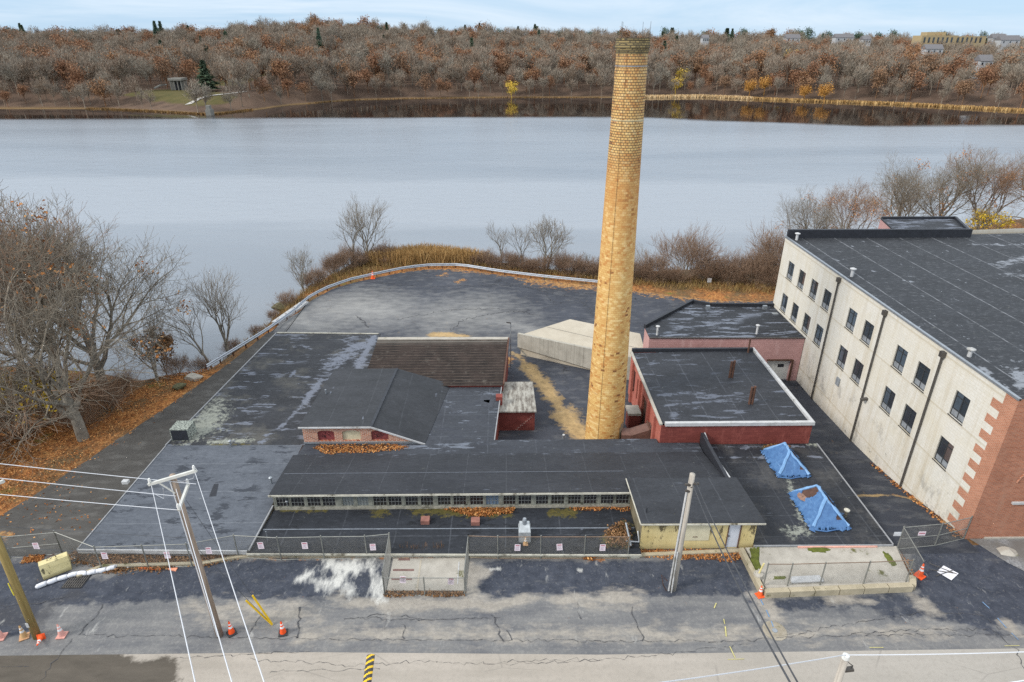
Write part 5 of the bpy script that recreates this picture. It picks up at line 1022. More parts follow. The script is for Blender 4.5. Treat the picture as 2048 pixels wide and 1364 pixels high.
MB().tube([CB_ - Vector((0, 0, .3)), CB_.lerp(CT, .5), CT], [.19, .165, .14], 14).build('pole', W_pale, t, smooth=True)
cd_ = MB(); cd_.tube([CB_ + Vector((-.24, -.08, 0)), CT + Vector((-.2, -.08, -1.0))], .055, 8); cd_.tube([CB_ + Vector((-.12, -.22, 0)), CB_ + Vector((-.1, -.2, 3.0))], .04, 8); cd_.build('conduit', M_white, t)
hw = MB(); 
for dx, dz in ((-.22, -.6), (.22, -.55), (.0, -.75), (-.18, -1.0)): hw.bar(CT + Vector((dx * .3, -.1, dz)), CT + Vector((dx * 1.6, -.14, dz + .05)), .1, .1)
hw.build('cable_clamp', M_dkpipe, t)
dr = MB(); dr.tube([CB_ + Vector((-.35, -.1, .0)), CB_ + Vector((-.6, -.1, .5)), CB_ + Vector((-.75, -.05, 1.2)), CB_ + Vector((-.4, -.1, .8))], .03, 6).build('loose_cable', M_brown, t)
RT = hy(1690, 1318, 15.0); RB = Vector((RT.x, RT.y, 0)); t = thing('utility_pole', 'pale wooden pole topped with a grey light at the bottom edge on the right', 'utility pole', RB)
MB().tube([RB, RT], [.17, .12], 14).build('pole', W_pale, t, smooth=True); MB().lathe([(.1, 0), (.13, .06), (.11, .2), (.03, .24)], RT, 12).build('pole_cap', M_ins, t)
lm = MB(); lm.tube([RT + Vector((.08, 0, -.1)), RT + Vector((.35, 0, -.35)), RT + Vector((.32, 0, -.5))], .025, 6); lm.bar(RT + Vector((.1, 0, -.55)), RT + Vector((.4, 0, -.5)), .16, .1); lm.build('lamp_arm', M_dkpipe, t)
# wires
FA = Vector((-24.6, 23.3, 9.9))
wire('power_line', 'upper one of three white wires running left from the tall crossarm pole', hy(-40, 923, 23.2), hy(392, 968, 23.3), .02)
wire('power_line', 'middle one of three white wires running left from the tall crossarm pole', hy(-40, 952, 23.2), hy(352, 992, 23.2), .02)
wire('power_line', 'lowest one of three white wires running left from the tall crossarm pole', hy(-40, 985, 23.1), hy(357, 1020, 22.4), .02)
wire('power_line', 'thin sagging wire crossing low over the left driveway gate', hy(-40, 1050, 24.0), hy(372, 1076, 23.6), .02, .012, M_dwire)
wire('communication_cable', 'low grey cable running left along the street fence', hy(-40, 1093, 24.5), hy(395, 1112, 23.6), .02, .014, M_dwire)
wire('power_line', 'white wire dropping from the left end of the crossarm toward the street', hy(303, 972, 23.2), hy(398, 1400, 8), .1, .014)
wire('power_line', 'white wire dropping from the right end of the crossarm toward the street', hy(390, 945, 23.2), hy(540, 1400, 8), .1, .014)
wire('power_line', 'white wire dropping alongside the tall crossarm pole toward the street', hy(352, 978, 23.0), hy(474, 1400, 8), .1, .014)
wire('guy_wire', 'thin guy wire from the crossarm pole down to the yellow guards', hy(372, 1000, 23.5), g(545, 1250), .02, .010, M_dwire, 'guy wires')
wire('guy_wire', 'thin guy wire running lower on the crossarm pole to the yellow guards', hy(384, 1085, 23.5), g(545, 1250), .02, .010, M_dwire, 'guy wires')
wire('service_cable', 'left one of two dark cables crossing the street from the pole by the shed', CT + Vector((.05, -.1, -.55)), hy(1600, 1400, 9), .35, .026, M_dwire)
wire('service_cable', 'right one of two dark cables crossing the street from the pole by the shed', CT + Vector((.2, -.1, -.45)), hy(1615, 1400, 9), .25, .022, M_dwire)
wire('power_line', 'white wire running from the lower right pole toward the bottom middle', hy(1300, 1368, 11), RT + Vector((0, 0, .22)), .05, .018)
wire('power_line', 'white wire running right from the lower right pole', RT + Vector((0, 0, .2)), hy(2100, 1302, 15), .05, .018)
wire('power_line', 'short white wire across the bottom right corner', hy(1900, 1380, 12), hy(2100, 1352, 12), .05, .016)
for a, b, lb in (((492, 1201), (545, 1250), 'lower yellow plastic guard on a guy wire'), ((505, 1191), (546, 1251), 'upper yellow plastic guard on a guy wire')):
    q1 = g(*b); q0 = hy(a[0], a[1], q1.y + (23.5 - q1.y) * .22)
    t = thing('guy_guard', lb, 'guy guard', q1, 'yellow guy wire guards'); MB().tube([q1, q0], .05, 8).build('guard', plain('yellow_guard_plastic', lin(222, 182, 34), .5, 0, .08) if 'lower' in lb else bpy.data.materials['yellow_guard_plastic'], t); MB().lathe([(.055, 0), (.055, .1)], q1, 8).build('ground_anchor', M_grey, t)

# ------------------------------------------------------------------ barrier, sandbags, grate, litter
a0, a1 = g(88, 1162), g(145, 1140); d_ = (a1 - a0); d_.z = 0; L = d_.length; d_.normalize(); n_ = Vector((-d_.y, d_.x, 0))
t = thing('jersey_barrier', 'stained yellow concrete barrier block at the driveway mouth', 'barrier', a0)
def barmat():
    m = M('stained_yellow_concrete'); p = m.pos(); c = m.mix(m.mr(m.noise(p, 1.2, 6), .3, .7), lin(196, 182, 132), lin(220, 206, 158)); c = m.mix(m.mr(m.noise(m.vec(p, (2.4, 2.4, .7)), 1.3, 6, .7), .58, .63, 0, .9), c, lin(58, 56, 44)); c = m.mix(m.mr(m.sep(p)[2], .25, .05, 0, .6), c, lin(96, 92, 56)); return m.out(c, .9)
pr = [(0, 0), (.0, .3), (.1, .7), (.2, .95), (.55, 1.0), (.85, .7), (.95, .3), (.95, 0)]; V_ = [a0 + n_ * u + Vector((0, 0, z)) for u, z in pr] + [a1 + n_ * u + Vector((0, 0, z)) for u, z in pr]; k = len(pr)
m = MB(); m.add(V_, [[i, (i + 1) % k, k + (i + 1) % k, k + i][::-1] for i in range(k)] + [list(range(k)), list(range(k, 2 * k))[::-1]]); m.build('block', barmat(), t)
MB().tube([a0.lerp(a1, .3) + n_ * .4 + Vector((0, 0, .97)), a0.lerp(a1, .35) + n_ * .35 + Vector((0, 0, 1.2)), a0.lerp(a1, .6) + n_ * .4 + Vector((0, 0, 1.25)), a0.lerp(a1, .62) + n_ * .4 + Vector((0, 0, 1.0))], .025, 6).build('lifting_loop', M_rust, t)
line = [g(*p) for p in [(75, 1178), (100, 1168), (125, 1160), (150, 1152), (180, 1150), (205, 1145), (234, 1138)]]; M_bag = plain('white_sandbag', lin(214, 214, 218), .8, 0, .08, 5)
bags = resample([(p.x, p.y) for p in line], 9)
for k in range(8):
    a, b = Vector((*bags[k], .17)), Vector((*bags[k + 1], .17)); d = (b - a); L = d.length; d.normalize(); s_ = MB(); rr = random.Random(k); 
    s_.tube([a + d * L * f + Vector((0, rr.gauss(0, .015), rr.gauss(0, .01))) for f in (.0, .05, .2, .5, .8, .95, 1.0)], [.09, .125, .135, .14, .135, .125, .09], 12)
    o = s_.build('sandbag', M_bag, smooth=True); tag(o, 'white sandbag in the curving row in front of the yellow barrier', 'sandbag', 'row of white sandbags')
def flat_thing(name, label, cat, pts, z, mat, th=.03, group=None, kind=None):
    q = [g(*p, z) for p in pts]; o = MB().prism([(v.x, v.y) for v in q], z + .05, z + .05 + th, bottom=True).build(name, mat); return tag(o, label, cat, group)
flat_thing('plastic_sheet', 'crumpled white triangular sheet on the kerb beside the sandbags', 'sheet', [(250, 1130), (285, 1128), (262, 1136), (255, 1138)], .05, M_white, .06)
flat_thing('barricade_board', 'orange board lying flat by the leaf strip', 'board', [(277, 1136), (322, 1138), (322, 1142), (278, 1140)], 0, plain('orange_board', lin(226, 120, 70), .6), .06)
flat_thing('barricade_board', 'short white and orange board left of the tall wire pole', 'board', [(334, 1139), (356, 1138), (352, 1144), (338, 1142)], 0, plain('orange_white_board', lin(226, 150, 118), .6), .06)
t = thing('drain_grate', 'dark iron drain grate in the wet patch by the sandbags', 'drain', g(153, 1165)); q = g(153, 1165)
gr = MB(); fr_ = MB(); 
for k in range(9): gr.box(q.x - .5 + k * .125 - .03, q.x - .5 + k * .125 + .03, q.y - .45, q.y + .45, .07, .10)
for k in range(5): gr.box(q.x - .53, q.x + .53, q.y - .45 + k * .22, q.y - .42 + k * .22, .072, .098)
gr.build('grille', M_dkpipe, t); fr_.box(q.x - .6, q.x + .6, q.y - .5, q.y + .5, .055, .068); fr_.build('frame', M_black, t)
q = g(1549, 1263); t = thing('water_valve_cover', 'round iron valve cover in a sandy patch of the street', 'valve cover', q); MB().lathe([(.14, .07), (.14, .095)], (q.x, q.y, 0), 16).build('cover', M_grey, t); MB().lathe([(.62, .066), (.55, .075)], (q.x, q.y, 0), 14).build('collar', M_dirt, t)
# speed bump
a0, a1 = g(742, 1312), g(732, 1385); t = thing('speed_bump', 'black rubber speed bump with yellow diagonal stripes', 'speed bump', a0); n_ = 9
d_ = (a1 - a0); d_.z = 0; L = d_.length; d_.normalize(); sx = Vector((-d_.y, d_.x, 0)); hh = lambda u: .07 + .075 * max(0, 1 - (u / .2) ** 2); us = [-.2, -.15, -.08, 0, .08, .15, .2]
bm_ = MB(); ys_ = MB()
N_ = 60
for k in range(N_):
    for j in range(len(us) - 1):
        l0, l1 = k / N_ * L, (k + 1) / N_ * L; pts = [a0 + d_ * l + sx * u + Vector((0, 0, hh(u))) for l, u in ((l0, us[j]), (l1, us[j]), (l1, us[j + 1]), (l0, us[j + 1]))]
        mid = (l0 + l1) / 2 + (us[j] + us[j + 1]) * .28; (ys_ if (mid % .34) < .13 else bm_).poly(pts)
bm_.build('ramp', plain('black_rubber_ramp', lin(62, 62, 64), .8), t); ys_.build('stripes', plain('yellow_reflective', lin(228, 184, 40), .6, 0, .08), t)
# fallen white sign with its legs, planks, raised pad
t = thing('fallen_sign', 'white sign board lying face down with dark tripod legs', 'sign', g(1893, 1150)); q = [g(*p) + Vector((0, 0, .1)) for p in [(1873, 1146), (1886, 1134), (1916, 1150), (1902, 1163)]]
MB().prism([(v.x, v.y) for v in q], .09, .12, bottom=True).build('board', plain('white_sign_board', lin(226, 226, 232), .5, 0, .03), t)
for a, b in (((1856, 1130), (1912, 1152)), ((1857, 1143), (1905, 1150)), ((1870, 1156), (1905, 1144))): MB().tube([g(*a) + Vector((0, 0, .16)), g(*b) + Vector((0, 0, .16))], .022, 6).build('leg', M_dkpipe, t)
RPAD = [(14.45, 29.05), (23.6, 29.05), (23.0, 26.45), (22.6, 26.15), (14.5, 25.85)]
t = thing('raised_pad', 'raised concrete pad with mossy edges and a stone kerb right of the shed', 'loading pad', (18.8, 27.5, 0)); MB().prism(RPAD, -.1, .34).build('slab', M_conc, t)
kb = MB(); K0, K1 = Vector((14.3, 25.62, .24)), Vector((22.75, 25.95, .24)); 
for k in range(6): a, b = K0.lerp(K1, k / 6 + .003), K0.lerp(K1, (k + 1) / 6 - .003); kb.bar(a, b, .32, .46 + .02 * math.sin(k * 5))
kb.bar((22.8, 25.98, .24), (23.15, 26.6, .24), .32, .44); kb.bar((14.25, 25.7, .22), (14.15, 28.9, .22), .26, .5); kb.build('kerb', M_kerb, t)
moss_m = plain('green_moss', lin(84, 90, 34), .95, 0, .4, 4)
mo_ = MB()
for i, pts in enumerate(([(1612, 1092), (1640, 1088), (1665, 1100), (1650, 1106), (1620, 1104)], [(1500, 1092), (1518, 1092), (1520, 1120), (1522, 1140), (1508, 1150), (1500, 1130)], [(1762, 1098), (1780, 1108), (1796, 1130), (1786, 1136), (1770, 1115)], [(1548, 1152), (1575, 1152), (1572, 1158), (1545, 1160)])):
    Q = [g(*p, .345) for p in pts]; c_ = sum(Q, Vector()) / len(Q); N2 = 26
    ring = []
    for k in range(N2):
        f = k / N2 * len(Q); i0 = int(f); p = Q[i0 % len(Q)].lerp(Q[(i0 + 1) % len(Q)], f - i0); rr_ = random.Random(i * 99 + k); ring.append(c_ + (p - c_) * rr_.uniform(.75, 1.1))
    mo_.add([(p.x, p.y, .348) for p in ring] + [(c_.x + (p.x - c_.x) * .5, c_.y + (p.y - c_.y) * .5, .39) for p in ring] + [(c_.x, c_.y, .40)], [[k, (k + 1) % N2, N2 + (k + 1) % N2, N2 + k] for k in range(N2)] + [[N2 + k, N2 + (k + 1) % N2, 2 * N2] for k in range(N2)])
mo_.build('moss', moss_m, t)
MB().bar((17.6, 29.0, .38), (22.4, 29.0, .38), .12, .08).build('pink_pipe', plain('pink_plastic_pipe', lin(206, 156, 140), .6), t)
t = thing('plank_bundle', 'bundle of white planks lying on the raised pad behind its fence', 'planks', g(1612, 1162, .36))
for k, (a, b) in enumerate((((1583, 1156), (1640, 1153)), ((1582, 1160), (1645, 1157)), ((1582, 1164), (1646, 1161)))): MB().bar(g(*a, .4), g(*b, .4), .17, .06 + .01 * k).build('plank', M_white, t)
q = g(1516, 1152, .36); t = thing('pipe_stub', 'yellow pipe set in a broken concrete collar on the raised pad', 'pipe', q); MB().lathe([(.3, 0), (.26, .2), (.12, .24)], q, 12).build('collar', M_conc, t); MB().tube([q + Vector((0, 0, .1)), q + Vector((.18, .0, .95))], .05, 8).build('pipe', plain('yellow_pipe', lin(200, 186, 130), .6), t)
t = thing('sunken_pad', 'square concrete pad fenced in beside the street, with rusty strips', 'loading pad', (-4.5, 27.3, 0)); Pq = [gp(787, 1120), gp(930, 1119), gp(928, 1184), gp(774, 1184)]; MB().prism(Pq[::-1], -.1, .12).build('slab', M_conc, t)
for a, b in (((797, 1119), (820, 1119)), ((786, 1140), (828, 1140)), ((783, 1158), (824, 1158))): MB().bar(g(*a, .125), g(*b, .125), .15, .012).build('rusty_strip', plain('rust_strip', lin(118, 92, 86), .9) if a[0] == 797 else bpy.data.materials['rust_strip'], t)
MB().bar(g(842, 1120, .125), g(834, 1180, .125), .09, .012).build('joint', M_deck, t); MB().bar(g(918, 1124, .125), g(915, 1168, .125), .06, .01).build('white_line', M_white, t)
# low kerb and leaf strip between fence and the roofs
t = thing('kerb_wall', 'low mossy concrete kerb along the leaf strip below the fence', 'kerb', (0, 28.6, 0))
kw = MB(); kpts = [g(*p) for p in [(150, 1162), (200, 1142), (300, 1139), (400, 1136), (465, 1124), (500, 1119), (640, 1120), (760, 1118)]]
for a, b in zip(kpts[:-1], kpts[1:]): kw.bar(a + Vector((0, .22, .1)), b + Vector((0, .22, .1)), .22, .2)
for a, b in (((940, 1117), (1260, 1118)), ((1262, 1116), (1490, 1106))): kw.bar(g(*a) + Vector((0, .1, .1)), g(*b) + Vector((0, .1, .1)), .25, .14)
kw.build('kerb', M_kerb, t)
# guard rail round the lot
GR = [tuple(g(*p, LZ)[:2]) for p in [(415, 742), (470, 708), (530, 671), (590, 628), (613, 605), (650, 584), (700, 566), (745, 556), (800, 544), (850, 537), (920, 536), (1000, 549), (1100, 561), (1200, 571)]]
pr_ = resample(GR, 34); t = thing('guard_rail', 'galvanised steel guard rail curving round the river side of the lot', 'guard rail', (pr_[0][0], pr_[0][1], LZ)); gm = MB()
for a, b in zip(pr_[:-1], pr_[1:]):
    a, b = Vector((*a, 0)), Vector((*b, 0)); d = (b - a).normalized(); n_ = Vector((-d.y, d.x, 0))
    prof = [(.00, .34), (.06, .40), (.06, .46), (.0, .52), (.0, .56), (.06, .62), (.06, .68), (.0, .74)]
    for (u0, z0), (u1, z1) in zip(prof[:-1], prof[1:]): gm.poly([a - n_ * u0 + Vector((0, 0, LZ + z0)), b - n_ * u0 + Vector((0, 0, LZ + z0)), b - n_ * u1 + Vector((0, 0, LZ + z1)), a - n_ * u1 + Vector((0, 0, LZ + z1))])
gm.build('beam', plain('pale_galvanised', lin(176, 182, 190), .45, .35, .12), t)
for a, b in zip(pr_[:-1:1], pr_[1::1]): d = Vector(b - a).normalized(); n_ = Vector((-d.y, d.x)); MB().box(a[0] + n_.x * .1 - .06, a[0] + n_.x * .1 + .06, a[1] + n_.y * .1 - .06, a[1] + n_.y * .1 + .06, LZ - .3, LZ + .72).build('post', M_rust, t)
for a, b, lb in (((560, 650), (604, 606), 'white painted concrete edging under the guard rail near the driveway'),):
    o = MB().bar(g(548, 648, LZ) + Vector((.2, 0, .1)), g(606, 606, LZ) + Vector((.3, 0, .1)), 1.0, .3).build('edging', M_white); tag(o, lb, 'kerb')
for p, s_, lb in ((g(385, 755, -2.0), .75, 'pale angular boulder beside the driveway verge'), (g(361, 772, -1.9), .6, 'low mossy boulder near the pale one by the driveway'), (g(2012, 1104, 0), .6, 'pale rock in the gravel by the brick mill front'), (g(568, 612, -3.4), 1.3, 'dark mossy rock at the waterline outside the guard rail')):
    rr = random.Random(int(p.x * 10)); bm2 = bmesh.new(); bmesh.ops.create_icosphere(bm2, subdivisions=3, radius=s_)
    ph_ = [(Vector((rr.gauss(0, 1), rr.gauss(0, 1), rr.gauss(0, 1))).normalized(), rr.uniform(.55, .9)) for _ in range(16)]
    for v in bm2.verts:
        for n_, d in ph_:
            e = v.co.dot(n_) - d * s_
            if e > 0: v.co -= n_ * e
        v.co.z *= .6; v.co.x *= 1.4
    me = bpy.data.meshes.new('boulder'); bm2.to_mesh(me); bm2.free(); me.materials.append(M_conc if 'pale' in lb and 'near' not in lb else plain('mossy_rock', lin(88, 86, 62), .9, 0, .4, 3)); o = link('boulder', me, None, p); tag(o, lb, 'rock', 'boulders')
t = thing('notice', 'small white notice on a post in the brush beyond the chimney', 'sign', g(1417, 573, LZ)); q = g(1417, 573, LZ); MB().tube([q, q + Vector((0, 0, .9))], .03, 6).build('post', M_post, t); MB().box(q.x - .28, q.x + .28, q.y - .03, q.y - .02, q.z + .6, q.z + 1.2).build('board', M_white, t)
# ------------------------------------------------------------------ vegetation materials
def isl(m): return m.n('ShaderNodeNewGeometry').outputs['Random Per Island']
def bark(name, a, b):
    m = M(name); p = m.obj(); return m.out(m.mix(m.mr(m.noise(p, 2.2, 6, .7), .35, .65), a, b), .95, 0, .15)
BK = bark('grey_bark', lin(104, 98, 90), lin(150, 144, 132)); TW = bark('brown_twig', lin(120, 111, 99), lin(148, 139, 125)); TWR = bark('reddish_twig', lin(128, 105, 88), lin(152, 128, 108))
def leafmat(name, stops, tr=False):
    m = M(name); return m.out(m.ramp(isl(m), stops), .8, 0, .2)
LF_o = leafmat('orange_leaves', [(0, lin(100, 64, 38)), (.3, lin(146, 92, 50)), (.65, lin(180, 120, 68)), (1, lin(206, 160, 104))])
LF_y = leafmat('yellow_leaves', [(0, lin(150, 128, 30)), (.5, lin(196, 170, 44)), (1, lin(180, 140, 60))])
LF_b = leafmat('brown_leaves', [(0, lin(90, 66, 46)), (.5, lin(130, 96, 66)), (1, lin(156, 120, 84))])
RD = leafmat('reed_straw', [(0, lin(138, 108, 66)), (.5, lin(174, 138, 88)), (1, lin(200, 168, 116))])
RDg = leafmat('mixed_dry_grass', [(0, lin(110, 88, 58)), (.4, lin(150, 122, 80)), (.7, lin(128, 112, 66)), (1, lin(184, 152, 102))])
RDd = leafmat('dull_reed_straw', [(0, lin(104, 80, 50)), (1, lin(150, 116, 72))])
RDp = leafmat('pale_reed_straw', [(0, lin(176, 146, 104)), (.5, lin(206, 176, 132)), (1, lin(222, 196, 154))])

# ------------------------------------------------------------------ near trees: recursive limbs down to twigs
def tubes(brs, n):
    """all branches with the same number of points -> one tube mesh"""
    P = np.array([b[0] for b in brs]); Rr = np.array([b[1] for b in brs]); B, K, _ = P.shape
    T = np.gradient(P, axis=1); T /= np.linalg.norm(T, axis=2, keepdims=True) + 1e-9
    ref = np.where(np.abs(T[..., 2:3]) < .9, [0, 0, 1.], [1., 0, 0]); A = np.cross(T, ref); A /= np.linalg.norm(A, axis=2, keepdims=True) + 1e-9; C = np.cross(T, A)
    an = np.arange(n) * 2 * np.pi / n
    V = P[:, :, None] + (A[:, :, None] * np.cos(an)[None, None, :, None] + C[:, :, None] * np.sin(an)[None, None, :, None]) * Rr[:, :, None, None]
    b = np.arange(B)[:, None, None] * K * n; i = np.arange(K - 1)[None, :, None] * n; j = np.arange(n)[None, None]
    q = np.stack([b + i + j, b + i + (j + 1) % n, b + i + n + (j + 1) % n, b + i + n + j], -1).reshape(-1, 4)
    return V.reshape(-1, 3), q
def rot_about(d, ang, az):
    a = np.cross(d, [0, 0, 1.]) if abs(d[2]) < .95 else np.cross(d, [1., 0, 0]); a /= np.linalg.norm(a); b = np.cross(d, a)
    return d * math.cos(ang) + (a * math.cos(az) + b * math.sin(az)) * math.sin(ang)
def make_tree(seed, H, r0, kids, ratio, ang, trunk=.4, stems=1, lean=(0, 0), trop=.10, wob=.16, stem_spread=.35, t0=.3, tw=.011):
    rg = np.random.default_rng(seed); out = {0: [], 1: []}; tips = []
    todo = []
    for s_ in range(stems):
        d = np.array([lean[0], lean[1], 1.0]); d /= np.linalg.norm(d)
        if stems > 1: d = rot_about(d, stem_spread * rg.uniform(.6, 1.2), 2 * math.pi * s_ / stems + rg.uniform(-.4, .4))
        todo.append((np.array([rg.uniform(-.2, .2) * (stems > 1), rg.uniform(-.2, .2) * (stems > 1), -.4]), d, H * trunk * rg.uniform(.85, 1.1), r0 * (1 if stems == 1 else .7), 0))
    L0 = H * trunk
    while todo:
        p, d, L, r, lv = todo.pop(); last = lv >= len(kids); K = 6 if lv < 2 else 4
        pts, rs = [p.copy()], [r]
        for k in range(1, K):
            d = d + rg.normal(0, wob * (1.0 if lv else .4), 3) + np.array([0, 0, trop]) * (1 if lv > 0 else .3); d /= np.linalg.norm(d)
            p = p + d * L / (K - 1); pts.append(p.copy()); rs.append(max(tw * .7, r * (1 - (.45 if not last else .7) * k / (K - 1))))
        out[0 if lv < 2 else 1].append((pts, rs, K))
        if last: tips.append((pts[-1], d)); continue
        nk = kids[lv]; nk = max(2, int(nk + rg.uniform(-.8, .8)))
        for c in range(nk):
            t = 1.0 if c == 0 else t0 + (1 - t0) * ((c + rg.uniform(-.3, .3)) / nk); t = min(1, max(.15, t)); f = t * (K - 1); i = min(K - 2, int(f)); q = pts[i] + (pts[i + 1] - pts[i]) * (f - i)
            dd = pts[i + 1] - pts[i]; dd = dd / np.linalg.norm(dd)
            nd = rot_about(dd, (ang * rg.uniform(.6, 1.25)) * (.45 if c == 0 else 1), c * 2.4 + rg.uniform(-.5, .5))
            rr_ = max(tw, rs[min(K - 1, int(round(f)))] * (.8 if c == 0 else rg.uniform(.45, .65)))
            base = H * ratio if lv == 0 else L * ratio * 1.6
            todo.append((q, nd, (H * ratio if lv == 0 else L * .66) * rg.uniform(.75, 1.15) * (1.15 - .35 * t if c else .82), rr_, lv + 1))
    ms = []
    for key, n in ((0, 7), (1, 3)):
        VV, QQ, o = [], [], 0
        for K in (4, 6):
            b = [(x[0], x[1]) for x in out[key] if x[2] == K]
            if b: v, q = tubes(b, n); VV.append(v); QQ.append(q + o); o += len(v)
        ms.append((np.concatenate(VV), np.concatenate(QQ)))
    return ms, tips
def leaf_quads(pts, size, rg, flat=.4):
    n = len(pts); P = np.asarray(pts, float); a = rg.normal(0, 1, (n, 3)); a[:, 2] *= flat; a /= np.linalg.norm(a, axis=1, keepdims=True); b = np.cross(a, rg.normal(0, 1, (n, 3)) * [1, 1, flat] + [0, 0, 1.0 - flat]); b /= np.linalg.norm(b, axis=1, keepdims=True) + 1e-9
    s_ = (size * rg.uniform(.6, 1.3, n))[:, None]; V = np.stack([P - a * s_ * .6, P - b * s_ * .35, P + a * s_ * .6, P + b * s_ * .35], 1).reshape(-1, 3)
    return V, np.arange(4 * n).reshape(-1, 4)
TREES = {}
def tree_kind(key, mats=(BK, TW), leaves=None, nleaf=0, lsize=.16, **kw):
    ms, tips = make_tree(**kw); r = [npmesh('trunk', *ms[0], mats[0], smooth=True), npmesh('crown', *ms[1], mats[1], smooth=True)]
    if leaves:
        rg = np.random.default_rng(kw['seed']); tp = np.array([t[0] for t in tips]); c = tp[rg.integers(0, len(tp), max(3, nleaf // 60))]
        pts = []; 
        for _ in range(nleaf): q = c[rg.integers(0, len(c))]; k = tp[np.argsort(((tp - q) ** 2).sum(1))[rg.integers(0, 40)]]; pts.append(k + rg.normal(0, .12, 3))
        V, Q = leaf_quads(pts, lsize, rg, .8); r.append(npmesh('leaves', V, Q, leaves))
    TREES[key] = r; print('tree', key, [len(m.polygons) for m in r], 'top', round(float(ms[1][0][:, 2].max()), 1), 'wid', round(float(np.ptp(ms[1][0][:, 0])), 1))
tree_kind('big', leaves=LF_o, nleaf=500, seed=11, H=14, r0=.36, kids=[9, 7, 6, 5, 4], ratio=.45, ang=.78, trunk=.33, trop=.10)
tree_kind('big2', mats=(BK, TWR), leaves=LF_o, nleaf=900, seed=23, H=14, r0=.30, kids=[7, 6, 6, 5, 3], ratio=.42, ang=.72, trunk=.36, trop=.10, stems=2, stem_spread=.3)
tree_kind('medium', seed=5, H=9, r0=.17, kids=[8, 6, 5, 4], ratio=.42, ang=.62, trunk=.36, trop=.12)
tree_kind('slim', seed=31, H=8, r0=.12, kids=[8, 5, 5, 3], ratio=.34, ang=.5, trunk=.5, trop=.15)
tree_kind('twin', seed=44, H=7, r0=.17, kids=[7, 6, 5, 4], ratio=.36, ang=.7, trunk=.42, stems=2, stem_spread=.3, trop=.1)
tree_kind('shrub', mats=(TW, TWR), seed=52, H=6.5, r0=.09, kids=[6, 6, 5, 3], ratio=.42, ang=.55, trunk=.30, stems=9, stem_spread=.75, trop=.10, t0=.15)
tree_kind('leafy', mats=(BK, TW), leaves=LF_y, nleaf=1500, seed=71, H=6, r0=.09, kids=[7, 6, 5, 3], ratio=.42, ang=.7, trunk=.35, stems=3, stem_spread=.5, lsize=.2)
tree_kind('golden', mats=(BK, TW), leaves=LF_b, nleaf=2600, seed=77, H=7, r0=.1, kids=[7, 6, 5, 3], ratio=.4, ang=.6, trunk=.4, lsize=.22)
def tree(kind, x, y, sc, rz, label, name='bare_tree', cat='tree', group=None, z=None, tilt=(0, 0), mats=None):
    t = thing(name, label, cat, (x, y, (landz(x, y) if z is None else z)), group, R(rz)); t.scale = (sc, sc, sc); t.rotation_euler.x, t.rotation_euler.y = R(tilt[0]), R(tilt[1])
    for me in TREES[kind]: link(me.name.split('.')[0], me, t)
    return t
tree('big', -35.4, 45.2, 1.4, 20, 'huge bare spreading tree whose trunk stands by the driveway bend')
tree('big2', -45, 51, 1.65, 80, 'tall bare tree with rusty leaf clusters behind the huge spreading tree')
tree('big', -52, 57, 1.75, 200, 'tallest bare tree at the left edge, crown against the water')
tree('big', -39.5, 55, 1.45, 150, 'bare round-crowned tree on the bank right of the two tallest ones')
tree('big2', -59, 52, 1.5, 300, 'bare tree half cut off by the left edge of the frame')
tree('medium', -46, 43, 1.2, 40, 'mid-sized bare tree low on the leafy bank at the left edge')
tree('medium', -34.3, 55.5, 1.0, 220, 'smaller bare tree leaning over the water behind the driveway bend')
tree('big2', -46, 59, 1.3, 20, 'bare tree at the water behind the tall left trees')
tree('leafy', -41, 46, 1.35, 0, 'shrub with bright yellow leaves under the huge spreading tree', 'leafy_shrub', 'shrub')
tree('leafy', -44.5, 41, 1.0, 90, 'low yellow-leaved shrub on the leafy bank near the left edge', 'leafy_shrub', 'shrub')
tree('golden', -35, 58.5, .9, 0, 'golden-brown leafy tree at the water behind the bare trees', 'leafy_tree')
tree('medium', -30.2, 62.6, 1.2, 100, 'bare tree at the guard rail end, the right one of a pair')
tree('slim', -31.0, 60.0, 1.15, 30, 'thin leaning bare tree left of the one at the guard rail end', tilt=(0, -14))
tree('medium', -26.6, 79.0, .8, 300, 'small bent bare tree outside the guard rail bend')
tree('medium', -20.3, 90.8, 1.2, 10, 'bare tree above the reeds, the taller of two')
tree('slim', -22.3, 90.2, 1.2, 200, 'thin bare tree above the reeds, left of the taller one')
tree('slim', -.2, 88.8, .9, 40, 'small bare tree at the right end of the reeds')
tree('slim', 2.6, 88.6, .95, 130, 'spindly bare tree between the reeds and the twin-trunked tree')
tree('twin', 6.2, 87.6, 1.35, 60, 'twin-trunked bare tree on the bank left of the chimney')
tree('slim', 12.2, 86, .45, 60, 'tiny bare sapling beside the left edge of the chimney')
tree('shrub', 25.7, 84.5, 1.3, 0, 'big bushy many-stemmed bare shrub right of the chimney', 'bare_shrub', 'shrub')
tree('slim', 20.2, 84.5, .7, 100, 'bare sapling bowed over left of the big bushy shrub', tilt=(0, 50))
tree('shrub', 33, 83.0, .75, 70, 'tangled bare shrub between the bushy shrub and the cream mill', 'bare_shrub', 'shrub')
tree('shrub', 38.5, 84.0, 1.4, 130, 'tall bare shrub just left of the cream mill corner', 'bare_shrub', 'shrub')
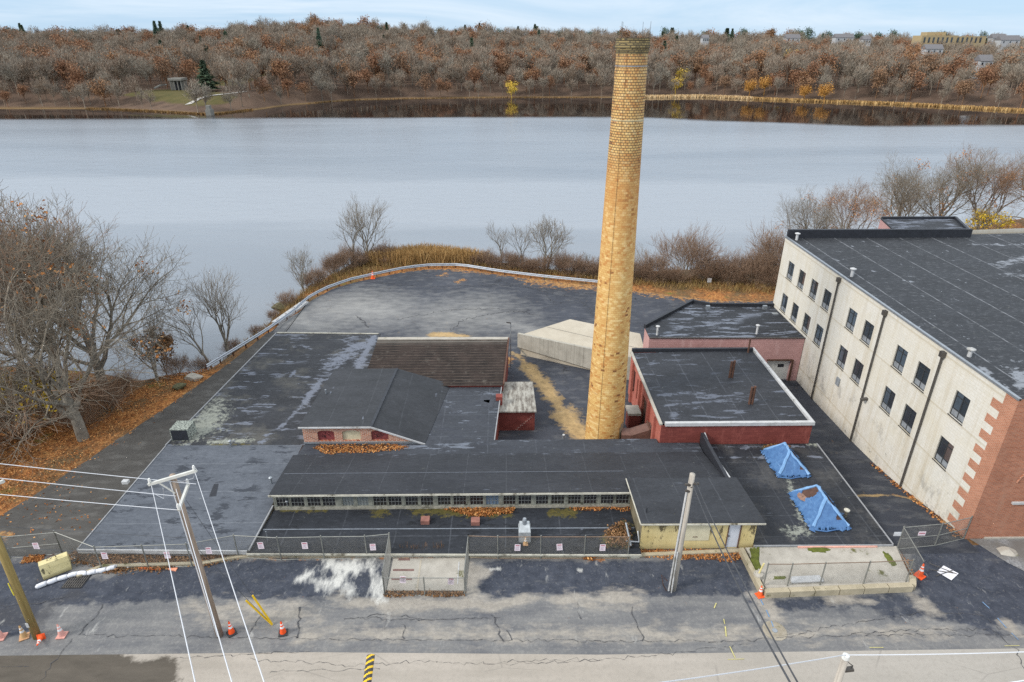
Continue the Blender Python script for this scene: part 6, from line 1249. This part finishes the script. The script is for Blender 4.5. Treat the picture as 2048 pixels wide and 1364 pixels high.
for x, y, k, s_, rz, lb in ((46, 91, 'big', .72, 40, 'bare tree above the cream mill roof, first from the left'), (54, 96, 'big2', .82, 10, 'reddish bare tree behind the stair tower'), (63, 99, 'big', .95, 120, 'wide bare tree behind the mill roof right of the stair tower'), (73, 104, 'big', .95, 250, 'bare grey tree rising behind the far edge of the mill roof'), (82, 106, 'big2', 1.05, 60, 'tall bare tree with orange leaves near the right edge'), (92, 108, 'big', 1.1, 180, 'bare tree cut by the right edge above the mill roof')): tree(k, x, y, s_ * 1.12, rz, lb)
tree('leafy', 77, 98, 1.3, 50, 'yellow-leaved tree glimpsed over the mill roof at right', 'leafy_tree')
# brush along the river edge
for k, (x, y, s_) in enumerate([(-27.8, 76, .45), (-25.6, 83, .5), (-24.6, 86.5, .5), (-23, 88.5, .55), (-21, 89.4, .45), (-19, 91, .5), (-17, 90, .38), (-28.2, 72, .3), (-29, 68, .3), (-30.5, 64.2, .35), (-31.5, 58.6, .35), (-33, 57, .45), (-4, 90, .35), (-1.5, 88.6, .4), (1.2, 88, .38), (4, 87, .4), (8.5, 86.2, .42), (10.5, 85.6, .4), (12.5, 84.6, .4), (14.5, 84, .45), (17, 83.4, .5), (19.5, 82.6, .45), (22.5, 82, .45), (29, 82.5, .5), (31, 81, .45), (35.5, 80.5, .55), (37, 79, .5), (41, 82, .8), (43, 80, .6), (-36, 50, .5), (-43, 47, .6), (-50, 50, .7), (-49, 46, .55), (-52, 42, .55), (-56, 47, .7), (-45, 55, .6), (-40, 52, .6), (-36.5, 53, .5), (-40.5, 48.5, .65), (-44, 44.5, .6), (-37, 47.5, .5), (-47.5, 41, .5), (-2.6, 89.6, .5), (.6, 88.4, .55), (2.2, 87.6, .5), (3.6, 86.6, .42), (5.2, 86.4, .5), (7.6, 86.6, .6), (9.6, 85.9, .62), (11.4, 85.2, .5), (13.6, 84.6, .6), (16, 83.9, .7), (18.4, 83.2, .6), (21, 83.2, .75), (23.6, 81.8, .5), (27.6, 82.4, .7), (30, 82.4, .8), (34.2, 81.6, .8), (36, 82.6, .9), (40, 80.4, .8), (42, 83, 1.0), (-18, 91.6, .6), (-22.6, 90, .65), (-24.2, 87.4, .6), (-26.4, 82, .5)]):
    tree('shrub', x, y, s_, k * 77, 'low tangled bare brush on the leafy bank under the left trees' if x < -35.5 and y < 56 else 'low tangled brown brush along the river bank', 'brush', 'brush', 'brush on the leafy bank' if x < -35.5 and y < 56 else 'brush along the river bank')
# ------------------------------------------------------------------ reeds, leaves, grass
def blades(name, poly, n, h, wd, mat, seed, zf=landz, lean=.18, label=None, cat=None):
    rg = np.random.default_rng(seed); P = np.array(poly); lo, hi = P.min(0), P.max(0); pts = []
    while len(pts) < n: q = rg.uniform(lo, hi, (n, 2)); q = q[sdpoly(q[:, 0], q[:, 1], poly) < rg.uniform(-1.0, .3, n)]; pts += list(q)
    P = np.array(pts[:n]); z = land(P[:, 0], P[:, 1]) if zf is landz else zf(P[:, 0], P[:, 1]); H_ = h * rg.uniform(.6, 1.15, n); a = rg.uniform(0, 6.28, n); tilt = rg.normal(0, lean, (n, 2)) * H_[:, None]
    dx = np.c_[np.cos(a), np.sin(a)] * wd / 2; V = np.stack([np.c_[P - dx, z - .1], np.c_[P + dx, z - .1], np.c_[P + tilt + dx * .3, z + H_], np.c_[P + tilt - dx * .3, z + H_]], 1).reshape(-1, 3)
    o = link(name, npmesh(name, V, np.arange(4 * n).reshape(-1, 4), mat)); o['kind'] = 'stuff'
    if label: tag(o, label, cat)
    return o
blades('reed_bed', [(-21.5, 90), (-18, 92.8), (-12, 95), (-5, 92.5), (-1.5, 89.6), (-5, 89.8), (-11.5, 89.9), (-16, 89.2)], 9000, 1.95, .10, RD, 1, label='golden reed bed beyond the guard rail', cat='reeds')
blades('dry_grass', [(-31, 62), (-27.5, 66), (-26.2, 72), (-26, 76), (-24, 80.5), (-21, 83.5), (-15, 87.6), (-11, 89), (-6, 89), (0, 86.4), (12, 82.4), (22, 79), (36, 77), (44, 78), (44, 84), (24, 84.5), (8, 87.5), (-4, 91), (-12, 91.5), (-22, 89.5), (-27.6, 82), (-29, 70), (-31.2, 64)], 9000, .7, .07, RDg, 2, lean=.4, label='dry straw-coloured grass along the river bank', cat='grass')
blades('dead_weeds', G2([(800, 1104), (890, 1104), (890, 1108), (800, 1108)]), 90, .7, .03, LF_b, 3, zf=lambda X, Y: np.zeros(len(X)), lean=.15, label='dead brown weeds behind the sunken pad', cat='weeds')
def leaves(name, poly, n, zf, seed, mat=LF_o, size=.13, heap=.05, label=None, soft=.5):
    rg = np.random.default_rng(seed); P = np.array(poly, float); lo, hi = P.min(0) - soft, P.max(0) + soft; pts = np.zeros((0, 2))
    while len(pts) < n:
        q = rg.uniform(lo, hi, (n, 2)); nzs = np.sin(q[:, 0] * 2.3 + seed) * np.cos(q[:, 1] * 2.9) * soft * .7; pts = np.r_[pts, q[sdpoly(q[:, 0], q[:, 1], poly) + nzs < rg.normal(0, soft * .5, n)]]
    P = pts[:n]; V, Q = leaf_quads(np.c_[P, zf(P[:, 0], P[:, 1]) + rg.uniform(.01, heap, n)], size, rg, .35)
    o = link(name, npmesh(name, V, Q, mat)); o['kind'] = 'stuff'
    if label: tag(o, label, 'leaves')
yz = lambda d: (lambda X, Y: yard(X, Y) + d); cz = lambda z: (lambda X, Y: np.full(len(X), z))
leaves('fallen_leaves', G2([(135, 1112), (160, 1098), (490, 1105), (470, 1120), (450, 1125), (390, 1132), (230, 1148), (190, 1140)]), 5200, yz(.05), 1, mat=LF_b, heap=.12, soft=.25, label='brown fallen leaves banked below the pale flat roof')
leaves('fallen_leaves', [(-34.1, 32), (-33.2, 40), (-31.8, 47.5), (-29.9, 54.5), (-29, 58), (-33, 58), (-37, 52), (-42, 47), (-52, 38), (-50, 30), (-37, 27)], 16000, lambda X, Y: land(X, Y) + .08, 2, heap=.18, size=.12, soft=1.0, label='orange fallen leaves covering the wooded bank')
leaves('fallen_leaves', G2([(625, 898), (640, 890), (780, 889), (815, 893), (780, 903), (660, 908)], .6), 1500, cz(.61), 3, soft=.15, label='orange leaves in the gutter below the brick gable block')
leaves('fallen_leaves', G2([(880, 1018), (1030, 1012), (1022, 1026), (950, 1034)], .42), 1500, cz(.43), 4, soft=.12, heap=.1, label='orange leaf heap under the clerestory windows')
leaves('fallen_leaves', G2([(1140, 1014), (1255, 1014), (1255, 1020), (1140, 1020)], .42), 350, cz(.43), 5, soft=.15, label='orange leaves by the end of the clerestory windows')
leaves('fallen_leaves', [(8.3, 28.6), (14.9, 28.2), (15, 29.1), (8.3, 29.2)], 1100, yz(.06), 6, soft=.15, label='leaves along the foot of the yellow shed')
leaves('fallen_leaves', G2([(990, 862), (1055, 862), (1060, 876), (990, 874)], -2.0), 600, cz(-2.0), 7, soft=.2, label='orange leaves in front of the red annex')
leaves('fallen_leaves', G2([(1210, 1070), (1240, 1045), (1260, 1060), (1258, 1098), (1215, 1095)], .42), 900, cz(.45), 8, soft=.2, heap=.35, mat=LF_b, label='brown leaf and twig heap by the shed wall')
leaves('fallen_leaves', [(28.0, 30.2), (28.45, 30.2), (28.45, 40), (28.2, 40)], 350, yz(.07), 9, soft=.12, label='leaf line along the foot of the cream mill wall')
leaves('fallen_leaves', [(-26, 31), (-25.7, 31), (-33, 40), (-32, 31)], 160, yz(.08), 10, soft=1.5, label='scattered leaves on the driveway')
leaves('fallen_leaves', G2([(1528, 893), (1550, 889), (1580, 893), (1570, 899)], .42), 350, cz(.44), 11, soft=.1, mat=LF_b, label='leaf clump above the smaller blue tarp')
leaves('fallen_leaves', [(31.5, 28.2), (36, 28.4), (36, 27.5), (32, 27.2)], 500, cz(.08), 12, soft=.3, label='leaf drift on the gravel by the brick mill front')
leaves('fallen_leaves', G2([(770, 1182), (930, 1184), (932, 1194), (770, 1194)]), 700, cz(.06), 13, soft=.08, mat=LF_b, label='leaf line along the gate of the sunken pad')
leaves('fallen_leaves', [(22.9, 29), (23.7, 29), (23.6, 27), (23.1, 26.5)], 350, cz(.12), 14, soft=.15, label='leaves at the right end of the raised pad')
leaves('fallen_leaves', G2([(1185, 1112), (1185, 1125), (1165, 1118), (1200, 1118)]), 260, cz(.06), 15, soft=.1, heap=.15, label='small leaf heap at the foot of the rusty fence')
leaves('fallen_leaves', G2([(50, 1118), (85, 1115), (80, 1124), (45, 1128)]), 350, cz(.08), 16, soft=.15, label='leaf heap by the driveway gate')

# ------------------------------------------------------------------ far shore
FS = [(-1500, 330), (-262, 354), (-208, 351), (-175, 338), (-139, 322), (-128, 345), (-120, 366), (-91, 403), (-60, 412), (-2, 420), (69, 419), (124, 426), (167, 400), (221, 373), (262, 335), (420, 318), (1500, 318)]
fsx, fsy = np.array(FS).T
RID = [(-1500, 17), (-560, 20), (-420, 17), (-300, 20), (-210, 28), (-150, 28), (-70, 20), (50, 18), (120, 15), (280, 15), (430, 11), (600, 11), (1500, 11)]
rdx, rdz = np.array(RID).T
def shore(x): return np.interp(x, fsx, fsy)
def hill(x, y):
    x = np.asarray(x, float); y = np.asarray(y, float); d = y - shore(x); u = x * 720 / np.maximum(y, 300)
    h = WATER - 1.5 + 1.9 * smooth(-6, 1, d) + 5.5 * smooth(3, 28, d) + (np.interp(u, rdx, rdz) - 1.5) * smooth(10, 460, d) * .98
    h = h + 2.0 * np.sin(x * .021 + 1) * smooth(40, 120, d) * np.cos(y * .017)
    return h
hxs = np.arange(-1500, 1501, 12.0); hys = np.r_[np.arange(290, 480, 4.0), np.arange(480, 900, 14.0), np.arange(900, 1700, 60.0)]
X_, Y_ = np.meshgrid(hxs, hys); nx, ny = len(hxs), len(hys); Z_ = hill(X_.ravel(), Y_.ravel())
i = (np.arange(ny - 1)[:, None] * nx + np.arange(nx - 1)[None]).ravel()
def hill_mat():
    m = M('far_hill_ground'); p = m.pos(); n = m.noise(p, .05, 6, .65); c = m.mix(m.mr(n, .35, .65), lin(78, 64, 55), lin(106, 88, 75))
    c = m.mix(m.mask(m.attr('lawn'), m.noise(p, .12, 5), .6, .1), c, m.mix(m.noise(p, .2, 4), lin(62, 66, 38), lin(104, 92, 60)))
    c = m.mix(m.mr(m.sep(p)[2], -4.4, -3.8, 1, 0), c, lin(120, 98, 68)); return m.out(c, .95, 0, .1)
me = npmesh('hills', np.c_[X_.ravel(), Y_.ravel(), Z_], np.c_[i, i + 1, i + nx + 1, i + nx], hill_mat(), smooth=True)
LAWN = [('p', [(-205, 372), (-180, 356), (-150, 340), (-138, 338), (-140, 356), (-165, 388), (-190, 400), (-205, 396)], 2.5), ('p', [(-176, 395), (-162, 440), (-160, 520), (-176, 520), (-184, 440)], 1.6)]
paint(me, {'lawn': LAWN}); tag(link('hills', me), kind='structure')
# far trees: a few shapes each, fuzzy crowns of twig-sized blades
def far_mesh(seed, kind):
    rg = np.random.default_rng(seed); H_ = 1.0
    if kind == 'bare':
        n = 860; k = 14; lc = rg.normal(0, 1, (k, 3)); lc /= np.linalg.norm(lc, axis=1, keepdims=True); lc = lc * [.30, .30, .25] * rg.uniform(.45, 1, (k, 1)) + [0, 0, .66]
        c = lc[rg.integers(0, k, n)] + rg.normal(0, .065, (n, 3)); root = np.array([0, 0, .28]); d = c - root; d /= np.linalg.norm(d, axis=1, keepdims=True); d = d + rg.normal(0, .35, (n, 3)); d /= np.linalg.norm(d, axis=1, keepdims=True)
        L = rg.uniform(.05, .13, n); wd = rg.uniform(.008, .018, n)
    elif kind == 'leafy':
        n = 830; k = 13; lc = rg.normal(0, 1, (k, 3)); lc /= np.linalg.norm(lc, axis=1, keepdims=True); lc = lc * [.28, .28, .26] * rg.uniform(.4, 1, (k, 1)) + [0, 0, .62]
        c = lc[rg.integers(0, k, n)] + rg.normal(0, .075, (n, 3)); d = rg.normal(0, 1, (n, 3)); d /= np.linalg.norm(d, axis=1, keepdims=True); L = rg.uniform(.04, .07, n); wd = rg.uniform(.022, .04, n)
    else:
        n = 900; z = .08 + .9 * rg.uniform(0, 1, n) ** 1.25; r = (1.02 - z) * .23 * rg.uniform(.55, 1.12, n) * (1 + .25 * np.sin(z * 30)); a = rg.uniform(0, 6.28, n); c = np.c_[r * np.cos(a), r * np.sin(a), z]
        d = np.c_[np.cos(a), np.sin(a), -.25 + 0 * a] + rg.normal(0, .3, (n, 3)); d /= np.linalg.norm(d, axis=1, keepdims=True); L = rg.uniform(.07, .13, n); wd = rg.uniform(.035, .06, n)
    s_ = np.cross(d, rg.normal(0, 1, (n, 3))); s_ /= np.linalg.norm(s_, axis=1, keepdims=True)
    V = np.stack([c - d * L[:, None] / 2 - s_ * wd[:, None] / 2, c - d * L[:, None] / 2 + s_ * wd[:, None] / 2, c + d * L[:, None] / 2], 1).reshape(-1, 3); T = np.arange(3 * n).reshape(-1, 3)
    tv = []; 
    def limb(p, q, w0, w1):
        p, q = np.array(p), np.array(q); b = len(V) + len(tv)
        for (u, w_) in ((p, w0), (q, w1)):
            for j in range(3): tv.append(u + w_ * np.array([math.cos(j * 2.09), math.sin(j * 2.09), 0]))
        for j in range(3): tt.append([b + j, b + (j + 1) % 3, b + 3 + (j + 1) % 3]); tt.append([b + j, b + 3 + (j + 1) % 3, b + 3 + j])
    tt = []
    limb((0, 0, -.06), (0, 0, .42), .02, .013)
    if kind != 'conifer':
        for q in lc: limb((0, 0, rg.uniform(.25, .4)), q, .010, .004)
    return np.r_[V, np.array(tv)], np.r_[T, np.array(tt)]
def far_mat(name, stops, pale=.0):
    m = M(name); p = m.pos(); r = m.ma('FRACT', m.ma('ADD', m.rnd(), m.ma('MULTIPLY', m.noise(p, .035, 5, .75), 2.2))); v = isl(m)
    c = m.ramp(r, stops); c = m.mix(m.mr(v, 0, 1, .0, .35), c, tuple(min(1, q * 1.5) for q in stops[len(stops) // 2][1][:3]) + (1,)); return m.out(c, .95, 0, .1)
FM = {'bare': far_mat('far_bare_wood', [(0, lin(120, 109, 99)), (.2, lin(140, 129, 115)), (.4, lin(133, 111, 95)), (.6, lin(144, 137, 124)), (.8, lin(114, 104, 95)), (1, lin(140, 117, 96))]),
      'rust': far_mat('far_rust_leaves', [(0, lin(122, 88, 68)), (.35, lin(142, 102, 76)), (.7, lin(128, 104, 84)), (1, lin(152, 112, 78))]),
      'yellow': far_mat('far_yellow_leaves', [(0, lin(196, 164, 60)), (1, lin(206, 178, 84))]), 'gold': far_mat('far_gold_leaves', [(0, lin(172, 124, 62)), (1, lin(188, 142, 78))]),
      'green': far_mat('far_evergreen', [(0, lin(62, 76, 62)), (.5, lin(78, 92, 72)), (1, lin(84, 102, 90))])}
FR = {'bare': [far_mesh(100 + k, 'bare') for k in range(7)], 'rust': [far_mesh(200 + k, 'leafy') for k in range(4)], 'green': [far_mesh(300 + k, 'conifer') for k in range(3)]}
FME = {k: [npmesh('far_tree', v, t_, FM[k]) for v, t_ in FR[k]] for k in FR}; FME['yellow'] = [npmesh('far_tree', *FR['rust'][0], FM['yellow'])]; FME['pine'] = [npmesh('far_tree', *FR['rust'][k_], FM['green']) for k_ in (2, 3)]; FME['gold'] = [npmesh('far_tree', *FR['rust'][1], FM['gold'])]
FLAB = {'bare': ('bare_tree', 'bare grey-brown tree in the wood on the far shore', 'bare trees on the far shore'), 'rust': ('rust_tree', 'rust-leaved tree in the wood on the far shore', 'rust-leaved trees on the far shore'), 'green': ('evergreen_tree', 'dark evergreen standing among bare trees on the far hill', 'evergreens on the far hill')}
rg = np.random.default_rng(17); trees = []
y_ = 300.0
def clear(x, y): return any(sdpoly(np.array([x]), np.array([y]), s_[1])[0] < 2 for s_ in LAWN)
HOUSES = []
rows = []
d = 4.0
while d < 640:
    step = 9.2 + d * .017; rows.append((d, step)); d += step * .95
for d, step in rows:
    ymax = 420 + d; n = int(2 * (.80 * ymax + 40) / step)
    for k in range(n):
        x = -(.80 * ymax + 40) + (k + rg.uniform(0, 1)) * step; y = float(shore(x)) + d + rg.uniform(-.45, .45) * step
        if abs(x - y * .0) > .80 * y + 30 or clear(x, y): continue
        hgt = rg.uniform(13, 22) * (rg.uniform(.9, 1.1) if d < 380 else rg.uniform(.65, 1.25)) * (0.62 + .38 * min(1, (d + 4) / 30)) * (1 + .1 * (d > 300)); f = rg.uniform()
        pr_ = .10 + .10 * math.sin(x * .02 + 2) ** 2 + (.07 if 20 < d < 200 else 0)
        kind = 'green' if f < (.004 + .03 * (d > 330) + .012 * (180 < d)) else ('rust' if f < pr_ + .09 else 'bare')
        trees.append((x, y, float(hill(x, y)), hgt, kind, rg.uniform(0, 6.28), rg.uniform(.85, 1.2)))
ctl = [(1578, 128, 'yellow', 16), (1352, 172, 'yellow', 11), (1362, 160, 'yellow', 12), (1023, 184, 'yellow', 11), (1650, 190, 'gold', 12), (1530, 175, 'gold', 12), (1610, 188, 'gold', 10), (1500, 180, 'gold', 11), (345, 90, 'gold', 10), (1800, 82, 'gold', 14), (1880, 85, 'gold', 13)]
def ground_hit(px, py):
    dr = ray(px, py)
    for Y in np.arange(330, 1000, 3.0):
        t = Y / dr[1]
        if CAMH + dr[2] * t < hill(dr[0] * t, Y) + 5: return dr[0] * t, Y
    return dr[0] * 800 / dr[1], 800.0
special = []
for px, py, kd, hg in ctl:
    x, y = ground_hit(px, py); special.append((x, y, float(hill(x, y)), hg * 1.05, kd, 0.3, 1.15))
for px, pyt, hg in ((20, 52, 15), (150, 54, 14), (235, 58, 15), (350, 62, 14), (700, 44, 16), (760, 50, 16), (845, 50, 15), (1000, 54, 17), (1120, 56, 15), (1490, 54, 17), (1660, 60, 15), (1720, 58, 16), (1760, 62, 14), (1970, 60, 16), (655, 42, 20), (575, 48, 17), (500, 55, 16), (1073, 52, 17), (1180, 58, 15), (1332, 52, 15), (1345, 55, 14), (1600, 52, 15), (1620, 52, 16), (1790, 57, 15), (1545, 58, 14), (1415, 62, 14), (1455, 56, 15), (1240, 60, 13), (305, 72, 14), (418, 100, 18), (412, 135, 16), (298, 100, 15), (640, 60, 18), (1890, 60, 14), (1410, 60, 14), (940, 55, 15), (1085, 60, 13), (880, 50, 14)):
    if pyt < 75:
        dr = ray(px, pyt); Y = 880.0
        for _ in range(6): Y = float(shore(dr[0] / dr[1] * Y)) + 455 + (px * 37 % 60)
        x, y = dr[0] / dr[1] * Y, Y; zt = CAMH + dr[2] * Y / dr[1]; z = float(hill(x, y)); h_ = min(34, max(15, zt - z)); special.append((x, y, z, h_, 'pine' if px % 2 == 0 else 'green', .5, .95 if px % 2 == 0 else 1.7))
    else:
        x, y = ground_hit(px, pyt + 14 + hg * .9); special.append((x, y, float(hill(x, y)), hg, 'green', .5, 1.75))
def px_of(x, y, z):
    c, s_ = math.cos(YAW), math.sin(YAW); a, b, e = x * c - y * s_, x * s_ + y * c, z - CAMH; f = b * math.cos(PITCH) - e * math.sin(PITCH)
    return 1024 + FOC * a / f, 682 - FOC * (b * math.sin(PITCH) + e * math.cos(PITCH)) / f
HV = [(1587, 76, 700, 11), (1690, 75, 700, 16), (1735, 79, 640, 8), (1870, 98, 560, 16), (2022, 80, 640, 20), (1975, 122, 480, 12), (2000, 76, 720, 12), (1890, 76, 640, 30), (1950, 80, 640, 30), (330, 190, 392, 16)]
def hides(q):
    px, pt = px_of(q[0], q[1], q[2] + q[3])
    return any(abs(px - h[0]) < h[3] + q[3] * .4 * FOC / (q[1] + 40) and pt < h[1] - 1 and q[1] < h[2] + 8 for h in HV)
trees = [q for q in trees if not hides(q)]
order = sorted(trees, key=lambda q: math.hypot(q[0], q[1]) / q[3])
cnt = {'bare': 0, 'rust': 0, 'green': 0}; rest = []
def put(x, y, z, h, kind, rz, wf, lab):
    me = FME[kind][int(abs(x * 7 + y * 3)) % len(FME[kind])]; o = bpy.data.objects.new(lab[0], me); S.collection.objects.link(o); o.location = (x, y, z); o.rotation_euler.z = rz; o.scale = (h * wf, h * wf, h)
    tag(o, lab[1], 'tree', lab[2])
lim = {'bare': 290, 'rust': 280, 'green': 200}
for q in order:
    if cnt[q[4]] < lim[q[4]]: cnt[q[4]] += 1; put(*q, FLAB[q[4]])
    else: rest.append(q)
for q in special:
    lab = FLAB['green'] if q[4] in ('green', 'pine') else ('yellow_tree', 'bright yellow tree in the wood on the far shore', 'yellow trees on the far shore') if q[4] == 'yellow' else ('gold_tree', 'dull golden tree in the wood on the far shore', 'golden trees on the far shore')
    put(*q, lab)
print('far trees', cnt, 'rest', len(rest))
for kind in ('bare', 'rust', 'green'):
    sub = [q for q in rest if q[4] == kind]
    if not sub: continue
    VV, TT, o_ = [], [], 0
    for x, y, z, h, k_, rz, wf in sub:
        v, t_ = FR[kind][int(abs(x * 7 + y * 3)) % len(FR[kind])]; c, s_ = math.cos(rz), math.sin(rz); q = v * [h * wf, h * wf, h]
        VV.append(np.c_[q[:, 0] * c - q[:, 1] * s_ + x, q[:, 0] * s_ + q[:, 1] * c + y, q[:, 2] + z]); TT.append(t_ + o_); o_ += len(v)
    o = link({'bare': 'far_wood', 'rust': 'far_rust_wood', 'green': 'far_evergreens'}[kind], npmesh('far_wood', np.concatenate(VV), np.concatenate(TT), FM[kind]))
    tag(o, {'bare': 'bare wood covering the hill beyond the first trees of the far shore', 'rust': 'rust-coloured leafy tree tops across the far hill', 'green': 'evergreen tops along the far ridge'}[kind], 'wood', kind='stuff')
# far marsh strip
def strip(name, label, pts, wd, n, h, mat, seed):
    rg = np.random.default_rng(seed); P = resample(pts, n) + rg.normal(0, wd, (n, 2)) * [1, 1]; z = np.full(n, WATER - .1); H_ = h * rg.uniform(.6, 1.1, n); a = rg.uniform(0, 3.14, n); dx = np.c_[np.cos(a), np.sin(a)] * .35
    V = np.stack([np.c_[P - dx, z], np.c_[P + dx, z], np.c_[P + dx * .6 + rg.normal(0, .1, (n, 2)), z + H_], np.c_[P - dx * .6, z + H_]], 1).reshape(-1, 3)
    o = link(name, npmesh(name, V, np.arange(4 * n).reshape(-1, 4), mat)); tag(o, label, 'reeds', kind='stuff')
fs = lambda a, b, off=-1.5: [(x, float(shore(x)) + off) for x in np.linspace(a, b, 30)]
strip('marsh_reeds', 'golden marsh reeds along the right part of the far shore', fs(150, 460, -2), 1.4, 6000, 1.35, RD, 3)
strip('marsh_reeds', 'pale marsh reeds on the far shore right of the chimney', fs(88, 150, -2), 1.4, 2400, 1.5, RDp, 4)
strip('marsh_reeds', 'thin line of tan reeds along the left part of the far shore', fs(-215, -128, -.3), .7, 900, .8, RDd, 5)
strip('marsh_reeds', 'thin line of tan reeds along the middle of the far shore', fs(-110, 60, -.2), .7, 500, .6, RDd, 6)
# far buildings
M_hw = plain('far_white_siding', lin(168, 170, 172), .8, 0, .05); M_hr = plain('far_grey_shingle', lin(110, 108, 110), .9); M_tan = plain('far_tan_brick', lin(164, 146, 112), .9, 0, .08); M_stone = plain('far_grey_stone', lin(126, 124, 118), .9, 0, .15, 1)
def house(px, py, Y, wd, ht, label, wall=M_hw):
    q = hy(px, py, Y); z0 = float(hill(q.x, q.y)) - 1; t = thing('house', label, 'house', (q.x, q.y, z0)); x0, x1 = q.x - wd / 2, q.x + wd / 2
    MB().box(x0, x1, Y, Y + 8, z0, q.z, skip='t').build('wall', wall, t)
    rf = MB(); v = [(x0 - .4, Y - .4, q.z), (x1 + .4, Y - .4, q.z), (x1 + .4, Y + 8.4, q.z), (x0 - .4, Y + 8.4, q.z), (x0 - .4, Y + 4, q.z + ht), (x1 + .4, Y + 4, q.z + ht)]
    rf.add(v, [[0, 1, 5, 4], [2, 3, 4, 5], [1, 2, 5], [3, 0, 4]]); rf.build('roof', M_hr, t)
    for k in range(3): xx = x0 + wd * (k + .5) / 3; MB().box(xx - .6, xx + .6, Y - .05, Y - .01, q.z - 2.6, q.z - 1).build('window', G_dark, t)
for px, py, Y, wd, ht, lb in ((1587, 76, 700, 14, 3.5, 'small white house on the ridge between dark evergreens'), (1690, 75, 700, 18, 3.5, 'long white house on the far ridge right of the evergreen pair'), (1412, 76, 690, 6, 3, 'narrow white house on the ridge behind the chimney top'), (1735, 79, 640, 7, 3, 'little white house on the wooded slope below the ridge'), (1870, 98, 560, 14, 3.5, 'white house in trees below the long tan apartment block'), (2022, 80, 640, 18, 4, 'white house near the right edge of the far ridge'), (1975, 122, 480, 9, 4, 'pale gabled house deep in the trees at the far right'), (2000, 76, 720, 14, 4, 'white house beside the tan apartment block on the ridge')): house(px, py, Y, wd, ht, lb)
q = hy(1845, 71, 640); q1 = hy(1980, 71, 640); z0 = float(hill((q.x + q1.x) / 2, 640)) - 2
t = thing('apartment_block', 'long tan flat-roofed apartment block on the far ridge at right', 'building', (q.x, 640, z0)); m = MB(); m.box(q.x, q1.x - 30, 640, 655, z0, q.z); m.box(q1.x - 30, q1.x, 644, 659, z0, q.z - .6); m.box(q.x + 13, q.x + 31, 655.2, 665, z0, q.z + 3); m.build('wall', M_tan, t)
gw = MB()
for k in range(14): gw.box(q.x + 2 + k * 4.2, q.x + 3.6 + k * 4.2, 639.9 if q.x + 3.6 + k * 4.2 < q1.x - 30 else 643.9, 639.95 if q.x + 3.6 + k * 4.2 < q1.x - 30 else 643.95, q.z - 6, q.z - 1.5)
gw.build('window_band', G_dark, t)
x, y = -186, 392; z = float(hill(x, y)); t = thing('stone_mausoleum', 'small grey stone mausoleum on the lawn of the far shore', 'mausoleum', (x, y, z)); m = MB(); m.box(x - 3.4, x + 3.4, y + 1, y + 6, z - 1, z + 5.2); m.build('wall', M_stone, t); MB().box(x - 3.8, x + 3.8, y - 1.4, y + 6.4, z + 5.2, z + 6.4).build('roof', M_stone, t)
MB().box(x - 2.2, x + 2.2, y + .94, y + .98, z, z + 4.2).build('doorway', M_black, t)
for k in range(4): MB().tube([(x - 3.0 + k * 2.0, y - .6, z - .5), (x - 3.0 + k * 2.0, y - .6, z + 5.2)], .35, 8).build('column', M_stone, t)
cu = MB(); cu.tube([(x - 12 + 0, y - 2, z + 1.2), (x - 11, y + 3, z + 2.4), (x - 8, y + 5, z + 2.8)], .5, 5).tube([(x + 12, y - 2, z + 1.2), (x + 11, y + 3, z + 2.4), (x + 8, y + 5, z + 2.8)], .5, 5); cu.build('curved_wall', M_stone, t)
pth = [(-160, 345), (-152, 356), (-146, 368), (-143, 380)]; tag(loft('path', [(x - 1.8, y) for x, y in pth], [(x + 1.8, y) for x, y in pth], 12, 3, .25, plain('gravel_path', lin(172, 168, 162), .9), None, hill), kind='structure')
t = thing('stone_pier', 'small grey stone pier at the water on the far shore', 'pier', (-139.5, 320, WATER)); m = MB(); m.box(-140.6, -138.2, 319, 323, WATER - 1, WATER + 2.6); m.box(-140.3, -138.6, 319.5, 322, WATER + 2.6, WATER + 4.4); m.build('stonework', M_stone, t)
